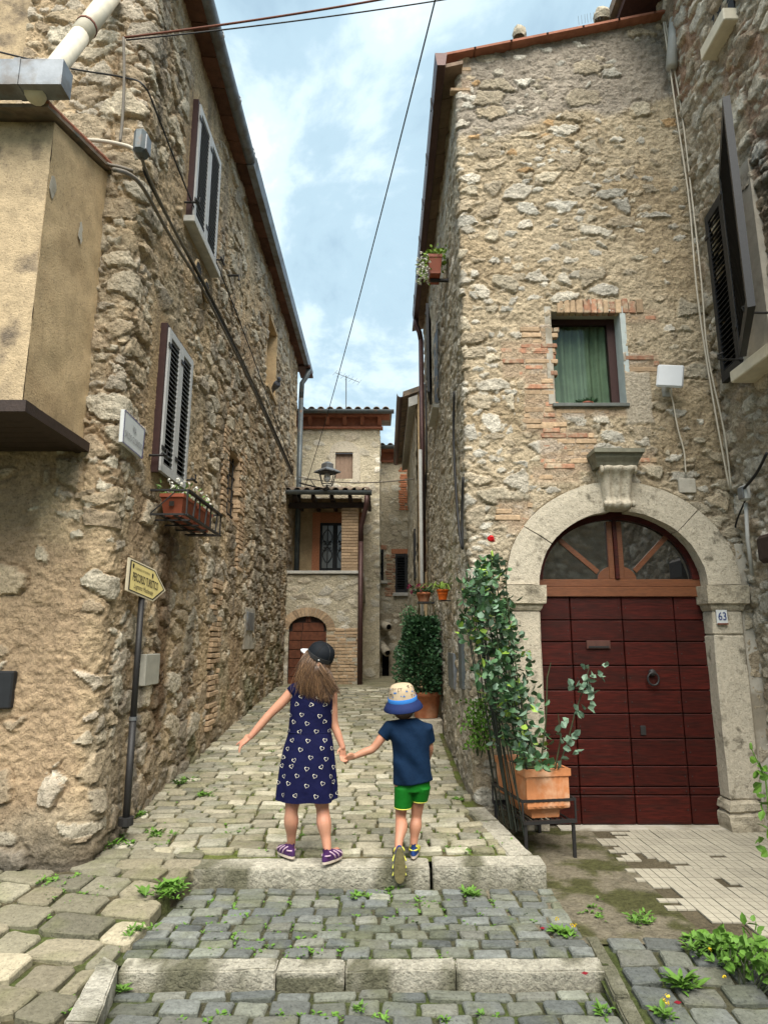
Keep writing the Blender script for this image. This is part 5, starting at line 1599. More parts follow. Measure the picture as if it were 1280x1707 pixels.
def cornice(house, x0, x1, Y, z, step=.40, side=True):
    MB().box2((x0, Y - .07, z - .05), (x1 + .07, Y + .1, z)).build('cornice_band', 'terracotta_trim', house)
    MB().box2((x0, Y - .02, z), (x1 + .02, Y + .1, z + .20)).build('cornice_frieze', 'terracotta_trim', house)
    MB().box2((x0, Y - .24, z + .20), (x1 + .22, Y + .1, z + .25)).build('cornice_slab', 'terracotta_trim', house)
    x = x1 - .05
    while x > x0:
        q = [Vector((x, Y - .0, z + .01)), Vector((x, Y - .05, z + .03)), Vector((x, Y - .14, z + .12)), Vector((x, Y - .20, z + .198)), Vector((x, Y - .0, z + .198))]
        MB().prism(q, (.09, 0, 0)).build('corbel', 'terracotta_trim', house); x -= step
    rf = MB().hexa([(x0, Y - .32, z + .26), (x1 + .28, Y - .32, z + .26), (x1 + .28, Y + 2.4, z + .85), (x0, Y + 2.4, z + .85),
                    (x0, Y - .32, z + .29), (x1 + .28, Y - .32, z + .29), (x1 + .28, Y + 2.4, z + .88), (x0, Y + 2.4, z + .88)]).build('roof', 'roof_tile', house)
    x = x0 + .1
    while x < x1 + .22:
        canal(rf, x, Y - .36, z + .29, Y + 2.0, z + .80, .085); x += .21
    gutter(house, (x0, Y - .38, z + .29), (x1 + .32, Y - .38, z + .27), .075, 'zinc_dark')
cornice(tall, tx0, tx1, YT, tz)
# aerial on the roof
an = atY(577, 690, 15.4); at_ = atY(577, 626, 15.4)
aer = thing('roof_aerial', 'thin metal television aerial on the tiled roof of the tall far house', 'aerial', an)
MB().tube([an - Vector((0, 0, .45)), at_], .014, 6).build('mast', 'zinc_dark', aer)
bm_ = MB(); d0 = at_ + Vector((-.28, 0, .08)); d1 = at_ + Vector((.34, -.1, -.22))
bm_.tube([d0, d1], .008, 5)
for k in range(7):
    c = d0.lerp(d1, k / 6); bm_.tube([c + Vector((-.05, -.12, -.12)), c + Vector((.05, .12, .12))], .005, 4)
bm_.build('antenna_rods', 'zinc_dark', aer)

# ---- the last house closing the street
YC = 16.2
last = thing('end_house', 'pale stone house with dark shutters closing the end of the street', 'house', (.4, 17, .7))
cx0, cx1 = atY(629, 900, YC).x, 2.4; cz = atY(660, 768, YC).z
P = dict(FM); P.update(seed=421, expo=.5, mortar=(.50, .44, .325))
cw = masonry('wall', last, flat_path_x(cx0, YC), np.arange(0, cx1 - cx0, .026), np.arange(.5, cz, .026), P, None, 120)
cornice(last, cx0 + .02, cx1, YC, cz, .42)
a, b = atY(659, 988, YC), atY(690, 924, YC)
for k in range(2):
    w2 = (b.x - a.x) / 2 + .05
    shutter(last, (a.x + k * w2, YC - .02, a.z), EX, (0, -1, 0), w2 - .01, b.z - a.z, 20, 'shutter_dark', 'shutter_dark', 'black_void', label=('dark shutter leaf over the pot, left half', 'dark shutter leaf over the pot, right half')[k], thick=.05)
MB().box2((a.x - .06, YC - .10, a.z - .09), (b.x + .2, YC + .05, a.z - .005)).build('window_sill', 'marble_sill', last, bevel=.006)
MB().box2((a.x - .10, YC - .03, b.z + .01), (b.x + .2, YC + .05, b.z + .13)).build('brick_lintel', 'brick_orange', last)
brick_run(cw, (0, YC, 0), EX, (0, -1, 0), a.x - .22, a.x - .02, a.z - .1, b.z, (.12, .2), .06, 'brick_red', .2, .02, .4)
a, b = atY(627, 966, YC - .3), atY(638, 914, YC - .3)
shutter(last, (a.x + .02, YC - .03, a.z), EX, (0, -1, 0), b.x - a.x, b.z - a.z, 18, 'shutter_dark', 'shutter_dark', 'black_void', label='narrow dark shutter beside the tall house', thick=.05)
MB().box2((a.x - .02, YC - .12, a.z - .08), (b.x + .12, YC + .05, a.z - .005)).build('window_sill', 'marble_sill', last)
MB().box2((a.x, YC - .025, b.z + .01), (b.x + .10, YC + .05, b.z + .12)).build('brick_lintel', 'brick_red', last)
a, b = atY(683, 838, YC), atY(700, 792, YC)
shutter(last, (a.x, YC - .02, a.z), EX, (0, -1, 0), b.x - a.x, b.z - a.z, 16, 'shutter_dark', 'shutter_dark', 'black_void', label='dark shutter high on the wall beside the brown downpipe', thick=.05)
brick_run(cw, (0, YC, 0), EX, (0, -1, 0), a.x - .24, a.x - .01, a.z - .2, b.z + .2, (.12, .22), .06, 'brick_orange', .05, .02)
# stone spouts and slit below
for (px, py, l) in ((636, 1042, 14), (634, 1075, 18)):
    c = atY(px, py, 15.0)
    m = MB().tube([c, c + Vector((.16, -.30, -.05 - .12 * (l > 15)))], [.11, .095], 10); m.build('stone_spout', 'travertine', last, True)
    MB().tube([c + Vector((.161, -.302, -.05 - .12 * (l > 15))), c + Vector((.165, -.31, -.052 - .12 * (l > 15)))], .06, 10).build('spout_mouth', 'black_void', last)
c0, c1 = atY(632, 1140, 15.1), atY(662, 1030, 15.1)
P = dict(FM); P.update(seed=431, expo=.5, mortar=(.33, .285, .205))
masonry('wall', last, flat_path_x(c0.x - .2, 15.1), np.arange(0, c1.x - c0.x + .35, .03), np.arange(.5, c1.z + .1, .03), P, None, 30)
MB().box2((atY(637, 1100, 15.0).x, 15.02, atY(640, 1130, 15).z), (atY(648, 1100, 15).x, 15.14, atY(640, 1085, 15).z)).build('wall_slit', 'black_void', last)
# ---- next house on the right, past the arched one
nxt = thing('next_house', 'narrow pale stone house end with projecting eaves past the brown downpipe', 'house', (.9, 13, .7))
P = dict(FM); P.update(seed=441)
masonry('wall', nxt, flat_path_y(.58, 15.5, -1), np.arange(0, 4.5, .05), np.arange(.5, 5.9, .03), P, None, 40)
MB().box2((.60, 11.05, .4), (2.2, 15.5, 5.9)).build('inner_core', 'stucco', nxt)
MB().hexa([(.34, 11.0, 5.80), (2.2, 11.0, 6.5), (2.2, 15.6, 6.5), (.34, 15.6, 5.80), (.34, 11.0, 5.9), (2.2, 11.0, 6.6), (2.2, 15.6, 6.6), (.34, 15.6, 5.9)]).build('roof', 'roof_tile', nxt)
MB().hexa([(.44, 11.02, 5.62), (.60, 11.02, 5.68), (.60, 15.5, 5.68), (.44, 15.5, 5.62), (.44, 11.02, 5.79), (.60, 11.02, 5.85), (.60, 15.5, 5.85), (.44, 15.5, 5.79)]).build('cornice_band', 'marble_sill', nxt)
gutter(nxt, (.30, 11.0, 5.86), (.30, 15.6, 5.86), .07, 'copper_brown')
mb = MB(); obox(mb, (.58, 11.6, 2.6), EY, (-1, 0, 0), 0, .5, 0, .9, -.02, .03); mb.build('window_shutter', 'shutter_dark', nxt)
# ================================================================== THINGS ON THE WALLS
# ---- street lantern on its bracket
lc = atY(545, 815, 12.05)
lan = thing('street_lantern', 'black iron street lantern with pale metal roof above the porch tiles', 'lantern', lc)
S_ = .0125 * 1.0
def lz(py): return atY(545, py, 12.05).z
zt, zr, zm, zb2 = lz(770), lz(783), lz(787), lz(808)
hw = atY(562, 785, 12.05).x - lc.x
fr = MB()
for sx in (-1, 1):
    for sy in (-1, 1):
        fr.tube([(lc.x + sx * hw * .80, 12.05 + sy * hw * .80, zm), (lc.x + sx * hw * .48, 12.05 + sy * hw * .48, zb2)], .010, 5)
for k, z in ((.80, zm - .01), (.48, zb2)):
    q = [(lc.x + sx * hw * k, 12.05 + sy * hw * k, z) for sx, sy in ((-1, -1), (1, -1), (1, 1), (-1, 1), (-1, -1))]
    fr.tube(q, .010, 5)
fr.tube([(lc.x, 12.05, zb2), (lc.x, 12.05, zb2 - .1)], .02, 6)
fr.build('cage', 'iron', lan)
MB().lathe([(hw * 1.38, zm - .01), (hw * 1.38, zm + .01), (hw * .62, zr + .03), (hw * .60, zt - .04), (hw * .25, zt), (.0, zt + .01)], (lc.x, 12.05, 0), 4, Matrix.Rotation(0, 3, 'Z')).build('hood', 'zinc', lan)
MB().lathe([(.0, zm - .02), (.05, zm - .03), (.07, zm - .13), (.03, zm - .2), (0, zm - .21)], (lc.x, 12.05, 0), 10).build('bulb', 'white_plastic', lan, True)
arm0 = atY(499, 805, 12.6)
MB().tube([arm0, (lc.x, 12.05, zb2 - .10)], .018, 6).tube([arm0 + Vector((.1, -.05, .05)), arm0.lerp(lc, .4) + Vector((0, 0, .12)), arm0.lerp(lc, .6) + Vector((0, 0, -.02))], .010, 5).build('bracket', 'iron', lan)

# ---- signpost
pb0 = atZ(210, 1372, float(zleft(4.55)) + .005) if False else atY(210, 1368, 4.72)
ptop = atY(237, 985, 4.86)
post = thing('sign_post', 'leaning black pole with a cream arrow sign pointing up the street', 'signpost', pb0)
mid_ = pb0.lerp(ptop, .42)
MB().tube([pb0 - Vector((0, 0, .05)), mid_], .024, 12).tube([mid_, ptop], .022, 12).build('pole', 'iron', post, True)
MB().tube([mid_ - Vector((0, 0, .012)), mid_ + Vector((0, 0, .012))], .029, 12).build('pole_clamp', 'zinc', post)
MB().tube([pb0 - Vector((0, 0, .03)), pb0 + Vector((0, 0, .02))], .05, 12).build('pole_foot', 'iron', post)
sd = Vector((.34, .94, 0)).normalized(); sn = Vector((sd.y, -sd.x, 0)).normalized()
sp0 = ptop + sn * .03
cor = [atP(x, y, sp0, sn) for x, y in ((215, 929), (259, 950), (276, 985), (255, 1003), (210, 984))]
cen = sum(cor, Vector()) / 5
MB().prism(cor[::-1], -sn * .012).build('sign_board', 'sign_cream', post)
def inset(k, off): return [cen + (c - cen) * k + sn * off for c in cor]
def band(k0, k1, off, m, name):
    a, b = inset(k0, off), inset(k1, off); mb = MB()
    mb.add(a + b, [(i, (i + 1) % 5, 5 + (i + 1) % 5, 5 + i) for i in range(5)]); return mb.build(name, m, post)
band(.92, .86, .0045, 'ink', 'border')
MB().add(inset(.858, .003), [(0, 1, 2, 3, 4)]).build('sign_face', 'sign_yellow', post)
eu_ = (cor[1] - cor[0]).normalized(); ev_ = (cor[0] - cor[4]).normalized()
Wd, Hd = (cor[1] - cor[0]).length, (cor[0] - cor[4]).length
o_ = cor[4]
def sgn(u, v): return o_ + eu_ * (u * Wd) + ev_ * (v * Hd)
lettering('lettering', 'PERCORSO TURISTICO', sgn(.655, .50), eu_, ev_, Wd * .96, Hd * .26, 'ink', post, off=.006, bold=.012)
lettering('lettering', 'Lugnano Medievale', sgn(.60, .21), eu_, ev_, Wd * .72, Hd * .20, 'ink', post, shear=.45, off=.006)
lettering('lettering', 'LUGNANO IN TEVERINA', sgn(.52, .77), eu_, ev_, Wd * .55, Hd * .07, 'ink', post, off=.006)
for u in (.17, .90):
    c = sgn(u, .80 if u < .5 else .76) + sn * .006
    q = [c + eu_ * a * Wd * .035 + ev_ * b * Hd * .085 for a, b in ((-.9, .7), (-.3, .8), (0, 1.3), (.3, .8), (.9, .7), (.8, -.4), (0, -1), (-.8, -.4))]
    MB().add(q, [tuple(range(8))]).build('emblem', 'ink', post)
# ---- street name plate
pl0 = Vector((XL + .10, 5, 0)); pn = Vector((1, 0, 0))
cor2 = [atX(x, y, XL + .075) for x, y in ((208, 682), (242, 716), (237, 765), (204, 737))]
cen2 = sum(cor2, Vector()) / 4
plq = thing('street_plate', 'white enamel street name plate with blue rim on the left house corner', 'plaque', cen2)
MB().prism(cor2[::-1], (-.03, 0, 0)).build('plate', 'sign_white', plq, bevel=.004)
def q4(k, off): return [cen2 + (c - cen2) * k + Vector((off, 0, 0)) for c in cor2]
for k0, k1, m in ((1.0, .955, 'sign_blue'), (.93, .915, 'ink')):
    MB().add(q4(k0, .002) + q4(k1, .002), [(i, (i + 1) % 4, 4 + (i + 1) % 4, 4 + i) for i in range(4)]).build('border', m, plq)
e2u, e2v = (cor2[1] - cor2[0]).normalized(), (cor2[0] - cor2[3]).normalized()
W2, H2 = (cor2[1] - cor2[0]).length, (cor2[0] - cor2[3]).length
lettering('lettering', 'VIA', cen2 + e2v * H2 * .15, e2u, e2v, W2 * .17, H2 * .22, 'ink_grey', plq, off=.004)
lettering('lettering', 'SALDO GLORIOSO', cen2 - e2v * H2 * .17, e2u, e2v, W2 * .82, H2 * .20, 'ink_grey', plq, off=.004)

# ---- iron balcony basket with flower boxes
by0, by1 = 5.12, 6.20; bx1 = XL + .31; bz1, bz0 = 2.70, 2.50
bal = thing('iron_balcony', 'black iron flower basket balcony under the lower shutters', 'balcony', (XL + .1, 5.6, bz0))
def bar(mb, a, b, w=.022, h=.022):
    a, b = Vector(a), Vector(b); d = (b - a); L = d.length; d.normalize()
    u = d.cross(Vector((0, 0, 1)))
    if u.length < .01: u = Vector((1, 0, 0))
    u.normalize(); v = u.cross(d)
    q = [a + u * sx * w / 2 + v * sy * h / 2 for sx, sy in ((-1, -1), (1, -1), (1, 1), (-1, 1))]
    return mb.prism(q[::-1], b - a)
for nm, z, w in (('top_rail', bz1, .035), ('bottom_rail', bz0, .028)):
    m = MB(); bar(m, (bx1, by0, z), (bx1, by1, z), w, .016); m.build(nm, 'iron', bal)
    for yv in (by0, by1):
        m = MB(); bar(m, (XL - .02, yv, z), (bx1 - .018, yv, z), w * .9, .015); m.build(nm, 'iron', bal)
for k in range(2):
    m = MB(); bar(m, (XL + .10 + .11 * k, by0 + .014, bz0 - .004), (XL + .10 + .11 * k, by1 - .014, bz0 - .004), .025, .012); m.build('floor_bar', 'iron', bal)
for k in range(4):
    yv = by0 + .16 + k * .25
    m = MB(); bar(m, (XL - .02, yv, bz0 - .018), (bx1 - .016, yv, bz0 - .018), .025, .012); m.build('floor_bar', 'iron', bal)
for k in range(7):
    yv = by0 + (by1 - by0) * k / 6
    m = MB(); bar(m, (bx1, yv, bz0), (bx1, yv + (.06 if k % 2 else 0), bz1), .012, .012); m.build('baluster', 'iron', bal)
for yv in (by0, by1):
    m = MB(); bar(m, (bx1 - .1, yv + .002, bz1 - .01), (XL + .02, yv + .002, bz0 + .01), .008, .008); m.build('brace', 'iron', bal)

def leaves(name, specs, m, parent=None, **k):
    """specs: (position, direction, width-normal hint, length, width)"""
    vs = []; fs = []
    for p, d, s_, L, w in specs:
        p = Vector(p); d = Vector(d).normalized(); sdv = Vector(s_); sdv = (sdv - d * sdv.dot(d))
        if sdv.length < 1e-4: sdv = d.orthogonal()
        sdv.normalize(); n = d.cross(sdv)
        o = len(vs)
        vs += [p, p + d * L * .35 + sdv * w * .5 + n * w * .12, p + d * L * .35 - sdv * w * .5 + n * w * .12, p + d * L * .72 + sdv * w * .40 + n * w * .05,
               p + d * L * .72 - sdv * w * .40 + n * w * .05, p + d * L - n * L * .10, p + d * L * .5 - n * w * .02]
        fs += [(o, o + 6, o + 1), (o, o + 2, o + 6), (o + 1, o + 6, o + 3), (o + 2, o + 4, o + 6), (o + 3, o + 6, o + 5), (o + 4, o + 5, o + 6)]
    return raw_mesh(name, vs, fs, m, parent, **k)
def rv(a=1.0): return Vector((random.uniform(-a, a), random.uniform(-a, a), random.uniform(-a, a)))
def flower_ball(mb, c, r, n=14):
    for _ in range(n):
        d = rv().normalized(); q = Vector(c) + d * r * random.uniform(.3, 1); u = d.orthogonal().normalized() * r * .5; v = d.cross(u).normalized() * r * .5
        mb.add([q + u, q + v, q - u, q - v], [(0, 1, 2, 3)])
def trough(name, label, c, L, w, h, m, group=None, soil=True, ax=EY):
    t = thing(name, label, 'planter', c, group)
    c = Vector(c); ax = Vector(ax); sdv = Vector((ax.y, -ax.x, 0))
    def P_(u, v, z): return c + ax * u + sdv * v + Vector((0, 0, z))
    rings = [(.80, .74, 0), (.80, .74, .02), (.94, .92, h * .82), (1.0, 1.0, h * .84), (1.0, 1.0, h), (.92, .90, h), (.88, .84, h * .86)]
    vs = []; fs = []
    for a, b, z in rings:
        vs += [P_(-L / 2 * a, -w / 2 * b, z), P_(L / 2 * a, -w / 2 * b, z), P_(L / 2 * a, w / 2 * b, z), P_(-L / 2 * a, w / 2 * b, z)]
    for j in range(len(rings) - 1):
        for k in range(4): a, b = j * 4 + k, j * 4 + (k + 1) % 4; fs.append((a, b, b + 4, a + 4))
    fs.append((3, 2, 1, 0))
    raw_mesh('trough', vs, fs, m, t)
    k0 = (len(rings) - 1) * 4
    raw_mesh('soil', [v - Vector((0, 0, .004)) for v in vs[k0:k0 + 4]], [(0, 1, 2, 3)], 'soil', t)
    return t, P_
for i, (yc, lab) in enumerate(((5.42, 'terracotta flower box at the near end of the iron balcony'), (5.90, 'terracotta flower box at the far end of the iron balcony'))):
    t, P_ = trough('flower_box', lab, (XL + .155, yc, bz0 + .008), .44, .20, .185, 'plastic_terracotta', 'flower boxes on the balcony')
    sp = []; wf = MB()
    for _ in range(170):
        p = P_(random.uniform(-.2, .2), random.uniform(-.09, .09), .16); d = Vector((random.uniform(-.7, .9), random.uniform(-.8, .8), random.uniform(.3, 1)))
        sp.append((p + d.normalized() * random.uniform(0, .13), d + rv(.4), rv(), random.uniform(.03, .055), random.uniform(.012, .024)))
    leaves('foliage', sp, 'leaf_pale', t)
    for _ in range(26):
        flower_ball(wf, P_(random.uniform(-.22, .22), random.uniform(-.06, .13), random.uniform(.19, .31)), random.uniform(.014, .026), 9)
    wf.build('white_blossom', 'petal_white', t, kind='stuff')
    if i == 0:
        MB().box(P_(-.212, 0, .10), (.04, .004, .04)).build('label_sticker', 'ink', t)

# ---- cables, boxes and pipes on the left house
jl = atX(236, 240, XL + .10)
bx = thing('junction_box', 'grey round-edged junction box at the upper corner of the left house', 'junction box', jl)
MB().box(jl, (.09, .13, .20)).build('case', 'zinc_dark', bx, bevel=.025)
MB().box(jl + Vector((.05, 0, -.01)), (.014, .09, .13)).build('lid', 'zinc', bx, bevel=.004)
def LX(*pts, off=.075): return [atX(x, y, XL + off) for x, y in pts]
cable('wall_cable', LX((190, 282), (215, 290), (240, 315), (285, 395), (345, 495), (420, 645), (486, 790), off=.08), .016, 'cable_grey', 'thick lower grey cable sagging along the left house')
cable('wall_cable', LX((236, 262), (250, 300), (292, 385), (350, 490), (425, 645), (488, 786), off=.10), .013, 'cable_grey', 'upper grey cable running from the junction box along the left house')
cable('wall_cable', LX((240, 275), (242, 290), (262, 330), (300, 402), (356, 508), (430, 662), (489, 792), off=.09), .010, 'cable_black', 'thin black cable twisted along the left house bundle')
cable('thin_wire', [atY(0, 86, YL - .06), atY(110, 112, YL - .08), atY(205, 128, YL - .07)] + LX((240, 142), (262, 190), (305, 300), (362, 440), (420, 590), (488, 780), off=.07), .007, 'cable_black', 'thin wire crossing the top stones and running down the left house')
cable('thin_wire', [atY(206, 62, YL - .09), atY(207, 130, YL - .08), atY(204, 200, YL - .08), atY(200, 236, YL - .09)], .012, 'cable_grey', 'short vertical grey wire above the oriel roof')
cable('feed_cable', [atY(118, 232, YL - .08), atY(165, 234, YL - .10), atY(200, 240, YL - .11), atY(222, 248, YL - .10), atY(228, 266, YL - .06)], .015, 'cable_white', 'pale cable running from the oriel roof to the junction box')
cable('feed_cable', [atY(140, 245, YL - .06), atY(165, 252, YL - .11), atY(178, 272, YL - .11), atY(200, 278, YL - .12), atY(222, 285, YL - .08)], .014, 'cable_grey', 'dark looped cable below the junction box')
e0 = atY(1160, -120, 5.2)
cable('overhead_wire', sag(atY(206, 62, YL - .09), e0, .12, 10), .009, 'rust', 'rust coloured wire crossing the sky at the top of the picture')
cable('overhead_wire', sag(atY(210, 66, YL - .09), e0 + Vector((.1, 0, -.25)), .10, 10), .006, 'cable_black', 'thin dark wire just below the rust coloured one')
cable('overhead_wire', sag(atY(745, -80, 3.0), atY(508, 812, 12.3), .20, 16), .005, 'cable_black', 'long dark cable slanting across the sky to the lantern')
cable('street_wire', sag(Vector((-1.80, 13.3, atY(490, 795, 13.3).z)), atY(690, 798, 11.5), .10, 10), .012, 'cable_grey', 'wire with clips crossing the street above the porch roof')
cable('wall_cable', [atX(757, 652, XR - .05), atX(756, 720, XR - .05), atX(759, 800, XR - .06), atX(765, 880, XR - .06), atX(771, 915, XR - .05), atX(770, 860, XR - .05), atX(772, 795, XR - .05)], .012, 'cable_black', 'black looped cable hanging on the arched house corner')
cable('wall_cable', [atX(709, 640, XR - .05), atX(711, 760, XR - .07), atX(708, 860, XR - .06), atX(707, 990, XR - .06)], .014, 'cable_black', 'dark cable beside the brown downpipe')
for k, (lab, dx) in enumerate((('pale cable down the inner corner of the court, left strand', 0), ('pale cable down the inner corner of the court, right strand', 9))):
    cable('corner_cable', [atY(1106 + dx * .3, 36, YR - .12), atY(1126 + dx, 180, YR - .12), atY(1148 + dx * .6, 330, YR - .11), atY(1160 + dx, 470, YR - .11), atY(1176 + dx * .4, 590, YR - .10), atY(1198 + dx, 720, YR - .10), atY(1216 + dx * .3, 815, YR - .09)], .008, 'cable_white', lab)
cable('meter_cable', [atX(1278, 755, 2.93), atX(1260, 790, 2.96), jb + Vector((-.02, 0, .02))], .012, 'cable_black', 'short black cable entering the right junction box')
cable('meter_cable', [jb + Vector((0, 0, -.06)), atX(1228, 868, 3.06), atX(1222, 900, 3.1)], .008, 'cable_black', 'thin dark cable leaving below the right junction box')
# ---- flat white antenna
ac = atY(1117, 627, YR - .14)
ant = thing('panel_antenna', 'white square flat antenna tilted on the stone facade beside the window', 'antenna', ac)
rt = Matrix.Rotation(R(9), 3, 'Y') @ Matrix.Rotation(R(-14), 3, 'Z')
MB().box(ac, (.225, .035, .215), rt).build('panel', 'white_plastic', ant, bevel=.014)
MB().tube([ac + Vector((0, .02, -.03)), ac + Vector((.02, .13, -.08))], .02, 8).box(ac + Vector((.02, .14, -.08)), (.09, .02, .12)).build('mount', 'grey_pipe', ant)
cable('antenna_cable', [ac + Vector((.0, .03, -.10)), atY(1122, 672, YR - .05), atY(1130, 715, YR - .04), atY(1140, 752, YR - .04), atY(1143, 790, YR - .03)], .007, 'cable_white', 'thin white cable hanging below the flat antenna')
cp = atY(1145, 810, YR - .01)
MB().box(cp, (.15, .03, .13)).build('cover_plate', 'plaster_grey', right_house, bevel=.006)

# ---- pigeon on the recess sill
pg = atX(456, 652, XL + .06); pg.z = NW['z0'] + .055
pig = thing('pigeon', 'dark grey pigeon perched in the recess high on the left house', 'pigeon', pg)
m = MB()
def egg(mb, a, b, r0, r1, k=8):
    a, b = Vector(a), Vector(b); pts = []; rs = []
    for i in range(k + 1):
        t = i / k; pts.append(a.lerp(b, t)); rs.append(max(.002, (r0 + (r1 - r0) * t) * math.sqrt(max(0, 1 - (2 * t - 1) ** 4))))
    return mb.tube(pts, rs, 10)
egg(m, pg + Vector((.09, -.07, .11)), pg + Vector((-.04, .12, .04)), .07, .04); egg(m, pg + Vector((.09, -.10, .19)), pg + Vector((.10, -.045, .12)), .032, .035)
m.tube([pg + Vector((-.02, .09, .05)), pg + Vector((-.06, .22, .02))], [.03, .018], 8).tube([pg + Vector((.10, -.125, .178)), pg + Vector((.10, -.155, .170))], [.008, .003], 6)
m.tube([pg + Vector((.04, 0, .06)), pg + Vector((.04, 0, 0))], .006, 5).tube([pg + Vector((.07, 0, .06)), pg + Vector((.07, 0, 0))], .006, 5)
voxel('body', m, .007, 'pigeon', pig, 3)

# ================================================================== POTS AND PLANTS
def pot(name, label, c, r0, r1, h, m, cat='pot', rim=.03, group=None, saucer=0):
    t = thing(name, label, cat, c, group)
    pr = [(r0 * .96, 0), (r0, .01), (r1, h - rim * 1.4), (r1 * 1.06, h - rim * 1.4), (r1 * 1.08, h), (r1 * .98, h), (r1 * .94, h - .05)]
    MB().lathe(pr, c, 28).build('bowl', m, t, True)
    MB().lathe([(0, 0), (r0 * .96, 0)], c, 20).build('base', m, t)
    MB().lathe([(r1 * .95, h - .045), (0, h - .035)], c, 20).build('soil', 'soil', t)
    return t
def stems(mb, c, n, h, spread, r=.006, lean=Vector((0, 0, 0))):
    out = []
    for _ in range(n):
        a = random.uniform(0, 6.28); k = random.uniform(.2, 1) * spread
        p0 = Vector(c) + Vector((math.cos(a), math.sin(a), 0)) * k * .25
        p3 = Vector(c) + Vector((math.cos(a) * k, math.sin(a) * k, h * random.uniform(.7, 1))) + lean
        pts = [p0.lerp(p3, t) + rv(.02) + Vector((0, 0, .05 * math.sin(t * 3.1))) for t in (0, .25, .5, .75, 1)]
        mb.tube(pts, [r, r * .9, r * .8, r * .6, r * .4], 5); out.append(pts)
    return out
# big shrub in a terracotta pot, at the right of the street
YS = 8.4
sc_ = Vector((.525, YS, atY(720, 1196, YS).z))
shp_z0, shp_z1 = sc_.z, atY(720, 1153, YS).z
slab = MB().box2((sc_.x - .22, YS - .24, float(zstreet(YS)) - .08), (sc_.x + .185, YS + .3, sc_.z - .003)).build('stone_slab', 'travertine', None, bevel=.01, label='pale stone slab under the large terracotta shrub pot', cat='slab')
noisy(slab, .006, 8)
bp = pot('shrub_pot', 'large terracotta pot with dense dark green shrub against the right wall', sc_, .145, .175, shp_z1 - sc_.z, 'terracotta', 'potted shrub', .04)
mb = MB(); stems(mb, sc_ + Vector((0, 0, .15)), 14, 1.3, .16, .009); mb.build('stem', 'stem', bp, kind='stuff')
sp = []; sp2 = []
top = atY(700, 1026, YS).z
for _ in range(5200):
    v = random.random() ** .8
    z = shp_z1 - .02 + (top - shp_z1) * v
    rad = .34 * (1 - .45 * v ** 2.2) * (.75 + .25 * min(1, v * 4 + .4))
    a = random.uniform(0, 6.28); k = math.sqrt(random.random())
    bump = 1 + .18 * math.sin(a * 3 + z * 9) + .12 * math.sin(a * 5 - z * 14)
    p = Vector((sc_.x - .05 + math.cos(a) * rad * k * bump * .92, YS - .03 + math.sin(a) * rad * k * bump, z))
    if p.x > XR - .05: p.x = XR - .05 - random.random() * .1
    out = Vector((math.cos(a), math.sin(a), .25))
    (sp if random.random() < .8 else sp2).append((p, out + rv(.7), rv(.6) + Vector((0, 0, .2)), random.uniform(.035, .06), random.uniform(.026, .042)))
for _ in range(260):   # loose sprays at the top left
    t = random.random(); p = atY(672 + 22 * random.random(), 1075 - 62 * t, YS - .05) + rv(.03)
    sp2.append((p, rv() + Vector((-.3, 0, .6)), rv(), random.uniform(.025, .045), random.uniform(.018, .03)))
leaves('foliage', sp, 'leaf_dark', bp, kind='stuff'); leaves('foliage', sp2, 'leaf_rose', bp, kind='stuff')
mb = MB()
for k in range(8):
    a = atY(690 - 3 * k, 1070, YS); b = atY(668 + 4 * k, 1012 + 5 * (k % 3), YS); mb.tube([a, a.lerp(b, .5) + rv(.02), b], [.005, .004, .003], 4)
mb.build('twig', 'stem', bp, kind='stuff')
# two wall pots above it
wp = atY(706, 998, 9.4); wp.z = atY(706, 1003, 9.4).z
t = pot('wall_pot', 'small terracotta wall pot with dark magenta flowers on a bracket', wp, .075, .10, .13, 'terracotta', 'pot', .025)
MB().box2((wp.x - .09, 9.3, wp.z - .03), (XR, 9.5, wp.z - .004)).build('bracket', 'iron', t)
sp = []; wf = MB()
for _ in range(150):
    p = wp + Vector((random.uniform(-.16, .12), random.uniform(-.1, .1), random.uniform(.10, .20))); sp.append((p, rv() + Vector((0, 0, .4)), rv(), .05, .03))
for _ in range(22): flower_ball(wf, wp + Vector((random.uniform(-.22, .08), random.uniform(-.12, .08), random.uniform(.12, .26))), .028, 9)
leaves('foliage', sp, 'leaf_dark', t); wf.build('blossom', 'petal_magenta', t, kind='stuff')
wp = atY(739, 1000, 7.0); wp.z = atY(739, 1000, 7.0).z; wp.x = XR - .10
t = pot('wall_pot', 'orange plastic wall pot with light green grassy spider plant', wp, .045, .06, .11, 'orange_plastic', 'pot', .015)
MB().box2((wp.x - .02, 6.99, wp.z - .015), (XR + .02, 7.01, wp.z - .003)).build('bracket', 'iron', t)
mb = MB()
for _ in range(60):
    a = random.uniform(0, 6.28); L = random.uniform(.12, .30); d = Vector((math.cos(a) - .4, math.sin(a), 0)); c = wp + Vector((0, 0, .10))
    pts = [c + d * L * q + Vector((0, 0, L * (1.3 * q - 1.3 * q * q))) for q in (0, .35, .7, 1)]
    for i in range(3):
        w_ = .009 * (1 - i * .28); s_ = Vector((-d.y, d.x, 0)).normalized() * w_
        w2 = Vector((-d.y, d.x, 0)).normalized() * .009 * (1 - (i + 1) * .28)
        mb.add([pts[i] - s_, pts[i] + s_, pts[i + 1] + w2, pts[i + 1] - w2], [(0, 1, 2, 3)])
mb.build('foliage', 'leaf_lime', t, kind='stuff')
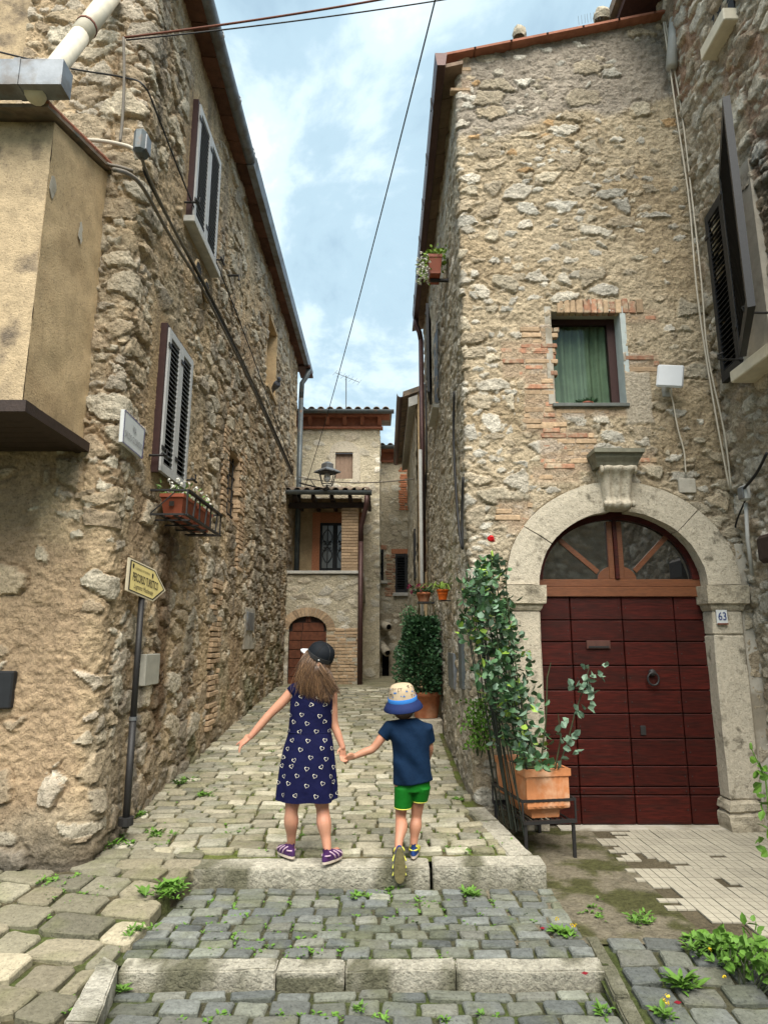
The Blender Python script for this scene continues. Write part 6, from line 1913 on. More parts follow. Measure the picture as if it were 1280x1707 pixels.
# flower box high on the street side of the arched house
hb = atX(724, 462, XR - .16)
t, P_ = trough('flower_box', 'terracotta box with trailing white and lime flowers high on the arched house', hb + Vector((0, 0, -.02)), .30, .16, .22, 'plastic_terracotta', None)
MB().box2((hb.x - .05, hb.y - .02, hb.z - .05), (XR, hb.y + .02, hb.z - .025)).build('bracket', 'iron', t)
sp = []; wf = MB()
for _ in range(260):
    p = P_(random.uniform(-.16, .16), random.uniform(-.10, .13), random.uniform(.14, .32)); sp.append((p, rv() + Vector((-.3, 0, .3)), rv(), .045, .028))
for _ in range(60):
    p = P_(random.uniform(-.18, .12), random.uniform(.06, .2), random.uniform(-.05, .24)); p.x = hb.x - random.uniform(.06, .2)
    flower_ball(wf, p, .018, 8); sp.append((p, rv(), rv(), .04, .025))
leaves('foliage', sp, 'leaf_lime', t); wf.build('blossom', 'petal_white', t, kind='stuff')
# dark succulent behind the window pane
wc = atY(978, 668, YR + .08); wc.z = WN['z0'] + .002
t = pot('window_plant', 'small dark green plant on the sill of the curtained window', wc + Vector((0, 0, 0)), .05, .055, .035, 'plastic_terracotta', 'plant', .01)
leaves('foliage', [(wc + Vector((random.uniform(-.06, .06), random.uniform(-.03, .02), .02)), Vector((random.uniform(-1, 1), random.uniform(-.5, .2), random.uniform(.2, .7))), rv(), .075, .016) for _ in range(70)], 'leaf_dark', t)

# ---- rose trough on an iron stand in front of the door
ry = 4.90
c0, c1 = atY(912, 1368, ry), atY(912, 1283, ry)
TL = .62; tw_ = atY(951, 1290, ry).x - atY(873, 1290, ry).x
stand_z = c0.z
tc_ = Vector((atY(912, 1300, ry).x - .05, ry + TL / 2, stand_z))
ax_ = Vector((-.18, .98, 0)).normalized()
stand = thing('plant_stand', 'low black metal stand carrying the rose trough by the red door', 'stand', (tc_.x, tc_.y, 0))
sdv = Vector((ax_.y, -ax_.x, 0))
def TP(u, v, z): return tc_ + ax_ * u + sdv * v + Vector((0, 0, z))
m = MB()
for v in np.linspace(-.17, .17, 9): bar(m, TP(-TL / 2, v, -.014), TP(TL / 2, v, -.014), .016, .008)
m.build('shelf_bars', 'iron', stand, kind='stuff')
for u in (-TL / 2, TL / 2):
    m = MB(); bar(m, TP(u, -.20, -.012), TP(u, .20, -.012), .03, .022); m.build('cross_bar', 'iron', stand)
    m = MB(); bar(m, TP(u - .005 * np.sign(u), -.20, .13), TP(u - .005 * np.sign(u), .20, .13), .016, .018)
    m.build('guard_rail', 'iron', stand)
    for v in (-.18, .18):
        q = TP(u * .97, v, -.022); m = MB(); bar(m, (q.x, q.y, -.01), q, .022, .022); m.build('leg', 'iron', stand)
        m = MB(); bar(m, TP(u, v * 1.1, -.0), TP(u, v * 1.1, .13), .012, .012); m.build('guard_post', 'iron', stand)
for v in (-.20, .20):
    m = MB(); bar(m, TP(-TL / 2, v, .13), TP(TL / 2, v, .13), .016, .018); m.build('guard_rail', 'iron', stand)
trg = thing('rose_trough', 'ribbed orange terracotta trough with tall climbing rose and dark stakes', 'planter', tc_)
hT = c1.z - c0.z
rings = [(.78, .62, 0), (.80, .64, .05), (.97, .94, .075), (.985, .96, .09), (.985, .96, hT * .84), (1.03, 1.04, hT * .86), (1.03, 1.04, hT), (.93, .90, hT), (.90, .86, hT - .05)]
hv = tw_ / 2; vs = []; fs = []; NS = 16
def ring_pts(a, b, z, rib):
    out = []
    for e0, e1 in (((-1, -1), (1, -1)), ((1, -1), (1, 1)), ((1, 1), (-1, 1)), ((-1, 1), (-1, -1))):
        for k in range(NS):
            t = k / NS; u = e0[0] + (e1[0] - e0[0]) * t; v = e0[1] + (e1[1] - e0[1]) * t
            f = 1 + (rib * (.018 if (k % 2 and 2 < k < NS - 1) else 0))
            out.append(TP(u * TL / 2 * a * (f if abs(u) == 1 else 1), v * hv * b * (f * 1.0 if abs(v) == 1 else 1), z))
    return out
for i, (a, b, z) in enumerate(rings): vs += ring_pts(a, b, z, 1 if i in (3, 4) else 0)
M_ = NS * 4
for j in range(len(rings) - 1):
    for k in range(M_): a, b = j * M_ + k, j * M_ + (k + 1) % M_; fs.append((a, b, b + M_, a + M_))
fs.append(tuple(range(M_))[::-1])
raw_mesh('trough', vs, fs, 'terracotta_light', trg)
raw_mesh('soil', [TP(u * TL / 2 * .92, v * hv * .88, hT - .04) for u, v in ((-1, -1), (1, -1), (1, 1), (-1, 1))], [(0, 1, 2, 3)], 'soil', trg)
zt_ = atY(815, 935, 5.1).z
for k in range(22):          # stakes, splaying a little towards the wall
    u, v = random.uniform(-.30, .30), -.19 + random.uniform(-.03, .05) + (.2 * random.random() if k > 15 else 0)
    a = TP(u, v, -.10 if k < 14 else hT - .05); b = Vector((a.x - random.uniform(.02, .16) - .12, a.y + random.uniform(.0, .18), random.uniform(1.45, zt_)))
    if b.x < XR + .03 and b.y > YR - .05: b.y = YR - .08
    MB().tube([a, a.lerp(b, .5) + rv(.01), b], .0055, 5).build('stake', 'stake', trg)
sp = []; sp2 = []; sp3 = []
def in_bush():
    t = random.random()
    py = 935 + (1275 - 935) * t
    xc = np.interp(py, [940, 980, 1050, 1120, 1180, 1230, 1280], [822, 808, 815, 838, 856, 868, 890]); hw_ = np.interp(py, [940, 980, 1050, 1120, 1180, 1230, 1280], [26, 50, 54, 52, 50, 42, 34])
    return xc + hw_ * random.uniform(-1, 1) * random.uniform(.4, 1), py
cl = [in_bush() + (random.uniform(4.72, 5.35),) for _ in range(200)]
for px, py, yv in cl:
    c = atY(px, py, yv)
    for _ in range(random.randint(5, 11)):
        p = c + rv(.055); d = rv() + Vector((0, -.3, .1))
        q = (p, d, rv(.5) + Vector((0, 0, .2)) + d.cross(Vector((0, 0, 1))), random.uniform(.045, .078), random.uniform(.034, .058))
        (sp if random.random() < .62 else (sp2 if random.random() < .75 else sp3)).append(q)
for _ in range(34):          # the pale loose shoot over the door
    t = random.random(); px = np.interp(t, [0, .35, .6, 1], [945, 955, 975, 985]) + random.uniform(-28, 26); py = 1265 - 155 * t + random.uniform(-10, 10)
    c = atY(px, py, 4.85)
    for _ in range(2): sp2.append((c + rv(.015), rv() + Vector((.2, -.2, .1)), rv(), random.uniform(.045, .07), random.uniform(.038, .055)))
leaves('foliage', sp, 'leaf_rose', trg, kind='stuff'); leaves('foliage', sp2, 'leaf_grey', trg, kind='stuff'); leaves('foliage', sp3, 'leaf_lime', trg, kind='stuff')
mb = MB()
for pts in ([(930, 1282), (945, 1240), (958, 1190), (975, 1140), (982, 1112)], [(900, 1282), (910, 1200), (912, 1130), (918, 1105)], [(890, 1282), (860, 1200), (830, 1080), (818, 920)], [(895, 1282), (865, 1150), (845, 1000), (842, 935)], [(925, 1282), (935, 1230), (930, 1190)]):
    mb.tube([atY(x, y, 4.9) for x, y in pts], [.007] + [.005] * (len(pts) - 2) + [.003], 5)
mb.build('cane', 'stem', trg, kind='stuff')
rc = atY(818, 898, 4.92); mb = MB(); flower_ball(mb, rc, .027, 60); flower_ball(mb, rc + Vector((.016, 0, -.012)), .018, 26)
mb.build('rose_bloom', 'petal_red', trg)
# small bush at the corner foot
kc2 = atY(797, 1215, 5.45)
bsh = thing('corner_bush', 'small green bush at the foot of the house corner behind the stakes', 'bush', kc2)
leaves('foliage', [(kc2 + Vector((random.gauss(0, .06), random.gauss(-.03, .05), random.uniform(-.16, .22))), rv(), rv(), .035, .022) for _ in range(420)], 'leaf_weed', bsh, kind='stuff')
mb = MB(); stems(mb, kc2 - Vector((0, 0, .2)), 6, .35, .08, .005); mb.build('stem', 'stem', bsh, kind='stuff')

# ---- weeds
def rosette(sp, c, n, L, up=.6, w=.3):
    for _ in range(n):
        a = random.uniform(0, 6.28); d = Vector((math.cos(a), math.sin(a), random.uniform(.1, up * 1.6))); l = L * random.uniform(.5, 1.1)
        q = Vector(c) + Vector((math.cos(a), math.sin(a), 0)) * random.uniform(0, L * .4) + Vector((0, 0, random.uniform(0, L * .4)))
        sp.append((q, d, Vector((-d.y, d.x, random.uniform(-.3, .3))), l, l * w * random.uniform(.7, 1.4)))
def zg(x, y):
    if y > Y2 + .1: return float(zstreet(y)) + .012
    if x > 1.05: return float(zright(y)) + .008
    if x < -1.2: return float(zleft(y)) + .012
    return (.005 if y > Y1 + .1 else -.075)
def gp(px, py, z=0.0):
    for _ in range(6):
        p = atZ(px, py, z); z = zg(p.x, p.y)
    return atZ(px, py, z)
def weed(px, py, n, L, label, spread=.05, m='leaf_weed', w=.35, up=.6, fl=None):
    c = gp(px, py); t = thing('weed', label, 'weed', c)
    sp = []
    for _ in range(max(2, n // 7)):
        rosette(sp, c + Vector((random.gauss(0, spread * .6), random.gauss(0, spread * .6), 0)), 13, L * random.uniform(.4, 1.0), up, w * .9)
    o = leaves('foliage', sp, m, t)
    if fl:
        mb = MB()
        for _ in range(3): flower_ball(mb, c + Vector((random.uniform(-spread, spread), random.uniform(-spread, spread), L * 1.2)), .012, 8)
        mb.build('blossom', fl, t)
    return t
for a in ((180, 1408, 150, .07, 'broad green weed clump at the foot of the left house corner', .10), (232, 1362, 80, .06, 'green weed tuft just behind the sign pole foot', .05),
          (262, 1395, 70, .06, 'loose grassy weed on the flags right of the sign pole', .06), (278, 1488, 110, .075, 'leafy weed cluster at the left end of the upper kerb', .09),
          (232, 1556, 50, .055, 'small weed between the left flags and the grey setts', .05), (592, 1492, 42, .055, 'green weed below the upper kerb near the girl', .06),
          (655, 1480, 56, .05, 'weed at the kerb under the lifted shoe', .07), (782, 1496, 56, .06, 'bright weed rosette on the setts below the right kerb block', .04),
          (205, 1652, 30, .04, 'small weed in the left end of the lower kerb', .02), (676, 1640, 30, .045, 'small weed rosette before the lower kerb centre', .03), (600, 1682, 28, .045, 'weed rosette at the bottom of the lower landing', .03),
          (760, 1432, 40, .04, 'low weed on the street at the back of the right kerb', .04), (765, 1335, 42, .045, 'weed tuft in the street right of the boy', .04), (942, 1560, 70, .05, 'weed with tiny yellow flower at the edge of the concrete', .05),
          (1075, 1535, 80, .05, 'mossy weed patch at the edge of the pale tiles', .06), (1200, 1585, 170, .085, 'leafy weed patch between setts and tiles', .12),
          (1140, 1650, 30, .10, 'dandelion like weed with broad leaves on the right setts', .02), (1010, 1690, 24, .05, 'low weed beside the right kerb strip', .03), (1110, 1700, 30, .06, 'weed with yellow bloom at the bottom edge', .03),
          (405, 1190, 90, .08, 'green tuft at the foot of the left wall up the street', .12), (300, 1305, 80, .06, 'weeds along the left wall behind the sign pole', .09), (345, 1325, 70, .05, 'weeds in the gutter line left of the girl', .10), (448, 1255, 40, .045, 'weed near the pointing hand on the setts', .06)):
    weed(*a, fl=('petal_yellow' if 'yellow' in a[4] else None))
# the leafy bush in the bottom right corner
cb = Vector((1.66, 3.28, float(zright(3.28))))
bb = thing('corner_shrub', 'leafy green rose shrub spilling into the bottom right corner', 'shrub', cb)
sp = []
mb = MB(); st_ = stems(mb, cb, 14, .15, .26, .004, Vector((.06, 0, 0))); mb.build('stem', 'stem', bb, kind='stuff')
for pts in st_:
    for _ in range(26):
        p = pts[random.randint(1, 4)] + rv(.06); sp.append((p, rv() + Vector((0, -.2, .3)), rv(), random.uniform(.03, .06), random.uniform(.018, .034)))
leaves('foliage', sp, 'leaf_weed', bb, kind='stuff')
mb = MB()
for _ in range(2): flower_ball(mb, cb + Vector((random.uniform(-.2, .05), random.uniform(-.2, .1), random.uniform(.05, .16))), .010, 9)
mb.build('blossom', 'petal_yellow', bb, kind='stuff')
# rose shoot at the right edge
cr_ = Vector((2.30, 4.2, 0)); cr2 = thing('rose_shoot', 'single green leafy shoot with a bud at the right edge of the court', 'plant', cr_)
mb = MB(); pth = [cr_, atY(1285, 1400, 4.2), atY(1276, 1300, 4.2), atY(1252, 1248, 4.2)]; mb.tube(pth, [.006, .005, .004, .003], 5); egg(mb, pth[-1] - Vector((0, 0, .01)), pth[-1] + Vector((0, 0, .035)), .010, .008); mb.build('stem', 'leaf_weed', cr2)
leaves('foliage', [(atY(x, y, 4.2) + rv(.02), rv() + Vector((-.3, 0, -.2)), rv(), .07, .045) for x, y in ((1262, 1270), (1270, 1290), (1276, 1278), (1268, 1310), (1278, 1330), (1272, 1352), (1280, 1380), (1275, 1400), (1282, 1300), (1280, 1420)) for _ in range(2)], 'leaf_weed', cr2)
# moss and tiny weeds in the joints: nobody could count them
sp = []
for _ in range(2200):
    px = random.uniform(60, 1000); py = random.uniform(1180, 1700)
    p = gp(px, py)
    if p.y > Y2 + .15:
        if not (-1.85 < p.x < float(xright(p.y)) - .05): continue
        if random.random() > .85: continue
    if abs(p.y - Y2 - .05) < .13 or Y1 - .20 < p.y < Y1 + .12: continue
    if vnoise(np.array([p.x * 3.]), np.array([p.y * 3.]), 3)[0] < .48: continue
    for _ in range(random.randint(1, 3)): rosette(sp, p + Vector((random.uniform(-.03, .03), random.uniform(-.03, .03), -.005)), random.randint(4, 9), random.uniform(.009, .028), .5, .5)
leaves('joint_weeds', sp, 'leaf_weed', None, label='tiny weeds and moss growing in the joints of the paving', cat='weeds', kind='stuff')
mb = MB()
for px, py in ((1130, 1677), (1088, 1690), (968, 1590), (975, 1628), (905, 1552)):
    c = gp(px, py); mb.add([c + Vector((-.018, 0, .012)), c + Vector((0, -.011, .010)), c + Vector((.018, .002, .012)), c + Vector((0, .012, .014))], [(0, 1, 2, 3)])
mb.build('fallen_petals', mat('petal_dark', (.18, .006, .015), .6, 20, .2, 0), None, label='dark red rose petals fallen on the paving', cat='petals', kind='stuff')
# ================================================================== PEOPLE
def ball(mb, c, r, sc=(1, 1, 1), seg=14, rot=None):
    prof = [(max(1e-4, math.sin(math.pi * i / 10)) * r, -math.cos(math.pi * i / 10) * r) for i in range(11)]
    base = len(mb.v); mb.lathe(prof, (0, 0, 0), seg)
    for i in range(base, len(mb.v)):
        v = Vector(mb.v[i]); v = Vector((v.x * sc[0], v.y * sc[1], v.z * sc[2]))
        if rot is not None: v = rot @ v
        mb.v[i] = tuple(Vector(c) + v)
    mb.f.append(tuple(base + k for k in range(seg))[::-1]); mb.f.append(tuple(base + 10 * seg + k for k in range(seg)))
def limb(mb, pts, rs, seg=12):
    """tapered limb with rounded ends through smoothed joints"""
    pts = [Vector(p) for p in pts]; q = []; rr = []
    n = len(pts)
    for i in range(n - 1):
        p0, p1, p2, p3 = pts[max(i - 1, 0)], pts[i], pts[i + 1], pts[min(i + 2, n - 1)]
        for k in range(6):
            t = k / 6
            q.append(.5 * ((2 * p1) + (p2 - p0) * t + (2 * p0 - 5 * p1 + 4 * p2 - p3) * t * t + (3 * p1 - p0 - 3 * p2 + p3) * t ** 3))
            rr.append(rs[i] + (rs[i + 1] - rs[i]) * (t * t * (3 - 2 * t)))
    q.append(pts[-1]); rr.append(rs[-1])
    mb.tube(q, rr, seg); ball(mb, q[0], rr[0]); ball(mb, q[-1], rr[-1])
def hand(mb, w, d, side, pn, L, curl, spread=.16, point=False):
    """w wrist, d towards the fingers, side towards the thumb, pn palm normal (fingers curl that way)"""
    d, side, pn = Vector(d).normalized(), Vector(side).normalized(), Vector(pn).normalized()
    w = Vector(w); pl = L * .50
    for k in np.linspace(-1, 1, 5):
        a = w + side * k * L * .10; b = w + d * pl + side * k * L * .17
        mb.tube([a, a.lerp(b, .5), b], [L * .085, L * .09, L * .072], 8); ball(mb, b, L * .072, seg=8); ball(mb, a, L * .085, seg=8)
    for i, (k, fl) in enumerate(((-1.05, .78), (-.38, .95), (.32, 1.0), (1.0, .90))):   # little to index
        b = w + d * pl + side * k * L * .17
        dd = (d + side * k * spread).normalized(); c = curl if not (point and i == 3) else .1
        pts = [b - dd * L * .06]; cur = b
        pts.append(cur)
        for sgm in (.22, .15, .11):
            dd = (dd * math.cos(c) + pn * math.sin(c)).normalized(); cur = cur + dd * L * sgm * fl; pts.append(cur)
        mb.tube(pts, [L * .062, L * .062, L * .056, L * .052, L * .044], 8); ball(mb, pts[-1], L * .044, seg=8)
    b = w + side * L * .16 + d * L * .10
    t1 = b + (side * .75 + d * .7 + pn * .25).normalized() * L * .22; t2 = t1 + (side * .25 + d * .9 + pn * .45).normalized() * L * .19
    mb.tube([w + d * L * .06 + side * L * .05, b, t1, t2], [L * .08, L * .078, L * .064, L * .05], 8); ball(mb, t2, L * .05, seg=8)
def loft(rings, seg=48, caps=(True, True), fold=None):
    """rings: (centre, half width x, half depth y)"""
    vs = []; fs = []
    for i, (c, a, b) in enumerate(rings):
        for k in range(seg):
            t = 2 * math.pi * k / seg; f = 1 + (fold(i, t) if fold else 0)
            vs.append((c[0] + a * f * math.cos(t), c[1] + b * f * math.sin(t), c[2] + (c[3](t) if len(c) > 3 else 0)))
    for i in range(len(rings) - 1):
        for k in range(seg):
            a, b = i * seg + k, i * seg + (k + 1) % seg; fs.append((a, b, b + seg, a + seg))
    if caps[0]: fs.append(tuple(range(seg))[::-1])
    if caps[1]: fs.append(tuple((len(rings) - 1) * seg + k for k in range(seg)))
    return vs, fs

# ------------------------------------------------------------------ girl
GY = 4.45
def g(px, py, dy=0.0): return atY(px, py, GY + dy)
gx = g(515, 1440).x
ZF = ZK + .022          # what the feet stand on
girl = thing('person', 'girl in navy heart print dress and black cap walking uphill, left arm stretched out', 'person', (gx, GY, ZF))
fl_, fr_ = atY(483, 1430, 4.50), atY(549, 1440, 4.37)
fl_.z = ZF + .004; fr_.z = ZF
b = MB()
hip_l, hip_r = g(495, 1285), g(530, 1285)
knee_l, knee_r = g(486, 1352, -.01), g(538, 1352, .01)
ank_l, ank_r = Vector((g(484, 1408).x, 4.50, ZF + .075)), Vector((g(547, 1415).x, 4.385, ZF + .075))
for h_, k_, a_ in ((hip_l, knee_l, ank_l), (hip_r, knee_r, ank_r)):
    calf = k_.lerp(a_, .30) + Vector((0, -.012, 0))
    limb(b, [h_, h_.lerp(k_, .5), k_, calf, k_.lerp(a_, .75), a_], [.066, .058, .042, .048, .031, .026])
    toe = a_ + Vector((-.035 if a_ is ank_l else .05, .11, -.045)); limb(b, [a_ - Vector((0, .012, .03)), toe], [.028, .024], 10)
# trunk (under the dress), neck, head
limb(b, [g(513, 1290), g(514, 1235), g(517, 1180), g(521, 1150)], [.085, .075, .085, .06])
limb(b, [g(522, 1150), g(527, 1120)], [.034, .034])
hc = g(529, 1102, .0)
ball(b, hc, .088, (.95, 1.0, 1.12)); ball(b, hc + Vector((-.035, .03, -.05)), .058, (1, 1, 1))
ball(b, hc + Vector((-.088, .035, -.018)), .014); ball(b, hc + Vector((.02, -.08, -.02)), .018, (.6, 1, 1.3))          # nose, ear
ball(b, hc + Vector((-.082, .035, -.050)), .012, (1, 1.6, .6))                                                            # mouth
# left arm, stretched out and down
shl, ell_, wrl = g(489, 1153), g(449, 1192, -.03), g(418, 1228, -.06)
limb(b, [g(505, 1156), shl, shl.lerp(ell_, .5), ell_, ell_.lerp(wrl, .4), wrl], [.04, .036, .033, .028, .027, .020])
dl = (wrl - ell_).normalized()
hand(b, wrl + dl * .004, dl + Vector((-.25, 0, .12)), (0.05, .6, .8), (.25, -.2, -.85), .118, .50, .18, point=True)
# right arm down to the boy's hand
shr, elr, wrr = g(552, 1153), g(557, 1207, .02), g(571, 1246, .0)
limb(b, [g(538, 1156), shr, shr.lerp(elr, .5), elr, elr.lerp(wrr, .4), wrr], [.04, .036, .032, .028, .026, .019])
HC = g(574, 1262, .0)
hand(b, wrr, (HC - wrr) + Vector((-.01, 0, -.02)), (-.75, -.35, .2), (.35, -.9, 0), .108, .62, .05)
body = voxel('body', b, .0042, 'skin_girl', girl, 3)
for dy_ in (.012, .058):
    m = MB(); ball(m, hc + Vector((-.078, dy_, .008)), .010, (.6, 1.2, .8)); m.build('eye', 'ink', girl, True)
# dress: one surface with a waist seam and soft folds
DP = [(1328, 462, 561, .105), (1310, 463.5, 560.5, .104), (1285, 467, 559, .102), (1255, 472, 556.5, .098), (1235, 476.5, 554, .092), (1226, 479, 552.5, .088), (1220, 480, 551.5, .085), (1214, 480.5, 552, .086),
      (1195, 482.5, 554, .090), (1172, 484, 556, .092), (1158, 485, 557, .088), (1149, 487, 556, .078), (1143, 493, 552, .066), (1137, 503, 546, .052), (1131, 511, 540, .044)]
rings = []
for py, x0, x1, dp in DP:
    a_, c_ = atY(x0, py, GY), atY(x1, py, GY)
    hem = (lambda t: .020 * math.sin(t) + .006 * math.sin(3 * t) - .006) if py == 1328 else None
    cc = ((a_.x + c_.x) / 2, GY, a_.z) + ((hem,) if hem else ())
    rings.append((cc, (c_.x - a_.x) / 2, dp))
def gfold(i, t):
    k = max(0.0, 1 - i / 5.5)
    return .045 * k * math.sin(t * 6 + .6) + .026 * k * math.sin(t * 11 + 2) + .006 * math.sin(t * 5 + i * 1.1)
# refine rings for smoothness
fine = []
for i in range(len(rings) - 1):
    for k in range(4):
        t = k / 4; c0_, c1_ = rings[i], rings[i + 1]
        z = c0_[0][2] * (1 - t) + c1_[0][2] * t
        hem = c0_[0][3] if len(c0_[0]) > 3 else None
        cc = (c0_[0][0] * (1 - t) + c1_[0][0] * t, GY, z) + (((lambda T, h=hem, q=(1 - t): h(T) * q),) if hem else ())
        fine.append((cc, c0_[1] * (1 - t) + c1_[1] * t, c0_[2] * (1 - t) + c1_[2] * t, i + t))
fine.append((*rings[-1], len(rings) - 1))
def dsurf(fi, t):
    """point and outward normal on the dress, fi a fractional row of 'fine'"""
    def P(fi, t):
        i = min(int(fi), len(fine) - 2); w = fi - i; out = []
        for q in (fine[i], fine[i + 1]):
            f = 1 + gfold(q[3], t); c = q[0]
            out.append(Vector((c[0] + q[1] * f * math.cos(t), c[1] + q[2] * f * math.sin(t), c[2] + (c[3](t) if len(c) > 3 else 0))))
        return out[0].lerp(out[1], w)
    p = P(fi, t); n = (P(fi, t + .02) - p).cross(P(min(fi + .2, len(fine) - 1.01), t) - p)
    return p, n.normalized()
vs, fs = loft([(q[0], q[1], q[2]) for q in fine], 72, (False, True), lambda i, t: gfold(fine[i][3], t))
dress = raw_mesh('dress', vs, fs, 'navy', girl, True)
for s0, dirv in ((shl, Vector((-.6, -.1, -.5))), (shr, Vector((.55, -.1, -.6)))):     # cap sleeves
    base_ = s0 + Vector((.045 if s0 is shl else -.045, 0, .012))
    MB().tube([base_, s0, s0 + dirv.normalized() * .020], [.058, .050, .044], 14).build('sleeve', 'navy', dress, True)
noisy(dress, .004, 11, 3)
wz = fine[24]
MB().tube([(wz[0][0] + wz[1] * 1.012 * math.cos(t), GY + wz[2] * 1.012 * math.sin(t), wz[0][2]) for t in np.linspace(0, 2 * math.pi, 49)], .0035, 6, caps=False).build('waist_seam', 'navy', dress, True)
hm = MB()
zrow = [q[0][2] for q in fine]
row = 0; zz_h = zrow[0] + .030
while zz_h < zrow[-1] - .10:
    fi = float(np.interp(zz_h, zrow, range(len(zrow))))
    q = fine[int(fi)]; per = math.pi * (q[1] + q[2]); n_ = max(6, int(per / .086))
    for k in range(n_):
        t0 = 2 * math.pi * (k + (.5 if row % 2 else 0) + random.uniform(-.14, .14)) / n_
        p, n = dsurf(min(len(fine) - 2.0, fi + random.uniform(-.5, .5)), t0)
        if n.length < .1: continue
        if n.dot(p - Vector((p.x, GY, p.z))) < 0: n = -n
        ex = Vector((0, 0, 1)).cross(n).normalized(); ey = n.cross(ex).normalized()
        rot_ = random.choice((.45, -.35, math.pi + .3, .3, -.2)); cr, sr = math.cos(rot_), math.sin(rot_)
        sz = .0158; outl = []
        for j in range(25):
            th = R(14) + (2 * math.pi - R(38)) * j / 24
            hx = 16 * math.sin(th) ** 3 / 17; hy = (13 * math.cos(th) - 5 * math.cos(2 * th) - 2 * math.cos(3 * th) - math.cos(4 * th)) / 17
            outl.append(Vector((hx * cr - hy * sr, hx * sr + hy * cr)))
        vv = []
        for j, o2 in enumerate(outl):
            wd2 = .24 if j > 11 else .13
            for kk in (1.0, 1.0 - wd2):
                vv.append(p + ex * o2.x * sz * kk + ey * o2.y * sz * kk + n * .0035)
        hm.add(vv, [(2 * j, 2 * j + 1, 2 * j + 3, 2 * j + 2) for j in range(24)])
    zz_h += .054; row += 1
hm.build('heart_print', 'print_white', dress, kind='stuff')
# cap: crown, band, strap, brim
ct = g(534, 1093)
tilt = Matrix.Rotation(R(26), 3, 'Y') @ Matrix.Rotation(R(14), 3, 'X')
cr_ = MB(); pr = [(.096, -.012), (.097, .0), (.0955, .02), (.090, .042), (.078, .062), (.058, .078), (.030, .088), (.0, .091)]
cap = cr_.lathe(pr, ct, 32, tilt, .96, 1.04).build('cap', 'cap_black', girl, True)
MB().lathe([(.0975, -.013), (.0995, -.012), (.0995, .014), (.0975, .015)], ct, 32, tilt, .96, 1.04, a0=R(195), a1=R(330)).build('cap_strap', 'iron', cap)
MB().lathe([(.0, .094), (.007, .093), (.009, .089)], ct, 10, tilt).build('button', 'cap_black', cap)
for k in range(6):
    a = k * math.pi / 3 + .3
    MB().tube([ct + tilt @ Vector((r_ * .962 * math.cos(a), r_ * 1.042 * math.sin(a), z_ + .0015)) for r_, z_ in pr[1:]], .0013, 4).build('seam', 'iron', cap)
btilt = Matrix.Rotation(R(6), 3, 'Y') @ Matrix.Rotation(R(4), 3, 'X')
br = []; bf = []
for i in range(5):
    rr = .085 + .062 * i / 4
    for k in range(13):
        a = R(150) + R(50) * (k / 6 - 1)
        e = math.cos((k / 6 - 1) * 1.35)
        rad = .09 + (rr - .085) * max(.12, e)
        v = Vector((rad * math.cos(a), rad * 1.02 * math.sin(a), -.002 - .022 * ((k / 6 - 1) ** 2) * (i / 4) - .006 * i / 4))
        for dz in (0, .004): br.append(ct + btilt @ (v + Vector((0, 0, dz))) + Vector((.004, 0, .030)))
for i in range(4):
    for k in range(12):
        for o2 in (0, 1):
            a = (i * 13 + k) * 2 + o2; q = (a, a + 2, a + 28, a + 26); bf.append(q if o2 else q[::-1])
for k in range(12): a = (4 * 13 + k) * 2; bf.append((a, a + 2, a + 3, a + 1))
raw_mesh('brim', br, bf, 'white_plastic', cap, True)
m = MB(); ball(m, ct + tilt @ Vector((.012, -.1035, .000)), .0045); m.build('strap_button', 'white_plastic', cap)
# hair: locks from under the cap, blown to the right
def hair_locks(n, mt, seed):
    random.seed(seed); mb = MB()
    for _ in range(n):
        u = random.random(); dep = random.random()
        # root on the cap rim, camera side
        px = 511 + 40 * u; py = 1087 + 20 * u + random.uniform(-3, 4)
        root = g(px, py, -.085 * math.sin(math.pi * min(1, u * .8 + .25)) * (1 - .35 * dep) + .01)
        ex_ = np.interp(u, [0, .3, .6, .85, 1], [496, 508, 526, 545, 550]) + random.gauss(0, 5); ey_ = np.interp(u, [0, .3, .6, 1], [1152, 1158, 1166, 1170]) + random.uniform(-26, 7)
        if random.random() < .11: ex_ = 552 + random.uniform(0, 17); ey_ = 1148 + random.uniform(0, 14)
        end = g(ex_, ey_, -.088 - .012 * random.random())
        mid1 = root.lerp(end, .35) + Vector((random.gauss(0, .006) - .008, -.022, .004)); mid2 = root.lerp(end, .70) + Vector((random.gauss(0, .008) - .006, -.014, -.004))
        pts = []
        P4 = [root, mid1, mid2, end]
        for i in range(3):
            p0, p1, p2, p3 = P4[max(i - 1, 0)], P4[i], P4[i + 1], P4[min(i + 2, 3)]
            for k in range(4):
                t = k / 4; pts.append(.5 * ((2 * p1) + (p2 - p0) * t + (2 * p0 - 5 * p1 + 4 * p2 - p3) * t * t + (3 * p1 - p0 - 3 * p2 + p3) * t ** 3))
        pts.append(end); r0 = random.uniform(.0010, .0027); k = len(pts)
        mb.tube(pts, [r0 * (1 - .75 * (i / (k - 1)) ** 2) for i in range(k)], 4)
    return mb.build('hair', mt, girl, True, kind='stuff')
hair_locks(620, 'hair', 3); hair_locks(380, 'hair_light', 4); random.seed(99)
m = MB(); ball(m, hc + Vector((.012, -.018, -.035)), .080, (.95, .92, 1.05)); limb(m, [hc + Vector((.005, -.04, -.06)), g(524, 1140, -.05)], [.065, .045]); m2 = voxel('hair_mass', m, .008, 'hair', girl, 3)
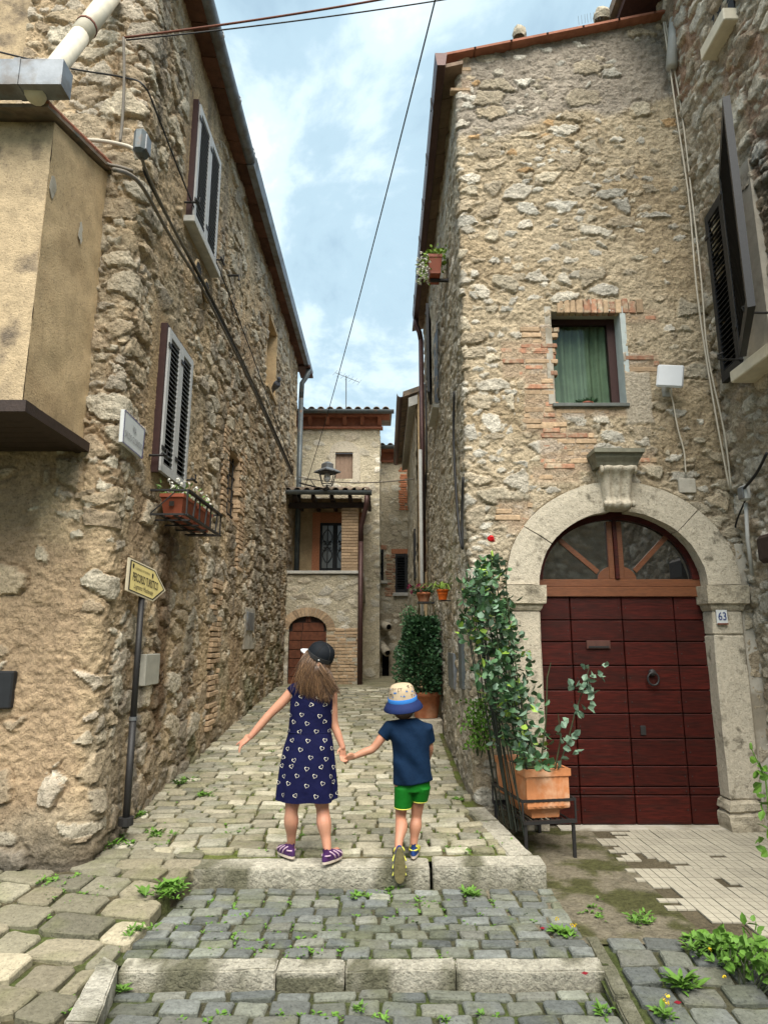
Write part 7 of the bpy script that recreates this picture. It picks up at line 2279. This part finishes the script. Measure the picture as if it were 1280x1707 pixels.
# sandals
def shoe(person, ank, ground, yaw, L, m_up, m_acc, m_sole, pitch=0.0, wd=.5):
    """ank at the heel top; the shoe is built flat and then turned"""
    rotm = Matrix.Rotation(yaw, 3, 'Z') @ Matrix.Rotation(pitch, 3, 'X')
    hw = L * .19
    outl = []
    for k in range(24):
        t = 2 * math.pi * k / 24; y = math.cos(t); x = math.copysign(abs(math.sin(t)) ** .68, math.sin(t))
        wdt = hw * (.86 + .20 * y) ; outl.append((x * wdt * (1 - .10 * max(0, y) ** 3), y * L / 2))
    def Pt(x, y, z): return ground + rotm @ Vector((x, y + L * .28, z))
    mb = MB(); mb.prism([Pt(x, y, 0) for x, y in outl][::-1], rotm @ Vector((0, 0, .017)))
    up = MB(); rr = []
    prof = [(1.0, 0.016, 0), (1.03, .030, 0), (.92, .048, -.02), (.62, .062, -.16), (.44, .078, -.30)]
    vs = []; fs = []
    for sc, z, sh in prof:
        for x, y in outl:
            vs.append(Pt(x * sc, (y) * sc + sh * L, z * (1.0 + .12 * (y < 0))))
    for j in range(len(prof) - 1):
        for k in range(24): a, b2 = j * 24 + k, j * 24 + (k + 1) % 24; fs.append((a, b2, b2 + 24, a + 24))
    sh_ = raw_mesh('shoe', vs, fs, m_up, person, True)
    mb.build('sole', m_sole, sh_, bevel=.003)
    tb = MB()
    for y0, hz in ((.22, .050), (.02, .058), (-.18, .062)):
        pts = []
        for k in range(9):
            a = math.pi * k / 8; x = math.cos(a) * hw * 1.02; z = .024 + math.sin(a) * (hz - .018); pts.append(Pt(x, y0 * L + .02 * math.cos(a * 2), z + .004))
        tb.tube(pts, .005, 5)
    pts = [Pt(math.sin(a) * hw * .80, -L * .40 - math.cos(a) * .03 + .02, .050) for a in np.linspace(-1.6, 1.6, 9)]
    tb.tube(pts, .005, 5)
    tb.build('strap', m_acc, sh_, True)
    return sh_
shoe(girl, ank_l, Vector((ank_l.x, 4.47, ZF - .002)), R(38), .19, 'shoe_purple', 'shoe_lilac', 'sole_tan')
shoe(girl, ank_r, Vector((ank_r.x, 4.365, ZF - .002)), R(-32), .19, 'shoe_purple', 'shoe_lilac', 'sole_tan')

# ------------------------------------------------------------------ boy
BY = 4.50
def h(px, py, dy=0.0): return atY(px, py, BY + dy)
boy = thing('person', 'small boy in bucket hat, navy shirt and green shorts stepping up the kerb', 'person', (h(685, 1440).x, BY, ZF))
b = MB()
hip_l, hip_r = h(671, 1305), h(699, 1302)
knee_l, knee_r = h(668, 1362, .015), h(694, 1362, .04)
ank_r = Vector((h(689, 1412).x, 4.50, ZF + .065)); ank_l = atY(664, 1416, 4.33)
calf = knee_r.lerp(ank_r, .3) + Vector((0, -.010, 0))
limb(b, [hip_r, hip_r.lerp(knee_r, .5), knee_r, calf, knee_r.lerp(ank_r, .75), ank_r], [.055, .046, .035, .040, .027, .0235])
limb(b, [ank_r - Vector((0, .008, .03)), ank_r + Vector((.015, .09, -.038))], [.023, .02], 10)
calf = knee_l.lerp(ank_l, .3) + Vector((.008, -.016, 0))
limb(b, [hip_l, hip_l.lerp(knee_l, .5), knee_l, calf, knee_l.lerp(ank_l, .75), ank_l], [.055, .046, .035, .040, .027, .0235])
toe_l = atY(668, 1440, 4.35); limb(b, [ank_l + Vector((0, -.0, -.02)), toe_l], [.022, .018], 10)
limb(b, [h(684, 1298), h(684, 1250), h(682, 1222)], [.07, .068, .055])
limb(b, [h(678, 1215), h(675, 1190)], [.030, .030])
hb_ = h(672, 1174); ball(b, hb_, .082, (.95, 1, 1.08)); ball(b, hb_ + Vector((-.01, .085, -.02)), .012); ball(b, hb_ + Vector((.078, 0, -.015)), .016, (.5, 1, 1.3)); ball(b, hb_ + Vector((-.078, 0, -.015)), .016, (.5, 1, 1.3)); ball(b, hb_ + Vector((-.01, .075, -.045)), .012, (1.6, 1, .6))
shl, ell_, wrl = h(650, 1213), h(622, 1248, -.02), h(592, 1261, -.04)
limb(b, [h(664, 1213), shl, shl.lerp(ell_, .5), ell_, ell_.lerp(wrl, .4), wrl], [.036, .034, .030, .026, .025, .018])
hand(b, wrl, Vector((HC - wrl)) + Vector((-.03, -.035, -.01)), (-.15, -.45, .85), (.0, .55, -.75), .098, .75, .04)
shr, elr, wrr = h(711, 1215), h(716, 1250, .05), h(712, 1268, .16)
limb(b, [h(700, 1218), shr - Vector((.012, 0, .012)), shr.lerp(elr, .5), elr, wrr], [.026, .028, .028, .025, .018]); hand(b, wrr, (0, .9, .25), (-.8, 0, .5), (-.5, 0, -.8), .095, .5)
voxel('body', b, .0040, 'skin_boy', boy, 3)
for sx in (-.028, .028):
    m = MB(); ball(m, hb_ + Vector((sx - .01, .078, .006)), .009, (1.2, .6, .8)); m.build('eye', 'ink', boy, True)
# t-shirt
m = MB()
TPf = [(1305, 655, 722, .098), (1290, 655, 719, .097), (1262, 655, 716, .092), (1238, 652, 716, .090), (1222, 648, 716, .084), (1211, 650, 713, .070), (1204, 658, 706, .055), (1198, 666, 696, .040)]
rg_ = []
for py, x0, x1, dp in TPf:
    a_, c_ = h(x0, py), h(x1, py); rg_.append((((a_.x + c_.x) / 2, BY, a_.z), (c_.x - a_.x) / 2, dp))
vs, fs = loft(rg_, 40, (True, True)); m.add(vs, fs)
for s0, e0, fr_t in ((shl, ell_, .47), (shr, elr, .62)):
    tip = s0.lerp(e0, fr_t); inner = s0 + (Vector((.05, 0, .0)) if s0 is shl else Vector((-.05, 0, 0)))
    m.tube([inner, s0, tip], [.050, .049, .046], 16)
tee = voxel('t_shirt', m, .006, 'navy_tee', boy, 5)
A = np.empty(len(tee.data.vertices) * 3); tee.data.vertices.foreach_get('co', A); A = A.reshape(-1, 3)
fo = np.sin((A[:, 0] * .8 + A[:, 2] * .75) * 46 + 3 * fbm(A[:, 0] * 7, A[:, 2] * 7, 5, 2)) * fbm(A[:, 0] * 9 + 3, A[:, 2] * 9, 6, 2)
low = np.clip((A[:, 2].max() - A[:, 2]) / .45, 0, 1)
A[:, 1] += .012 * fo; A[:, 0] += .003 * fo
A[:, 2] += low ** 3 * (A[:, 0] - A[:, 0].mean()) * .16
tee.data.vertices.foreach_set('co', A.ravel()); tee.data.update()
# shorts
m = MB()
c0_ = h(688, 1298); vs, fs = loft([((h(687, 1318).x, BY, h(687, 1318).z), .116, .080), ((c0_.x, BY, c0_.z), .112, .080), ((c0_.x, BY, h(687, 1290).z), .105, .074)], 32); m.add(vs, fs)
for x0, x1, xx0, xx1, py, dyv in ((657, 692, 657, 686, 1347, .0), (688, 718, 686, 713, 1337, .02)):
    a_, c_ = h(x0, 1312), h(x1, 1312); d_, e_ = h(xx0, py), h(xx1, py)
    vs, fs = loft([(((d_.x + e_.x) / 2, BY + dyv, d_.z), (e_.x - d_.x) / 2, .070), (((a_.x + c_.x) / 2, BY, a_.z), (c_.x - a_.x) / 2, .078)], 28); m.add(vs, fs)
shorts = voxel('shorts', m, .0055, 'green_cloth', boy, 4)
for xx0, xx1, py, dyv in ((657, 686, 1346, .0), (686, 713, 1336, .02)):
    d_, e_ = h(xx0, py), h(xx1, py); c = Vector(((d_.x + e_.x) / 2, BY + dyv, d_.z)); rx_ = (e_.x - d_.x) / 2 - .002
    MB().tube([c + Vector((rx_ * math.cos(t), .069 * math.sin(t), 0)) for t in np.linspace(0, 2 * math.pi, 29)], .0035, 6, caps=False).build('hem_trim', 'yellow_trim', shorts, True)
# bucket hat
ht = h(671, 1168); tl = Matrix.Rotation(R(-6), 3, 'Y') @ Matrix.Rotation(R(10), 3, 'X')
hat = MB().lathe([(.0985, .0), (.094, .03), (.087, .065), (.080, .088), (.068, .102), (.040, .110), (.0, .112)], ht, 36, tl, .98, 1.05).build('hat', 'hat_tan', boy, True)
MB().lathe([(.1002, .0), (.1000, .026), (.0965, .0275)], ht, 36, tl, .98, 1.05).build('hat_band', 'hat_blue', hat, True)
MB().lathe([(.0990, .004), (.120, -.020), (.136, -.048), (.134, -.052), (.118, -.026), (.096, -.002)], ht, 40, tl, .98, 1.05).build('hat_brim', 'hat_navy', hat, True)
random.seed(5)
pm = MB(); pk = MB()
for k in range(46):
    a = random.uniform(math.pi, 2 * math.pi) if k < 30 else random.uniform(0, 6.28); z = random.choice((.040, .055, .075, .095)) + random.uniform(-.006, .006)
    rr = np.interp(z, [0, .03, .065, .088, .102, .110], [.0985, .094, .087, .080, .068, .040]) + .0012
    c = ht + tl @ Vector((rr * math.cos(a) * .98, rr * math.sin(a) * 1.05, z)); n = (tl @ Vector((math.cos(a), math.sin(a), .25 + (.8 if z > .09 else 0)))).normalized()
    ex = Vector((0, 0, 1)).cross(n).normalized(); ey = n.cross(ex)
    s_ = random.uniform(.006, .011); q = [c + ex * s_ * p_ + ey * s_ * r_ + n * .0012 for p_, r_ in ((-1, -.2), (-.3, .1), (0, .9), (.25, .1), (1, -.1), (.2, -.5), (-.2, -.5))]
    if k % 3: pk.add([c + ex * s_ * u_ * .9 + ey * s_ * v_ + n * .0012 for u_, v_ in ((-.16, -1), (.16, -1), (.16, 1), (-.16, 1))], [(0, 1, 2, 3)]).add([c + ex * s_ * u_ + ey * s_ * v_ + n * .0014 for u_, v_ in ((-.8, .55), (.8, .75), (.8, 1.0), (-.8, .8))], [(0, 1, 2, 3)])
    else: pm.add(q, [tuple(range(7))])
pm.build('hat_print', 'hat_blue', hat, kind='stuff'); pk.build('hat_print', 'ink', hat, kind='stuff')
m = MB(); ball(m, hb_ + Vector((0, -.012, -.012)), .086, (.98, 1, 1.0)); m.build('hair', 'hair', boy, True)
shoe(boy, ank_r, Vector((ank_r.x, 4.475, ZF - .002)), R(-8), .165, 'shoe_blue', 'yellow_trim', 'sole_tan')
# lifted shoe, toe down, sole to the camera
sy = (toe_l - ank_l); 
shoe(boy, ank_l, ank_l + Vector((.008, -.052, -.022)), R(4), .21, 'shoe_blue', 'yellow_trim', 'sole_olive', pitch=R(-86))
